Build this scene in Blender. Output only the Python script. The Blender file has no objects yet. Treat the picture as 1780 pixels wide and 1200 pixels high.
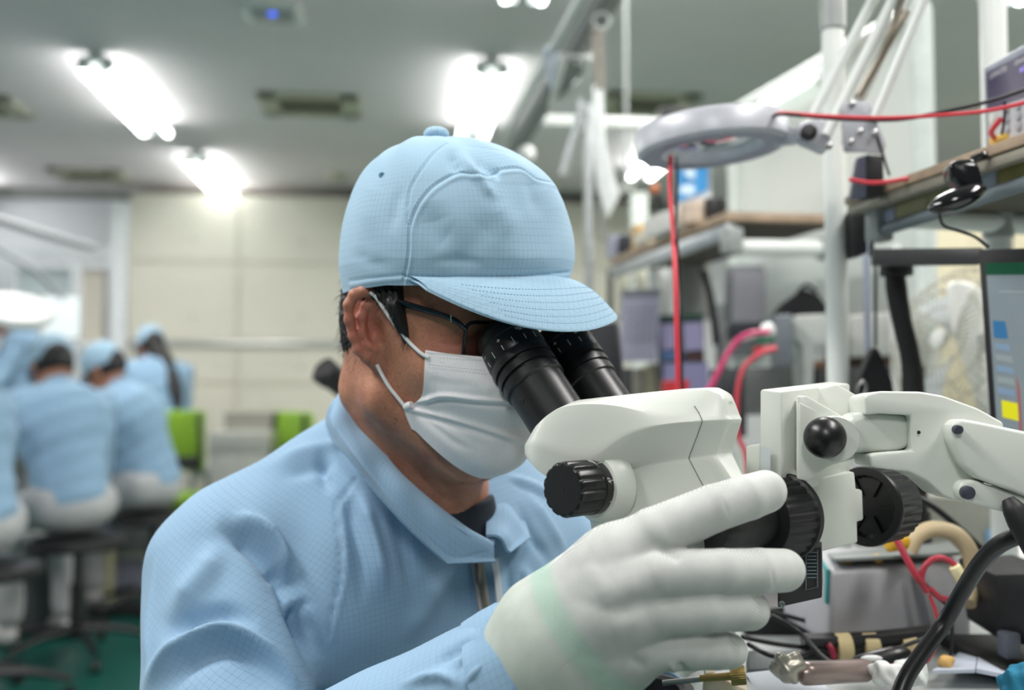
import bpy, bmesh, math, random
import numpy as np
from mathutils import Vector, Matrix
from mathutils.bvhtree import BVHTree
random.seed(7); rng = np.random.default_rng(7)
C = bpy.context.scene.collection
SC = bpy.context.scene
PI = math.pi

# ---------------------------------------------------------------- camera, world, exposure
FPX = 1730.6; CAMZ = 1.10; PITCH = math.radians(2.65)
CAM = np.array([0, 0, CAMZ])
cam = bpy.data.objects.new('camera', bpy.data.cameras.new('camera')); C.objects.link(cam); SC.camera = cam
cam.location = CAM; cam.rotation_euler = (PI/2 + PITCH, 0, 0)
cam.data.lens = 35; cam.data.sensor_width = 36; cam.data.clip_start = 0.02; cam.data.clip_end = 60
cam.data.dof.use_dof = True; cam.data.dof.focus_distance = 0.745; cam.data.dof.aperture_fstop = 3.35
W_ = bpy.data.worlds.new('world'); SC.world = W_; W_.use_nodes = True
W_.node_tree.nodes['Background'].inputs[0].default_value = (.88, .92, .97, 1)
W_.node_tree.nodes['Background'].inputs[1].default_value = 0.17  # uniform ambient fill, added; it enters by the open rear of the room
SC.view_settings.view_transform = 'Standard'; SC.view_settings.look = 'None'
SC.view_settings.gamma = 1; SC.view_settings.use_curve_mapping = False
SC.view_settings.exposure = 0.0

def ar(*v): return np.array(v, float)
def nrm(v): v = np.asarray(v, float); return v/np.linalg.norm(v)
def rotz(a): c, s = math.cos(a), math.sin(a); return np.array([[c, -s, 0], [s, c, 0], [0, 0, 1.]])
CF = ar(0, math.cos(PITCH), math.sin(PITCH)); CU = ar(0, -math.sin(PITCH), math.cos(PITCH)); CR = ar(1, 0, 0); ZZ = ar(0, 0, 1)
def ray(px, py): return CF + (px-890)/FPX*CR - (py-600)/FPX*CU
def P(px, py, d): return CAM + d*ray(px, py)
def PL(pts): return [P(*p) for p in pts]
def hit(px, py, q, n):
    r = ray(px, py); t = np.dot(np.asarray(q)-CAM, n)/np.dot(r, n); return CAM + t*r
def hz(px, py, z): return hit(px, py, ar(0, 0, z), ZZ)
def proj(V):
    V = np.asarray(V) - CAM; d = V@CF
    return np.stack([890+FPX*(V@CR)/d, 600-FPX*(V@CU)/d, d], -1)

# ---------------------------------------------------------------- area lights (ceiling luminaires outside the frame)
def area(name, loc, aim, sx, sy, power, col=(1, .965, .945)):
    L = bpy.data.lights.new(name, 'AREA'); L.shape = 'RECTANGLE'; L.size = sx; L.size_y = sy; L.energy = power; L.color = col
    o = bpy.data.objects.new(name, L); C.objects.link(o); o.location = loc
    o.rotation_euler = Vector(ar(*aim)-ar(*loc)).to_track_quat('-Z', 'Y').to_euler(); return o
area('ceiling_luminaire_light', (-1.25, .75, 2.62), (-1.25, .75, 0), .35, 1.25, 54)
area('ceiling_luminaire_light', (1.15, .60, 2.62), (1.15, .60, 0), .35, 1.25, 41)
area('ceiling_luminaire_light', (-.2, -1.6, 2.62), (-.2, -1.6, 0), .35, 1.25, 41)
area('ceiling_luminaire_light', (.6, 2.6, 2.64), (.6, 2.6, 0), .35, 1.25, 34)
area('ceiling_luminaire_light', (2.6, 2.2, 2.64), (2.6, 2.2, 0), .35, 1.25, 47)
area('ceiling_luminaire_light', (-3.4, 2.4, 2.64), (-3.4, 2.4, 0), .35, 1.25, 47)

for x_, y_, w_ in ((-2.35, 5.0, 24), (-2.7, 6.2, 11), (.35, 4.8, 24), (2.2, 5.4, 20), (.2, 6.4, 20)): area('ceiling_luminaire_light', (x_, y_, 2.50), (x_, y_, 0), .3, 1.25, w_)
# ---------------------------------------------------------------- object helpers
ORG = {}
def thing(name, label, cat, loc=(0, 0, 0), rz=0, group=None):
    o = bpy.data.objects.new(name, None); C.objects.link(o); o.empty_display_size = .1
    o.location = tuple(loc); o.rotation_euler = (0, 0, rz); o['label'] = label; o['category'] = cat
    if group: o['group'] = group
    ORG[o] = np.asarray(loc, float) if rz == 0 else None
    return o
def tag(o, label=None, cat=None, group=None, kind=None):
    for k, v in (('label', label), ('category', cat), ('group', group), ('kind', kind)):
        if v: o[k] = v
    return o
def mk(name, vf, m, parent=None, smooth=True, local=False, angle=40):
    v, f = vf[0], vf[1]
    v = np.asarray(v, float)
    o_ = np.zeros(3)
    if parent is not None and not local:
        o_ = ORG.get(parent); o_ = np.zeros(3) if o_ is None else o_
    elif parent is None and not local:
        o_ = (v.min(0)+v.max(0))/2; o_[2] = v[:, 2].min()
    me = bpy.data.meshes.new(name); vv = v - o_
    if isinstance(f, np.ndarray):
        k = f.shape[1]; me.vertices.add(len(vv)); me.vertices.foreach_set('co', vv.astype(np.float32).ravel())
        me.loops.add(f.size); me.loops.foreach_set('vertex_index', f.astype(np.int32).ravel())
        me.polygons.add(len(f)); me.polygons.foreach_set('loop_start', np.arange(0, f.size, k, dtype=np.int32))
        me.polygons.foreach_set('loop_total', np.full(len(f), k, np.int32)); me.update(calc_edges=True)
    else:
        me.from_pydata([tuple(x) for x in vv], [], [tuple(int(i) for i in x) for x in f]); me.update()
    ms = m if isinstance(m, (list, tuple)) else [m]
    for q in ms: me.materials.append(q)
    if len(vf) > 2 and vf[2] is not None:
        me.polygons.foreach_set('material_index', np.asarray(vf[2], np.int32))
    if smooth:
        me.polygons.foreach_set('use_smooth', np.ones(len(me.polygons), bool))
        if angle and angle < 180: me.set_sharp_from_angle(angle=math.radians(angle))
    o = bpy.data.objects.new(name, me); C.objects.link(o)
    if parent is not None:
        o.parent = parent; ORG[o] = ORG.get(parent)
    elif not local: o.location = o_
    return o
def attr(o, name, arr):
    me = o.data; arr = np.asarray(arr, np.float32)
    if arr.ndim == 1:
        a = me.attributes.new(name, 'FLOAT', 'POINT'); a.data.foreach_set('value', arr)
    else:
        a = me.attributes.new(name, 'FLOAT_VECTOR', 'POINT'); a.data.foreach_set('vector', arr.ravel())
def copytree(o, parent=None, **kw):
    c = o.copy(); C.objects.link(c)
    if parent: c.parent = parent
    for ch in list(o.children): copytree(ch, c)
    for k, v in kw.items(): c[k] = v
    return c
def join(*vfs):
    V, Fc, M, n = [], [], [], 0
    for vf in vfs:
        V.append(np.asarray(vf[0], float)); Fc += [tuple(int(i)+n for i in x) for x in vf[1]]; n += len(vf[0])
        M += list(vf[2]) if len(vf) > 2 and vf[2] is not None else [0]*len(vf[1])
    return np.vstack(V), Fc, M
def setm(vf, i): return vf[0], vf[1], [i]*len(vf[1])

def catmull(pts, n=8, closed=False):
    p = np.asarray(pts, float)
    if len(p) < 3: return np.array([p[0]+(p[-1]-p[0])*t for t in np.linspace(0, 1, n+1)])
    q = np.vstack([p[-1], p, p[:2]]) if closed else np.vstack([2*p[0]-p[1], p, 2*p[-1]-p[-2]])
    out = []
    for i in range(len(q)-3):
        a, b, c, d = q[i:i+4]
        for t in np.arange(n)/n:
            out.append(.5*((2*b)+(-a+c)*t+(2*a-5*b+4*c-d)*t*t+(-a+3*b-3*c+d)*t**3))
    if not closed: out.append(p[-1])
    return np.array(out)
def resamp(p, n):
    p = np.asarray(p, float); s = np.r_[0, np.cumsum(np.linalg.norm(np.diff(p, axis=0), axis=1))]
    t = np.linspace(0, s[-1], n); return np.stack([np.interp(t, s, p[:, k]) for k in range(p.shape[1])], 1)
def grid_faces(nu, nv, cu=False, cv=False):
    f = []
    for i in range(nu if cu else nu-1):
        for j in range(nv if cv else nv-1):
            a, b = i, (i+1) % nu; c, d = j, (j+1) % nv
            f.append((a*nv+c, b*nv+c, b*nv+d, a*nv+d))
    return f
def tube(pts, r, seg=8, n=6, spline=True, closed=False, caps=True, flat=None):
    p = catmull(pts, n, closed) if spline and len(pts) > 2 else np.asarray(pts, float)
    N = len(p); rr = np.interp(np.linspace(0, 1, N), np.linspace(0, 1, len(np.atleast_1d(r))), np.atleast_1d(r)) if np.ndim(r) else np.full(N, r)
    T = np.gradient(p, axis=0) if not closed else np.roll(p, -1, 0)-np.roll(p, 1, 0)
    T /= np.linalg.norm(T, axis=1)[:, None]+1e-12
    a = ar(0, 0, 1) if abs(T[0][2]) < .9 else ar(1, 0, 0)
    V = []; U = nrm(np.cross(T[0], a))
    for i in range(N):
        U = U - T[i]*np.dot(U, T[i]); U = nrm(U); B = np.cross(T[i], U)
        fl = 1 if flat is None else flat
        for k in range(seg):
            t = 2*PI*k/seg; V.append(p[i]+rr[i]*(math.cos(t)*U+math.sin(t)*B*fl))
    f = grid_faces(N, seg, closed, True)
    if caps and not closed:
        f.append(tuple(range(seg))[::-1]); f.append(tuple((N-1)*seg+k for k in range(seg)))
    return np.array(V), f
def frame(axis, up=None):
    a = nrm(axis); u = ar(0, 0, 1) if up is None else np.asarray(up, float)
    if abs(np.dot(a, nrm(u))) > .98: u = ar(1, 0, 0)
    x = nrm(np.cross(u, a)); y = np.cross(a, x); return x, y, a
def lathe(prof, org, axis, seg=40, rib=None, caps=True):
    x, y, a = frame(axis); V = []; org = np.asarray(org, float)
    for r, h in prof:
        for k in range(seg):
            t = 2*PI*k/seg; q = r
            if rib and rib[0] <= h <= rib[1]: q = r*(1-rib[3]*max(0, math.cos(rib[2]*t))**(rib[4] if len(rib) > 4 else 1))
            V.append(org+q*math.cos(t)*x+q*math.sin(t)*y+h*a)
    f = grid_faces(len(prof), seg, False, True)
    n = len(prof)
    if tuple(prof[0]) == tuple(prof[-1]): caps = False
    if caps and prof[0][0] > 1e-6: f.append(tuple(range(seg))[::-1])
    if caps and prof[-1][0] > 1e-6: f.append(tuple((n-1)*seg+k for k in range(seg)))
    return np.array(V), f
def bm_out(bm):
    bmesh.ops.recalc_face_normals(bm, faces=bm.faces)
    bm.verts.index_update(); v = [tuple(q.co) for q in bm.verts]; f = [[q.index for q in g.verts] for g in bm.faces]; bm.free(); return np.array(v), f
def box(c, s, axes=None, bev=0.0, seg=2):
    bm = bmesh.new(); bmesh.ops.create_cube(bm, size=1)
    for v in bm.verts: v.co = Vector((v.co.x*s[0], v.co.y*s[1], v.co.z*s[2]))
    if bev: bmesh.ops.bevel(bm, geom=bm.edges[:], offset=bev, segments=seg, affect='EDGES', profile=.5)
    v, f = bm_out(bm)
    if axes is not None: v = v@np.array(axes)
    return v+np.asarray(c, float), f
def prism(pts3, ext, bev=0.0, seg=2):
    bm = bmesh.new(); vs = [bm.verts.new(tuple(p)) for p in pts3]; fc = bm.faces.new(vs)
    r = bmesh.ops.extrude_face_region(bm, geom=[fc]); nv = [g for g in r['geom'] if isinstance(g, bmesh.types.BMVert)]
    for v in nv: v.co += Vector(ext)
    bmesh.ops.recalc_face_normals(bm, faces=bm.faces)
    if bev: bmesh.ops.bevel(bm, geom=bm.edges[:], offset=bev, segments=seg, affect='EDGES', profile=.5, clamp_overlap=True)
    return bm_out(bm)
def plate(pxs, q, n, th, bev=0.0, seg=2):
    n = nrm(n); pts = [hit(x, y, q, n) for x, y in pxs]
    if np.dot(n, ray(*pxs[0])) < 0: n = -n
    return prism(pts, n*th, bev, seg)
def sphere(c, r, seg=24, rings=14, axes=None):
    V = []; c = np.asarray(c, float); r = np.ones(3)*r
    for i in range(rings+1):
        t = PI*i/rings
        for k in range(seg):
            p = 2*PI*k/seg; V.append([r[0]*math.sin(t)*math.cos(p), r[1]*math.sin(t)*math.sin(p), r[2]*math.cos(t)])
    V = np.array(V)
    if axes is not None: V = V@np.array(axes)
    return V+c, grid_faces(rings+1, seg, False, True)

# ---------------------------------------------------------------- implicit surfaces (numpy surface nets)
def smin(a, b, k):
    h = np.clip(.5+.5*(b-a)/k, 0, 1); return b*(1-h)+a*h-k*h*(1-h)
def smax(a, b, k): return -smin(-a, -b, k)
def sd_rc(X, a, b, r1, r2):
    a = np.asarray(a, np.float32); ba = np.asarray(b, np.float32)-a; pa = X-a
    h = np.clip((pa@ba)/float(ba@ba), 0, 1); return np.linalg.norm(pa-h[:, None]*ba, axis=1)-(r1+(r2-r1)*h)
def sd_el(X, c, r, A=None):
    q = X-np.asarray(c, np.float32)
    if A is not None: q = q@np.asarray(A, np.float32).T
    r = np.asarray(r, np.float32); k0 = np.linalg.norm(q/r, axis=1); k1 = np.linalg.norm(q/(r*r), axis=1)+1e-9
    return k0*(k0-1)/k1
def sd_poly(X, pts, rs, k=0.0):
    d = None
    rs = np.interp(np.linspace(0, 1, len(pts)), np.linspace(0, 1, len(np.atleast_1d(rs))), np.atleast_1d(rs))
    for i in range(len(pts)-1):
        e = sd_rc(X, pts[i], pts[i+1], rs[i], rs[i+1]); d = e if d is None else (smin(d, e, k) if k else np.minimum(d, e))
    return d
def nets(fn, lo, hi, h, proj_it=1):
    lo = np.asarray(lo, float); hi = np.asarray(hi, float); K = 4
    n = (np.ceil((hi-lo)/(h*K)).astype(int))*K
    nc = n//K+1
    ax = [lo[i]+np.arange(nc[i])*h*K for i in range(3)]
    G = np.stack(np.meshgrid(*ax, indexing='ij'), -1).reshape(-1, 3).astype(np.float32)
    dc = fn(G).reshape(nc)
    D = np.repeat(np.repeat(np.repeat(dc, K, 0), K, 1), K, 2)[:n[0]+1, :n[1]+1, :n[2]+1]
    off = K//2
    D = np.full(n+1, 1.0, np.float32)
    idx = [np.clip((np.arange(n[i]+1)+off)//K, 0, nc[i]-1) for i in range(3)]
    D = dc[np.ix_(*idx)].astype(np.float32)
    m = np.abs(D) < h*K*1.9
    I = np.argwhere(m); X = (lo+I*h).astype(np.float32)
    vals = np.empty(len(X), np.float32)
    for s in range(0, len(X), 400000): vals[s:s+400000] = fn(X[s:s+400000])
    D[m] = vals
    S = D < 0
    # active cells
    c = None; corners = [(i, j, k) for i in (0, 1) for j in (0, 1) for k in (0, 1)]
    sh = np.array(D.shape)-1
    cnt = np.zeros(sh, np.int8)
    for i, j, k in corners: cnt += S[i:i+sh[0], j:j+sh[1], k:k+sh[2]]
    act = (cnt > 0) & (cnt < 8); A = np.argwhere(act)
    vid = np.full(sh, -1, np.int64); vid[act] = np.arange(len(A))
    acc = np.zeros((len(A), 3)); w = np.zeros(len(A))
    for a in corners:
        for d in range(3):
            if a[d]: continue
            b = list(a); b[d] = 1
            da = D[A[:, 0]+a[0], A[:, 1]+a[1], A[:, 2]+a[2]]; db = D[A[:, 0]+b[0], A[:, 1]+b[1], A[:, 2]+b[2]]
            x = (da < 0) != (db < 0); t = np.where(x, da/(da-db+1e-20), 0)
            pos = np.repeat(np.array([a], float), len(A), 0); pos[:, d] = t
            acc[x] += pos[x]; w[x] += 1
    V = lo+(A+acc/w[:, None])*h
    F = []
    for d in range(3):
        e = [0, 0, 0]; e[d] = 1; u, v = (d+1) % 3, (d+2) % 3
        s0 = [slice(0, D.shape[i]-e[i]) for i in range(3)]; s1 = [slice(e[i], D.shape[i]) for i in range(3)]
        a = S[tuple(s0)]; b = S[tuple(s1)]; E = np.argwhere(a != b)
        E = E[(E[:, u] > 0) & (E[:, v] > 0) & (E[:, u] < sh[u]) & (E[:, v] < sh[v])]
        def q(du, dv):
            Q = E.copy(); Q[:, u] -= du; Q[:, v] -= dv; return vid[Q[:, 0], Q[:, 1], Q[:, 2]]
        f = np.stack([q(0, 0), q(1, 0), q(1, 1), q(0, 1)], 1)
        fl = a[E[:, 0], E[:, 1], E[:, 2]]
        f[~fl] = f[~fl][:, ::-1]; F.append(f)
    F = np.vstack(F); F = F[(F >= 0).all(1)]
    eps = h*.5
    for _ in range(proj_it):
        X = V.astype(np.float32); d0 = fn(X); g = np.stack([fn(X+np.eye(3, dtype=np.float32)[i]*eps)-d0 for i in range(3)], 1)/eps
        gn = np.linalg.norm(g, axis=1)+1e-6; V = V-(np.clip(d0/gn, -h, h)[:, None]*g/gn[:, None])
    return V, F
def vnormals(V, F):
    n = np.cross(V[F[:, 1]]-V[F[:, 0]], V[F[:, 2]]-V[F[:, 0]]); N = np.zeros_like(V)
    for k in range(F.shape[1]): np.add.at(N, F[:, k], n)
    return N/(np.linalg.norm(N, axis=1)[:, None]+1e-12)
def pdist(Q, poly):
    best = np.full(len(Q), 1e9); par = np.zeros(len(Q)); sgn = np.zeros(len(Q)); poly = np.asarray(poly, float); m = len(poly)-1
    for i in range(m):
        a, b = poly[i], poly[i+1]; ba = b-a; pa = Q-a; h = np.clip(pa@ba/(ba@ba+1e-9), 0, 1)
        r = pa-h[:, None]*ba; d = np.linalg.norm(r, axis=1); u = d < best; best[u] = d[u]; par[u] = (i+h[u])/m
        sgn[u] = np.sign(ba[0]*pa[u, 1]-ba[1]*pa[u, 0])
    return best, par, sgn
def strokes(V, N, L, dmin=0, dmax=9):
    """folds: each (pixel guide, width px, height m[, one-sided]) raises (+) or sinks (-) the real surface where it faces the guide"""
    q = proj(V); vis = (np.einsum('ij,ij->i', N, CAM-V) > 0)*np.clip((q[:, 2] > dmin), 0, 1)*(q[:, 2] < dmax)
    face = np.clip(np.einsum('ij,ij->i', N, (CAM-V)/np.linalg.norm(CAM-V, axis=1)[:, None])*3, 0, 1)
    out = np.zeros(len(V))
    for s in L:
        pl, w, a = s[0], s[1], s[2]; pl = catmull(np.array(pl, float), 6) if len(pl) > 2 else np.array(pl, float)
        lo = pl.min(0)-4*w; hi = pl.max(0)+4*w
        m = (q[:, 0] > lo[0]) & (q[:, 0] < hi[0]) & (q[:, 1] > lo[1]) & (q[:, 1] < hi[1]) & (vis > 0)
        if not m.any(): continue
        d, t, sg = pdist(q[m, :2], pl); fade = np.clip(np.minimum(t, 1-t)*3.2, 0, 1)**1.2 if len(s) < 4 or s[3] != 'full' else 1
        g = np.exp(-(d/w)**2)
        if len(s) > 3 and s[3] == 'step': g = np.where(sg > 0, np.exp(-(d/w)**2), np.exp(-(d/(w*.22))**2))
        out[m] += a*g*fade
    return V+N*(out*face)[:, None]

# ---------------------------------------------------------------- materials
MATS = {}
def col(r, g, b):
    def l(c): c /= 255; return c/12.92 if c < .04045 else ((c+.055)/1.055)**2.4
    return (l(r), l(g), l(b), 1)
class NT:
    def __init__(s, m): s.t = m.node_tree; s.n = s.t.nodes; s.l = s.t.links; s.b = s.n['Principled BSDF']
    def new(s, ty, **k):
        x = s.n.new(ty)
        for a, b in k.items(): setattr(x, a, b)
        return x
    def val(s, node, i, v):
        if hasattr(v, 'is_linked') or isinstance(v, bpy.types.NodeSocket): s.l.new(v, node.inputs[i])
        else: node.inputs[i].default_value = v
    def math(s, op, a, b=0.0, c=None):
        x = s.new('ShaderNodeMath', operation=op); s.val(x, 0, a); s.val(x, 1, b)
        if c is not None: s.val(x, 2, c)
        return x.outputs[0]
    def mix(s, f, a, b, bt='MIX'):
        x = s.new('ShaderNodeMix', data_type='RGBA', blend_type=bt); s.val(x, 0, f); s.val(x, 6, a); s.val(x, 7, b); return x.outputs[2]
    def noise(s, sc, det=2, vec=None, rough=.5):
        x = s.new('ShaderNodeTexNoise'); x.inputs['Scale'].default_value = sc; x.inputs['Detail'].default_value = det; x.inputs['Roughness'].default_value = rough
        if vec is not None: s.l.new(vec, x.inputs['Vector'])
        return x.outputs[0]
    def ramp(s, f, pts):
        x = s.new('ShaderNodeValToRGB'); s.val(x, 0, f); e = x.color_ramp.elements
        while len(e) < len(pts): e.new(.5)
        for i, (p, c) in enumerate(pts): e[i].position = p; e[i].color = c if len(c) == 4 else (*c, 1)
        return x.outputs[0]
    def bump(s, hgt, st=.3, dist=.001):
        x = s.new('ShaderNodeBump'); x.inputs['Strength'].default_value = st; x.inputs['Distance'].default_value = dist; s.l.new(hgt, x.inputs['Height'])
        s.l.new(x.outputs[0], s.b.inputs['Normal']); return x
    def attr(s, name): return s.new('ShaderNodeAttribute', attribute_name=name)
    def gen(s): return s.new('ShaderNodeTexCoord').outputs['Object']
def mat(name, c=(128, 128, 128), rough=.5, metal=0, var=.06, vs=30, bump=0, bs=200, emit=None, es=1, spec=None, alpha=None, trans=0, coat=0, sss=0):
    if name in MATS: return MATS[name]
    m = bpy.data.materials.new(name); m.use_nodes = True; MATS[name] = m; t = NT(m); b = t.b
    cc = col(*c)
    if var:
        n = t.noise(vs, 3, t.gen()); lo = tuple(x*(1-var*1.6) for x in cc[:3])+(1,); hi = tuple(min(1, x*(1+var)) for x in cc[:3])+(1,)
        t.l.new(t.ramp(n, [(.3, lo), (.7, hi)]), b.inputs['Base Color'])
    else: b.inputs['Base Color'].default_value = cc
    b.inputs['Roughness'].default_value = rough; b.inputs['Metallic'].default_value = metal
    if spec is not None: b.inputs['Specular IOR Level'].default_value = spec
    if coat: b.inputs['Coat Weight'].default_value = coat; b.inputs['Coat Roughness'].default_value = .12
    if sss: b.inputs['Subsurface Weight'].default_value = sss; b.inputs['Subsurface Radius'].default_value = (.008, .003, .0015); b.inputs['Subsurface Scale'].default_value = 1
    if bump: t.bump(t.noise(bs, 3, t.gen()), bump, .001)
    if emit is not None: b.inputs['Emission Color'].default_value = col(*emit); b.inputs['Emission Strength'].default_value = es
    if trans: b.inputs['Transmission Weight'].default_value = trans
    if alpha is not None: b.inputs['Alpha'].default_value = alpha
    m.diffuse_color = cc; return m
def cloth(name, c, line=True, period=.005, lw=.055, bumpst=.25):
    """woven antistatic cloth: a fine dark conductive grid follows the garment through the attribute 'cloth' (metres)"""
    m = bpy.data.materials.new(name); m.use_nodes = True; t = NT(m); cc = col(*c); A = t.attr('cloth').outputs['Vector']
    sep = t.new('ShaderNodeSeparateXYZ'); t.l.new(A, sep.inputs[0])
    wob = t.noise(60, 2, A); U = []
    for k in (0, 1):
        x = t.math('ADD', sep.outputs[k], t.math('MULTIPLY', wob, .0012)); f = t.math('FRACT', t.math('MULTIPLY', x, 1/period))
        U.append(t.math('LESS_THAN', t.math('ABSOLUTE', t.math('SUBTRACT', f, .5)), lw))
    dash = [t.math('GREATER_THAN', t.math('FRACT', t.math('MULTIPLY', sep.outputs[1-k], 1/.00105)), .42) for k in (0, 1)]
    g = t.math('MAXIMUM', t.math('MULTIPLY', U[0], dash[0]), t.math('MULTIPLY', U[1], dash[1]))
    fade = t.ramp(t.noise(14, 2, A), [(.35, (.35,)*3), (.65, (1,)*3)])
    g = t.math('MULTIPLY', g, fade)
    n = t.noise(900, 3, A); lo = tuple(x*.90 for x in cc[:3])+(1,); hi = tuple(min(1, x*1.06) for x in cc[:3])+(1,)
    base = t.ramp(n, [(.3, lo), (.7, hi)])
    n2 = t.noise(7, 3, A); base = t.mix(.5, base, t.ramp(n2, [(.3, tuple(x*.94 for x in cc[:3])), (.7, tuple(min(1, x*1.05) for x in cc[:3]))]))
    dk = tuple(x*.40 for x in cc[:3])+(1,)
    out = t.mix(t.math('MULTIPLY', g, .5 if line else 0), base, dk) if line else base
    t.l.new(out, t.b.inputs['Base Color']); t.b.inputs['Roughness'].default_value = .85; t.b.inputs['Specular IOR Level'].default_value = .2
    t.b.inputs['Sheen Weight'].default_value = .12
    t.bump(t.noise(1600, 2, A), bumpst, .0006); return m
# ================================================================ materials shared by the people
BLUE = (158, 192, 219)
m_jacket = cloth('antistatic_cloth', (142, 175, 202))
m_cap = cloth('cap_cloth', (160, 192, 213), period=.0045)
m_hair = mat('black_hair', (22, 20, 21), .5, var=.3, vs=300)
m_black = mat('black_plastic', (15, 16, 18), .33, var=.1, bump=.05, bs=900)
m_matblack = mat('matte_black', (17, 18, 20), .55, var=.1, bump=.1, bs=1500)
m_white = mat('white_enamel', (210, 215, 207), .32, var=.02, vs=8, bump=.03, bs=700)
m_wplastic = mat('white_plastic', (222, 226, 224), .4, var=.03)
m_steel = mat('brushed_steel', (170, 172, 172), .3, .9, var=.1)
m_dsteel = mat('dark_steel', (60, 62, 64), .4, .6)

def skin_mat(name):
    m = bpy.data.materials.new(name); m.use_nodes = True; t = NT(m); g = t.gen()
    n1 = t.noise(38, 4, g, .6); n2 = t.noise(150, 3, g); n3 = t.noise(420, 2, g)
    base = t.ramp(n1, [(.25, col(150, 98, 78)), (.5, col(178, 124, 98)), (.75, col(192, 138, 110))])
    sp = t.ramp(n2, [(.28, (1, 1, 1)), (.36, (0, 0, 0))])
    base = t.mix(t.math('MULTIPLY', sp, .5), base, col(118, 70, 52))
    red = t.attr('redness').outputs['Fac']
    base = t.mix(red, base, col(196, 108, 96))
    fine = t.ramp(n3, [(.3, (.88,)*3), (.7, (1.06,)*3)]); base = t.mix(1, base, fine, 'MULTIPLY')
    t.l.new(base, t.b.inputs['Base Color']); t.b.inputs['Roughness'].default_value = .52
    t.b.inputs['Subsurface Weight'].default_value = .12; t.b.inputs['Subsurface Radius'].default_value = (.006, .002, .001); t.b.inputs['Subsurface Scale'].default_value = 1
    t.bump(t.math('ADD', n3, t.math('MULTIPLY', t.noise(1300, 2, g), .6)), .35, .0009); return m
m_skin = skin_mat('skin')

# ================================================================ head frame of the man at the microscope
AH = math.radians(57); PH = math.radians(10); RH = math.radians(4)
hf0 = ar(math.sin(AH), -math.cos(AH), 0); hl0 = ar(math.cos(AH), math.sin(AH), 0)
HF = math.cos(PH)*hf0-math.sin(PH)*ZZ; hu = math.cos(PH)*ZZ+math.sin(PH)*hf0
HL = math.cos(RH)*hl0+math.sin(RH)*hu; HU = math.cos(RH)*hu-math.sin(RH)*hl0
H0 = P(640, 590, .835)+.076*HL
def hw(x, y, z): return H0+x*HF+y*HL+z*HU
HM = np.array([HF, HL, HU])
def h2w(A): return H0+np.asarray(A, float)@HM
def w2h(V): return (np.asarray(V)-H0)@HM.T
TP = math.radians(6)
cf = math.cos(TP)*HF+math.sin(TP)*HU; cu = math.cos(TP)*HU-math.sin(TP)*HF
C0 = hw(.022, 0, .052); CM = np.array([cf, HL, cu])
def cap2w(A): return C0+np.asarray(A, float)@CM

man = thing('person', 'seated man with glasses, white mask and light blue cap looking into the white microscope', 'person', (P(720, 1150, .98)[0], P(720, 1150, .98)[1], 0))

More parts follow.
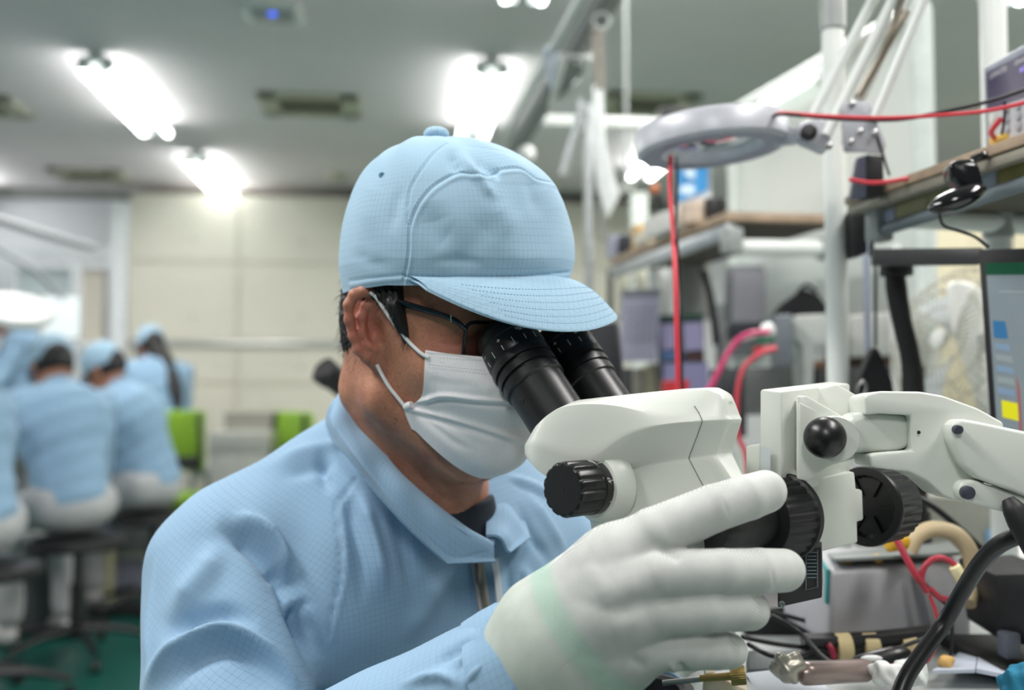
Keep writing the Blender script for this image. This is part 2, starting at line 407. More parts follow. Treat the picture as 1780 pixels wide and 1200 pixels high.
# ---- head, ear and neck: one continuous surface
def pe(px, py, dd=0): return P(px, py, .826+dd)
ear_rim = [pe(652, 560, .016), pe(657, 530, .014), pe(648, 513, .010), pe(628, 506, .004), pe(609, 513, .002), pe(599, 530, .002), pe(600, 556, .004), pe(607, 585, .006), pe(617, 608, .008), pe(630, 622, .010)]
ear_anti = [pe(640, 530, .012), pe(628, 532, .010), pe(621, 552, .010), pe(625, 580, .010), pe(634, 600, .010), pe(645, 608, .010)]
ear_cx, ear_cy, ear_cz = frame(nrm(ear_rim[3]-pe(645, 620)), nrm(ray(630, 560)))
NB = P(738, 850, .955); NT0 = hw(-.022, 0, -.03)
EO = np.array([.0034, 0, 0], np.float32)
def head_sdf(X):
    q = ((X-H0.astype(np.float32))@HM.T.astype(np.float32))
    qs = q.copy(); qs[:, 1] = np.abs(qs[:, 1])
    d = sd_el(q, (.010, 0, .045), (.088, .075, .086))
    d = smin(d, sd_el(q, (.040, 0, -.012), (.056, .063, .072)), .03)
    d = smin(d, sd_rc(qs, (.004, .050, -.052), (.070, .014, -.096), .020, .020), .028)
    d = smin(d, sd_el(q, (.050, 0, -.065), (.048, .040, .045)), .02)
    d = smin(d, sd_el(qs, (.054, .044, -.018), (.024, .020, .020)), .022)
    d = smin(d, sd_rc(qs, (.087, .012, .028), (.070, .046, .026), .010, .010), .016)      # brow
    d = smax(d, -sd_el(qs, (.098, .031, .006), (.018, .019, .013)), .012)                # socket
    d = smin(d, sd_el(qs, (.0745, .031, .006), (.0125, .0145, .0125)), .004)             # closed lid over the eye
    d = smin(d, sd_rc(q, (.090, 0, .012), (.108, 0, -.026), .007, .0115), .012)          # nose
    d = smin(d, sd_el(qs, (.098, .012, -.030), (.011, .008, .007)), .006)
    d = smin(d, sd_el(q, (.090, 0, -.058), (.010, .022, .007)), .008)                    # lips
    d = smin(d, sd_el(q, (.089, 0, -.068), (.009, .018, .006)), .006)
    # neck with the sterno-mastoid and a shallow throat
    d = smin(d, sd_rc(X, NT0, NB, .054, .062), .03)
    d = smin(d, sd_rc(X, hw(-.045, -.030, -.055), P(785, 890, .91), .016, .010), .02)
    d = smin(d, sd_rc(X, hw(.045, 0, -.092), P(785, 880, .925), .018, .020), .03)
    # ear
    e = np.full(len(X), 9., np.float32); ec = P(632, 565, .84).astype(np.float32); m = np.linalg.norm(X-ec, axis=1) < .075
    if m.any():
        Y = X[m]-EO; r = sd_poly(Y, ear_rim, [.0032, .0042, .0046, .0046, .0044, .0040, .0038, .0036, .004, .005], .004)
        a = sd_poly(Y, ear_anti, [.002, .0028, .0034, .0038, .0036, .0032], .005)
        A = np.array([ear_cx, ear_cy, ear_cz])
        b = sd_el(Y, P(630, 562, .844), (.0175, .0045, .029), A)
        b = smax(b, -sd_el(Y, P(641, 566, .832), (.0095, .0095, .0150), A), .003)
        lobe = sd_el(Y, P(650, 622, .842), (.0105, .0052, .0125), A)
        trag = sd_rc(Y, P(659, 556, .850), P(661, 572, .850), .0055, .0050)
        crus = sd_rc(Y, P(656, 556, .848), P(640, 560, .844), .0035, .002)
        z = smin(smin(smin(smin(smin(r, a, .003), b, .004), lobe, .006), trag, .005), crus, .003)
        root = sd_rc(Y, P(650, 540, .862), P(655, 610, .862), .018, .015)
        z = smin(z, root, .006)
        e[m] = z
        # other ear, simpler
    d = smin(d, e, .007)
    e2 = sd_el(qs*np.array([1, np.sign(1), 1], np.float32), (-.006, .079, -.002), (.017, .006, .030)); e2 = np.where(q[:, 1] > 0, e2, 9.)
    d = smin(d, e2, .004)
    if m.any():
        A = np.array([ear_cx, ear_cy, ear_cz]); dm = d[m]; X_ = X[m]-EO; dm = smax(dm, -sd_el(X_, P(643, 575, .829), (.0070, .0120, .0120), A), .003); dm = smax(dm, -sd_poly(X_, [P(612, 535, .822), P(609, 560, .822), P(618, 590, .824), P(628, 606, .828)], [.003, .004, .0036, .003]), .003)
        dm = smax(dm, -sd_el(X_, P(640, 543, .826), (.0075, .006, .006), A), .003); d[m] = dm
    cut = (X-(NB-.055*ZZ).astype(np.float32))[:, 2]
    return smax(d, -cut, .01)
V, F = nets(head_sdf, H0+ar(-.13, -.13, -.24), H0+ar(.15, .15, .165), .0014)
N = vnormals(V, F)
V = strokes(V, N, [([(690, 640), (705, 700), (735, 760), (790, 800)], 14, -.0008), ([(760, 795), (790, 825), (815, 835)], 5, -.0012), ([(735, 800), (775, 845), (812, 858)], 4, -.0011), ([(700, 790), (750, 850), (800, 885)], 4, -.0008),
                   ([(640, 660), (655, 720), (700, 790)], 10, .0012), ([(668, 600), (672, 640), (668, 665)], 3, -.0009), ([(830, 590), (800, 600), (770, 596)], 5, -.0007)])
body = mk('body', (V, F), m_skin, man, angle=180)
pe_ = proj(V); red = np.exp(-(((pe_[:, 0]-628)/34)**2+((pe_[:, 1]-565)/62)**2)**2)*.5*(w2h(V)[:, 1] < -.06)
red += .25*np.exp(-(((pe_[:, 0]-800)/60)**2+((pe_[:, 1]-600)/30)**2))
attr(body, 'redness', np.clip(red, 0, 1))

bb = BVHTree.FromPolygons([tuple(a) for a in V], [tuple(int(i) for i in a) for a in F])
def onb(px, py, off=.001):
    r = ray(px, py); h = bb.ray_cast(Vector(CAM), Vector(r).normalized()); return P(px, py, .82) if h[0] is None else np.array(h[0])-nrm(r)*off
# ---- hair: a shell over the skull plus single strands
def hair_sdf(X):
    q = ((X-H0.astype(np.float32))@HM.T.astype(np.float32)); qs = q.copy(); qs[:, 1] = np.abs(qs[:, 1])
    d = sd_el(q, (.014, 0, .040), (.0925, .0785, .090))
    nap = sd_rc(q, (-.030, 0, -.005), (-.028, 0, -.062), .047, .043); d = smin(d, nap, .03)
    d = smin(d, sd_rc(qs, (.028, .070, .030), (.026, .069, .004), .012, .007), .012)
    front = q[:, 0]-.034+.25*(q[:, 2]-.03)              # hair line in front of the ear
    low = -.100-q[:, 2]-.25*(q[:, 0]+.05)
    ear = .031-np.linalg.norm((q-np.array([.004, -.085, -.008], np.float32))/np.array([1, 1.2, 1.35], np.float32), axis=1)
    ear2 = -(np.linalg.norm((qs-np.array([.018, .086, -.036], np.float32))/np.array([1., 1.2, 1.5], np.float32), axis=1)-.032)
    n = .0010*np.sin(q[:, 0]*900+q[:, 2]*250)+.0008*np.sin(q[:, 1]*1300+q[:, 2]*320+1)
    return smax(smax(smax(smax(d+n, front, .005), low, .006), ear, .004), ear2, .004)
V, F = nets(hair_sdf, H0+ar(-.13, -.13, -.13), H0+ar(.13, .13, .12), .0018)
hair = mk('hair', (V, F), m_hair, man, angle=180)
N = vnormals(V, F); q = w2h(V); cand = np.where((q[:, 2] < .06) & (N@(CAM-H0) > -.45))[0]
sv, sf = [], []
for i in rng.choice(cand, 2600):
    p = V[i]-N[i]*.001; dn = nrm(-HU*.9+N[i]*.25+HF*(-.35 if q[i, 0] < .01 else -.1)+rng.normal(0, .22, 3)); ln = rng.uniform(.006, .016)
    side = nrm(np.cross(dn, N[i]))*.00022; b = len(sv); mid = p+dn*ln*.5+N[i]*.0008
    sv += [p-side, p+side, mid-side*.8, mid+side*.8, p+dn*ln]; sf += [(b, b+1, b+3, b+2), (b+2, b+3, b+4)]
st = mk('hair_strand', (np.array(sv), sf), m_hair, hair, smooth=False); st['kind'] = 'stuff'
# eyebrow
bv, bf = [], []
for k in range(160):
    s = -1 if k % 3 else 1; t = rng.uniform(0, 1); p = hw(.094-.016*t*t, s*(.016+.036*t), .030+.004*math.sin(3*t)+rng.normal(0, .0015)); dn = nrm(HL*s*.8-HF*.3*t+HU*.35+rng.normal(0, .12, 3)); sd = HU*.0002; b = len(bv)
    bv += [p-sd, p+sd, p+dn*.008+HF*.002]; bf.append((b, b+1, b+2))
eb = mk('eyebrow', (np.array(bv), bf), m_hair, man, smooth=False); eb['kind'] = 'stuff'

# ---- cap: crown (with sewn front panel), brim, button, adjuster
CA, CB, CH = .110, .089, .127
def cap_pt(th, ph):
    c, s = np.cos(th), np.sin(th); r = np.cos(ph)**.70; z = np.sin(ph)**.86
    fr = np.clip(c, 0, 1)
    r = r*(1+.035*np.sin(np.clip(z*1.6, 0, 1)*PI)*(.5+.8*fr)); r = r*(1-.03*(1-np.clip(z*6, 0, 1)))
    r = r*(1+.075*fr**2*np.exp(-((z-.70)/.18)**2))
    x = CA*np.where(c < 0, .90, 1)*np.sign(c)*np.abs(c)**.94*r; y = CB*np.sign(s)*np.abs(s)**.94*r
    zz = CH*z*(1-.05*np.clip(-c, 0, 1))-.012*np.clip(-c, 0, 1)*(1-z)-.004*np.abs(s)*(1-z)
    return x-.016*z**3, y, zz
nu, nv = 620, 250
TH, PHI = np.meshgrid(np.linspace(0, 2*PI, nu, endpoint=False), (np.linspace(0, 1, nv)**.93)*(PI/2-.004), indexing='ij')
x, y, z = cap_pt(TH, PHI); V = cap2w(np.stack([x, y, z], -1).reshape(-1, 3)); F = np.array(grid_faces(nu, nv, True))
N = vnormals(V, F)
cl = np.stack([TH*.105, np.cumsum(np.r_[0, np.full(nv-1, .17/nv)])[None].repeat(nu, 0), TH*0], -1)
big = .0012*np.sin(TH*5+PHI*2)*np.sin(PHI*2)+.0008*np.sin(TH*11+1+4*PHI)*np.sin(PHI*2)
V = V+N*big.reshape(-1)[:, None]
seam_front = [(702, 488), (711, 440), (713, 395), (724, 362), (747, 330), (775, 310), (800, 300), (828, 305), (845, 306), (860, 297), (890, 292), (910, 295), (935, 312), (955, 318), (972, 320), (990, 340)]
CAPS = [(seam_front, 2.2, -.0011, 'full'), ([(p[0]+4, p[1]+7) for p in seam_front], 3.5, .0007, 'full'),
        ([(709, 360), (714, 330), (730, 300), (757, 265), (776, 250)], 2.0, -.0008, 'full'), ([(709, 360), (708, 385), (713, 400)], 2, -.0008),
        ([(865, 262), (905, 272), (940, 293)], 2, -.0007), ([(775, 250), (868, 262), (900, 276)], 2, -.0004),
        ([(786, 258), (788, 285), (800, 300)], 9, -.0030), ([(812, 262), (835, 285), (862, 300), (872, 302)], 9, -.0035), ([(800, 262), (822, 292), (850, 330), (866, 350)], 9, .0034),
        ([(700, 320), (688, 360), (678, 410)], 11, -.0016),
        ([(745, 350), (760, 400), (800, 430)], 26, -.0030), ([(870, 360), (840, 400), (800, 450), (770, 470)], 24, -.0026), ([(850, 340), (880, 380), (905, 400)], 22, .0022),
        ([(940, 300), (955, 330), (965, 360), (972, 400)], 16, .0026), ([(915, 300), (925, 335), (935, 380)], 13, -.0022), ([(860, 440), (920, 450), (980, 440)], 20, .0016), ([(740, 455), (800, 452), (850, 462)], 9, -.0016),
        ([(650, 300), (640, 350), (636, 420)], 20, .0018), ([(615, 430), (640, 455), (690, 460)], 12, -.0012),
        ([(610, 497), (650, 490), (700, 486), (800, 488), (900, 487), (1000, 479)], 3, .0010, 'full'), ([(706, 480), (800, 482), (900, 480), (996, 472)], 1.8, -.0008, 'full'), ([(609, 488), (650, 482), (700, 478)], 1.8, -.0007, 'full')]
V = strokes(V, N, CAPS)
# close over the top and give the cloth a turned-in hem
crown = mk('cap', (np.vstack([V, V[nv-1::nv].mean(0)]), [tuple(a) for a in F]+[((i*nv+nv-1), ((i+1) % nu)*nv+nv-1, nu*nv) for i in range(nu)]), m_cap, man, angle=180)
attr(crown, 'cloth', np.vstack([cl.reshape(-1, 3), [[0, 0, 0]]])); crown['label'] = 'light blue cloth cap with stitched front panel'
inn = np.array([cap2w(np.array([[x_*.985, y_*.985, z_+o]]))[0] for o in (0, .02) for x_, y_, z_ in zip(x[:, 0], y[:, 0], z[:, 0])])
lining = mk('lining', (np.vstack([V[0::nv], inn]), [(i, (i+1) % nu, nu+(i+1) % nu, nu+i) for i in range(nu)]+[(nu+i, nu+(i+1) % nu, 2*nu+(i+1) % nu, 2*nu+i) for i in range(nu)]), m_cap, crown, angle=180)
# brim
def brim_pt(t, s):
    c = abs(math.cos(t)); sg = math.copysign(1, t)
    xo = .030+.124*c**.8; yo = .089*sg*abs(math.sin(t))**.85; zo = -.038*c**.75-1.7*yo*yo*c+.21*.5*(yo+.012+math.sqrt((yo+.012)**2+.0006))*c
    xb, yb, zb = cap_pt(np.array(math.atan2(.97*math.sin(t), math.cos(t)*.98)*.98), np.array(.03)); xb, yb, zb = float(xb)*.985, float(yb)*.985, float(zb)
    e = s**.9; return [xb+(xo-xb)*s, yb+(yo-yb)*s, zb+.001+(zo-zb)*(s*.62+.38*s*s)+.003*math.sin(s*PI)]
nt, ns = 200, 60
ts = np.linspace(-1.50, 1.50, nt)
top = np.array([brim_pt(t, s) for t in ts for s in np.linspace(0, 1, ns)]); bot = top.copy(); bot[:, 2] -= .0035*np.tile(np.clip((1-np.linspace(0, 1, ns))*30, 0.25, 1), nt)
for q in (.42, .54, .65, .75, .84, .92):                                                     # rows of stitching
    k = np.tile(np.linspace(0, 1, ns), nt); top[:, 2] -= .0003*np.exp(-((k-q)/.010)**2)
bv = cap2w(np.vstack([top, bot])); n0 = nt*ns
bf = [tuple(a) for a in grid_faces(nt, ns)]+[tuple(i+n0 for i in a[::-1]) for a in grid_faces(nt, ns)]
bf += [(i*ns+ns-1, (i+1)*ns+ns-1, n0+(i+1)*ns+ns-1, n0+i*ns+ns-1) for i in range(nt-1)]
brim = mk('brim', (bv, bf), m_cap, crown, angle=60)
attr(brim, 'cloth', np.vstack([np.stack([top[:, 0]*.75+top[:, 1]*.6, top[:, 1]*.8-top[:, 0]*.62, top[:, 0]*0], 1)]*2))
# stitches of the brim: little threads lying on it
m_thread = mat('thread', (134, 172, 200), .8, var=0)
sv = []
for q in (.42, .54, .65, .75, .84, .92):
    pts = [cap2w(np.array([brim_pt(t, q)]))[0]+cu*.0002 for t in np.linspace(-1.25+.35*q, 1.25-.35*q, 150)]
    for a, b in zip(pts[::2], pts[1::2]): sv.append(tube([a, a+(b-a)*.8], .00022, 4, spline=False))
s_ = mk('stitching', join(*sv), m_thread, brim); s_['kind'] = 'stuff'
bt = sphere(cap2w([[-.018, 0, CH+.0045]])[0], (.0115, .0115, .0068), 28, 16, CM); bo = mk('button', bt, m_cap, crown); attr(bo, 'cloth', bt[0]*.8)
adj = prism([P(600, 460, .93), P(604, 460, .93), P(608, 494, .925), P(598, 490, .935)], ar(.002, .004, 0), .001)
mk('size_adjuster', adj, m_wplastic, crown)
ey = cap2w([[-.058, -.082, .078]])[0]
bvh = BVHTree.FromPolygons([tuple(a) for a in V[::1]], [tuple(int(i) for i in a) for a in F[::1]])
def on(px, py, b=None, off=0.0):
    r = ray(px, py); h = (b or bvh).ray_cast(Vector(CAM), Vector(r).normalized())
    return None if h[0] is None else np.array(h[0])-nrm(r)*off
e_ = on(664, 305); 
if e_ is not None:
    nn = nrm(CAM-e_); mk('eyelet', lathe([(.0012, .0004), (.0020, .0010), (.0028, .0004)], e_, nn, 16), m_thread, crown)
th_ = []
for sm, dx, dy in ((seam_front, -4, -3), ([(700, 486), (800, 488), (900, 487), (998, 479)], 0, -9), ([(612, 497), (650, 490), (700, 486)], 0, -9), ([(709, 360), (714, 330), (730, 300), (757, 265)], -4, -3)):
    c = resamp(catmull(np.array(sm, float), 8), 130 if len(sm) > 5 else 60)
    pts = [on(a+dx, b+dy, off=.0002) for a, b in c]
    for a, b in zip(pts[::2], pts[1::2]):
        if a is not None and b is not None and np.linalg.norm(a-b) < .01: th_.append(tube([a, b], .0002, 4, spline=False))
s_ = mk('stitching', join(*th_), m_thread, crown); s_['kind'] = 'stuff'

# ---- glasses
m_frame = mat('glasses_frame', (20, 26, 34), .25, var=0)
m_lens = mat('lens', (255, 255, 255), .0, var=0, trans=1); m_lens.node_tree.nodes['Principled BSDF'].inputs['IOR'].default_value = 1.02
gl = None
def rim(s):
    pts = []
    for k in range(28):
        a = 2*PI*k/28; c, s2 = math.cos(a), math.sin(a); w = .0265*math.copysign(abs(c)**.4, c); h = .0170*math.copysign(abs(s2)**.4, s2)
        yy = s*(.0345+w); pts.append(hw(.0985-.25*max(0, abs(yy)-.02), yy, (.0095+h-.0015*c*s)))
    return pts
R_ = rim(-1); gl = mk('glasses', tube(R_, .0016, 8, 2, closed=True), m_frame, man); gl['label'] = 'dark rectangular glasses'
mk('rim', tube(rim(1), .0016, 8, 2, closed=True), m_frame, gl)
mk('bridge', tube([hw(.098, -.009, .010), hw(.101, 0, .013), hw(.098, .009, .010)], .0016, 8), m_frame, gl)
for s in (-1, 1):
    c = np.mean(rim(s), 0); lv = np.array([c]+rim(s)); mk('lens', (lv, [(0, i+1, (i+1) % 28+1) for i in range(28)]), m_lens, gl, smooth=False)
tmpl = [hw(.0885, -.0602, .0200), onb(790, 557, .010), onb(752, 543, .006), onb(712, 531, .005), onb(685, 523, .003), onb(660, 518, .001)]
mk('temple', tube(tmpl, [.0030, .0036, .0038, .0042, .0044, .0040, .002], 10, 6, flat=.6), m_frame, gl)
mk('temple', tube([hw(.088, .066, .012), hw(.05, .079, .012), hw(.0, .083, .012)], [.0024, .0026, .002], 10, 6, flat=.5), m_frame, gl)
mk('hinge', box(onb(784, 554, .0125), (.0012, .001, .006), bev=.0002), m_steel, gl)

# ---- face mask
m_mask = mat('mask_fabric', (236, 234, 235), .9, var=.02, vs=400, bump=.25, bs=2600, sss=.1)
def mask_pts():
    rows = []                                             # (edge f, u), (mid f, u)
    lv = [0, .1, .22, .36, .5, .64, .78, .9, 1]
    eN = [(740, 609), (739, 628), (738, 650), (737, 672), (733, 690), (718, 703), (704, 703), (706, 716), (718, 745)]
    cN = [(.1150, .0010), (.1230, -.015), (.1290, -.030), (.1260, -.046), (.1170, -.060), (.1140, -.074), (.1120, -.088), (.1050, -.101), (.0900, -.110)]
    for (ex, ey_), (cf_, cu_) in zip(eN, cN):
        q = w2h(onb(ex, ey_, .0012)[None])[0]; rows.append((q[0], q[2], cf_, cu_, q[1]))
    return np.array(rows)
R = mask_pts(); nr, nc_ = 150, 150; tt = np.linspace(0, 1, nr)
RR = catmull(R, 20); RR = resamp(RR, nr)
S = np.linspace(-1, 1, nc_); V = np.zeros((nr, nc_, 3))
for j, s in enumerate(S):
    a = abs(s); w = a**2.3; ew = -RR[:, 4]*np.sin(a*PI/2)**.82*np.sign(s)
    V[:, j, 0] = RR[:, 2]+(RR[:, 0]-RR[:, 2])*w; V[:, j, 1] = ew*(1-.10*np.sin(tt*PI)*0); V[:, j, 2] = RR[:, 3]+(RR[:, 1]-RR[:, 3])*a**1.6
W = h2w(V.reshape(-1, 3)); F = np.array(grid_faces(nr, nc_)); Nn = vnormals(W, F)
if np.dot(Nn[nr//2*nc_+nc_//2], HF) < 0: F = F[:, ::-1]; Nn = -Nn
MS = [([(722, 700), (770, 688), (830, 694), (900, 697), (960, 690)], 4.5, .0022, 'full'), ([(722, 706), (770, 698), (830, 703), (900, 706)], 4, -.0014, 'full'),
      ([(705, 712), (760, 722), (820, 738), (880, 758), (905, 768)], 5, .0018, 'full'), ([(708, 718), (760, 731), (820, 748), (880, 768)], 5, -.0012, 'full'),
      ([(712, 712), (745, 735), (790, 770), (830, 785)], 7, -.0012), ([(730, 655), (780, 668), (850, 672)], 9, -.0006), ([(742, 612), (790, 616), (845, 626)], 2, .0006, 'full'),
      ([(760, 690), (740, 700), (725, 715)], 5, .0016), ([(780, 745), (840, 762), (880, 790)], 10, .0012), ([(800, 640), (840, 670), (860, 690)], 12, .0008), ([(738, 612), (737, 650), (733, 690)], 3, .0005, 'full')]
W = strokes(W, Nn, MS)
for _ in range(4):
    dd = head_sdf(W.astype(np.float32)); W = W+Nn*np.clip(.0016-dd, 0, .006)[:, None]
W2 = W-Nn*.0012
mf = [tuple(a) for a in F]+[tuple(int(i)+nr*nc_ for i in a[::-1]) for a in F]
bd = [i*nc_ for i in range(nr)]+[(nr-1)*nc_+j for j in range(1, nc_)]+[i*nc_+nc_-1 for i in range(nr-2, -1, -1)]+[j for j in range(nc_-2, 0, -1)]
mf += [(bd[i], bd[(i+1) % len(bd)], bd[(i+1) % len(bd)]+nr*nc_, bd[i]+nr*nc_) for i in range(len(bd))]
mask = mk('face_mask', (np.vstack([W, W2]), mf), m_mask, man, angle=60); mask['label'] = 'white pleated disposable face mask'
mb = BVHTree.FromPolygons([tuple(a) for a in W], [tuple(int(i) for i in a) for a in F])
m_weld = mat('weld_mark', (176, 182, 188), .9, var=0)
wm = []
def dash(p0, p1, n, ln=.55, r=.00028):
    for k in range(n):
        a = np.array(p0)+(np.array(p1)-np.array(p0))*k/n; b = a+(np.array(p1)-np.array(p0))/n*ln
        A_, B_ = on(*a, mb, -.00005), on(*b, mb, -.00005)
        if A_ is not None and B_ is not None: wm.append(tube([A_, B_], r, 4, spline=False))
dash((765, 622), (838, 628), 13); dash((746, 634), (845, 645), 18); dash((746, 639), (848, 651), 18); dash((765, 630), (775, 631), 2)
for c_ in range(6): dash((741+c_*4, 648), (740+c_*3.6-(c_*.5), 690), 9, .35, .00022)
for c_ in range(4): dash((745+c_*5, 615+c_), (748+c_*5, 628+c_), 3, .5, .0002)
s_ = mk('weld_mark', join(*wm), m_weld, mask); s_['kind'] = 'stuff'
def offs(L, d0): return [P(a, b, c) for a, b, c in L]
loopm = mat('elastic', (228, 230, 232), .8, var=.02)
mk('ear_loop', tube([onb(643, 508, .001), onb(656, 520, .003), onb(678, 553, .0035), onb(705, 588, .0025), onb(730, 613, .003), on(745, 622, mb, .0005)], .0016, 8, 6), loopm, mask)
mk('ear_loop', tube([onb(655, 634, .000), onb(662, 648, .002), onb(676, 672, .0025), onb(690, 690, .003), onb(702, 705, .004)], .0016, 8, 6), loopm, mask)
mk('loop_tab', tube([on(704, 709, mb, .0) if on(704, 709, mb, .0) is not None else onb(702, 709, .003), on(710, 706, mb, .001) if on(710, 706, mb) is not None else onb(709, 704, .004), onb(716, 704, .005)], [.0028, .0034, .0030], 10, 6), m_mask, mask)

# ---- undershirt at the throat
def shirt_sdf(X):
    d = sd_rc(X, NT0-.02*ZZ, NB-.03*ZZ, .0555, .068); d = smin(d, sd_rc(X, P(803, 870, .925), P(800, 960, .955), .026, .035), .02)
    pl = (X-P(790, 888, .9).astype(np.float32))@nrm(ar(-.30, -.02, 1)+.28*hf0*0).astype(np.float32)
    pl2 = (X-P(822, 838, .9).astype(np.float32))@nrm(ar(-.35, -.45, .9)).astype(np.float32)
    return smax(smax(d, pl, .004), (P(800, 948, .93)[2]-X[:, 2]), .004)
V, F = nets(shirt_sdf, P(770, 860, .95)+ar(-.11, -.11, -.13), P(790, 860, .95)+ar(.11, .11, .10), .0022)
mk('undershirt', (V, F), mat('dark_knit', (38, 44, 54), .9, var=.1, bump=.3, bs=1200), man, angle=180)

# ---- jacket: torso and both sleeves, one sewn surface with real folds
AT = math.radians(33); tf = ar(math.sin(AT), -math.cos(AT), 0); tl = ar(math.cos(AT), math.sin(AT), 0); TM = np.array([tl, -tf, ZZ])
CH0 = P(735, 1230, 1.02)
RS, RE, RW = P(400, 1000, .89), P(395, 1440, .74), P(912, 1182, .677)
LS, LE, LW = P(975, 985, 1.08), P(1115, 1330, .96), P(1108, 1238, .865)
def jac_sdf(X):
    d = sd_el(X, CH0, (.185, .125, .30), TM)
    d = smin(d, sd_rc(X, P(660, 800, .995), P(430, 965, .93), .060, .072), .06)
    d = smin(d, sd_rc(X, P(800, 850, 1.03), LS, .055, .060), .06)
    d = smin(d, sd_rc(X, P(690, 900, .95), P(560, 1050, .90), .07, .07), .06)
    d = smin(d, sd_rc(X, P(870, 960, .985), P(900, 1150, .98), .05, .06), .05)
    arm = smin(sd_rc(X, RS, RE, .075, .062), sd_rc(X, RE, RW, .062, .050), .03)
    d = smin(d, arm, .022)
    la = smin(sd_rc(X, LS, LE, .058, .052), sd_rc(X, LE, LW, .052, .042), .03); d = smin(d, la, .02)
    # neck opening, hem, cuffs
    d = smax(d, -sd_rc(X, NB+.062*ZZ, NT0, .060, .062), .008)
    d = smax(d, (P(700, 1600, 1.0)[2]-X[:, 2]), .01)
    ax = nrm(RW-RE).astype(np.float32); d = smax(d, np.where(np.linalg.norm(X-RW.astype(np.float32), axis=1) < .12, (X-RW.astype(np.float32))@ax, -1), .003)
    ax = nrm(LW-LE).astype(np.float32); d = smax(d, np.where(np.linalg.norm(X-LW.astype(np.float32), axis=1) < .10, (X-LW.astype(np.float32))@ax, -1), .003)
    return d
V, F = nets(jac_sdf, (-.36, .52, .60), (.32, 1.25, 1.16), .0032)
N = vnormals(V, F)
JS = [([(470, 990), (498, 1000), (510, 1055), (535, 1110), (562, 1195)], 13, -0.027), ([(404, 895), (440, 905), (471, 932), (498, 982), (512, 1060), (545, 1120), (566, 1200)], 9, 0.0155), ([(540, 1040), (522, 1060), (535, 1100), (560, 1150)], 10.2, -0.0135),
      ([(372, 912), (415, 930), (455, 962), (482, 1000), (498, 1050)], 19, -.018),
      ([(290, 1085), (330, 1030), (362, 985), (375, 940)], 20, 0.010), ([(245, 1215), (275, 1165), (317, 1123), (384, 1097), (452, 1126), (500, 1180), (515, 1205)], 11.05, 0.01485), ([(255, 1260), (300, 1180), (345, 1145), (400, 1130), (440, 1150), (480, 1195)], 15.3, -0.01215), ([(285, 1120), (330, 1085), (390, 1068), (450, 1090)], 15.3, -0.00945),
      ([(273, 958), (262, 1040), (257, 1110), (260, 1190)], 4, 0.003),
      ([(620, 850), (640, 900), (660, 980), (665, 1050)], 11.9, 0.0081), ([(600, 850), (610, 900), (625, 980), (630, 1060)], 10.2, -0.00675), ([(680, 880), (705, 960), (720, 1040)], 13.6, -0.00675), ([(760, 990), (740, 1050), (700, 1120)], 17, 0.0054),
      ([(640, 760), (590, 770), (520, 790), (450, 820)], 10.2, 0.0054), ([(590, 800), (540, 815), (480, 830)], 11.9, -0.0054), ([(575, 860), (560, 820), (560, 780)], 10.2, -0.00675),
      ([(617, 835), (598, 860), (586, 880), (590, 930), (592, 1000), (578, 1060), (566, 1120)], 2.6, -.0022, 'full'), ([(610, 860), (594, 885), (600, 930), (602, 1000), (588, 1060), (574, 1120)], 5, .0016, 'full'),
      
      ([(880, 835), (905, 845), (940, 860), (975, 890)], 4, -0.003), ([(870, 830), (905, 835), (940, 850), (975, 880)], 6, 0.003), ([(900, 870), (925, 930), (960, 990)], 8.5, -0.00675), ([(915, 850), (950, 910), (985, 970)], 8.5, 0.0054), ([(880, 980), (890, 1040), (900, 1080)], 8.5, -0.0054), ([(905, 980), (925, 1020), (935, 1060)], 7.65, 0.0054),
      ([(750, 1165), (790, 1135), (830, 1110)], 8.5, -0.0054), ([(790, 1170), (815, 1150), (845, 1150)], 7, -0.004), ([(690, 1192), (760, 1175), (800, 1190)], 6.8, 0.0054), ([(800, 1200), (840, 1160), (862, 1130)], 8.5, 0.0054)]
V = strokes(V, N, JS)
V = V+N*(.0012*np.sin(V[:, 0]*70+V[:, 2]*45)*np.sin(V[:, 2]*60-V[:, 0]*30+2))[:, None]
m_jacket2 = m_jacket
jac = mk('jacket', (V, F), m_jacket, man, angle=180); jac['label'] = 'light blue antistatic jacket with fine dark grid'
# cloth coordinates: sleeves wrap round the bone, the body lies on the torso plane
def bonec(V, a, b, off):
    ax = nrm(b-a); x_, y_, _ = frame(ax, ar(0, 1, .2)); q = V-a; return np.stack([np.arctan2(q@y_, q@x_)*.068, q@ax+off, q@ax*0], 1)
cT = np.stack([V@nrm(tl+ar(0, 0, .12)), V@nrm(ZZ-.12*tl), V[:, 0]*0], 1)
cS = np.stack([V@nrm(ar(.86, -.30, -.5)), V@nrm(ar(.5, .1, .86)), V[:, 0]*0], 1)
dA = sd_rc(V.astype(np.float32), RS, RE, .07, .062); dF = sd_rc(V.astype(np.float32), RE, RW, .062, .050)
pj = proj(V); clo = cT.copy()
seamx = np.interp(pj[:, 1], [700, 835, 880, 930, 1000, 1060, 1200], [640, 617, 588, 592, 594, 580, 560])
ms = (pj[:, 0] < seamx) & (dA < dF+.02); clo[ms] = cS[ms]
mF = (dF < dA) & (dF < .02); clo[mF] = bonec(V, RE, RW, 0)[mF]
attr(jac, 'cloth', clo)
jb = BVHTree.FromPolygons([tuple(a) for a in V], [tuple(int(i) for i in a) for a in F])
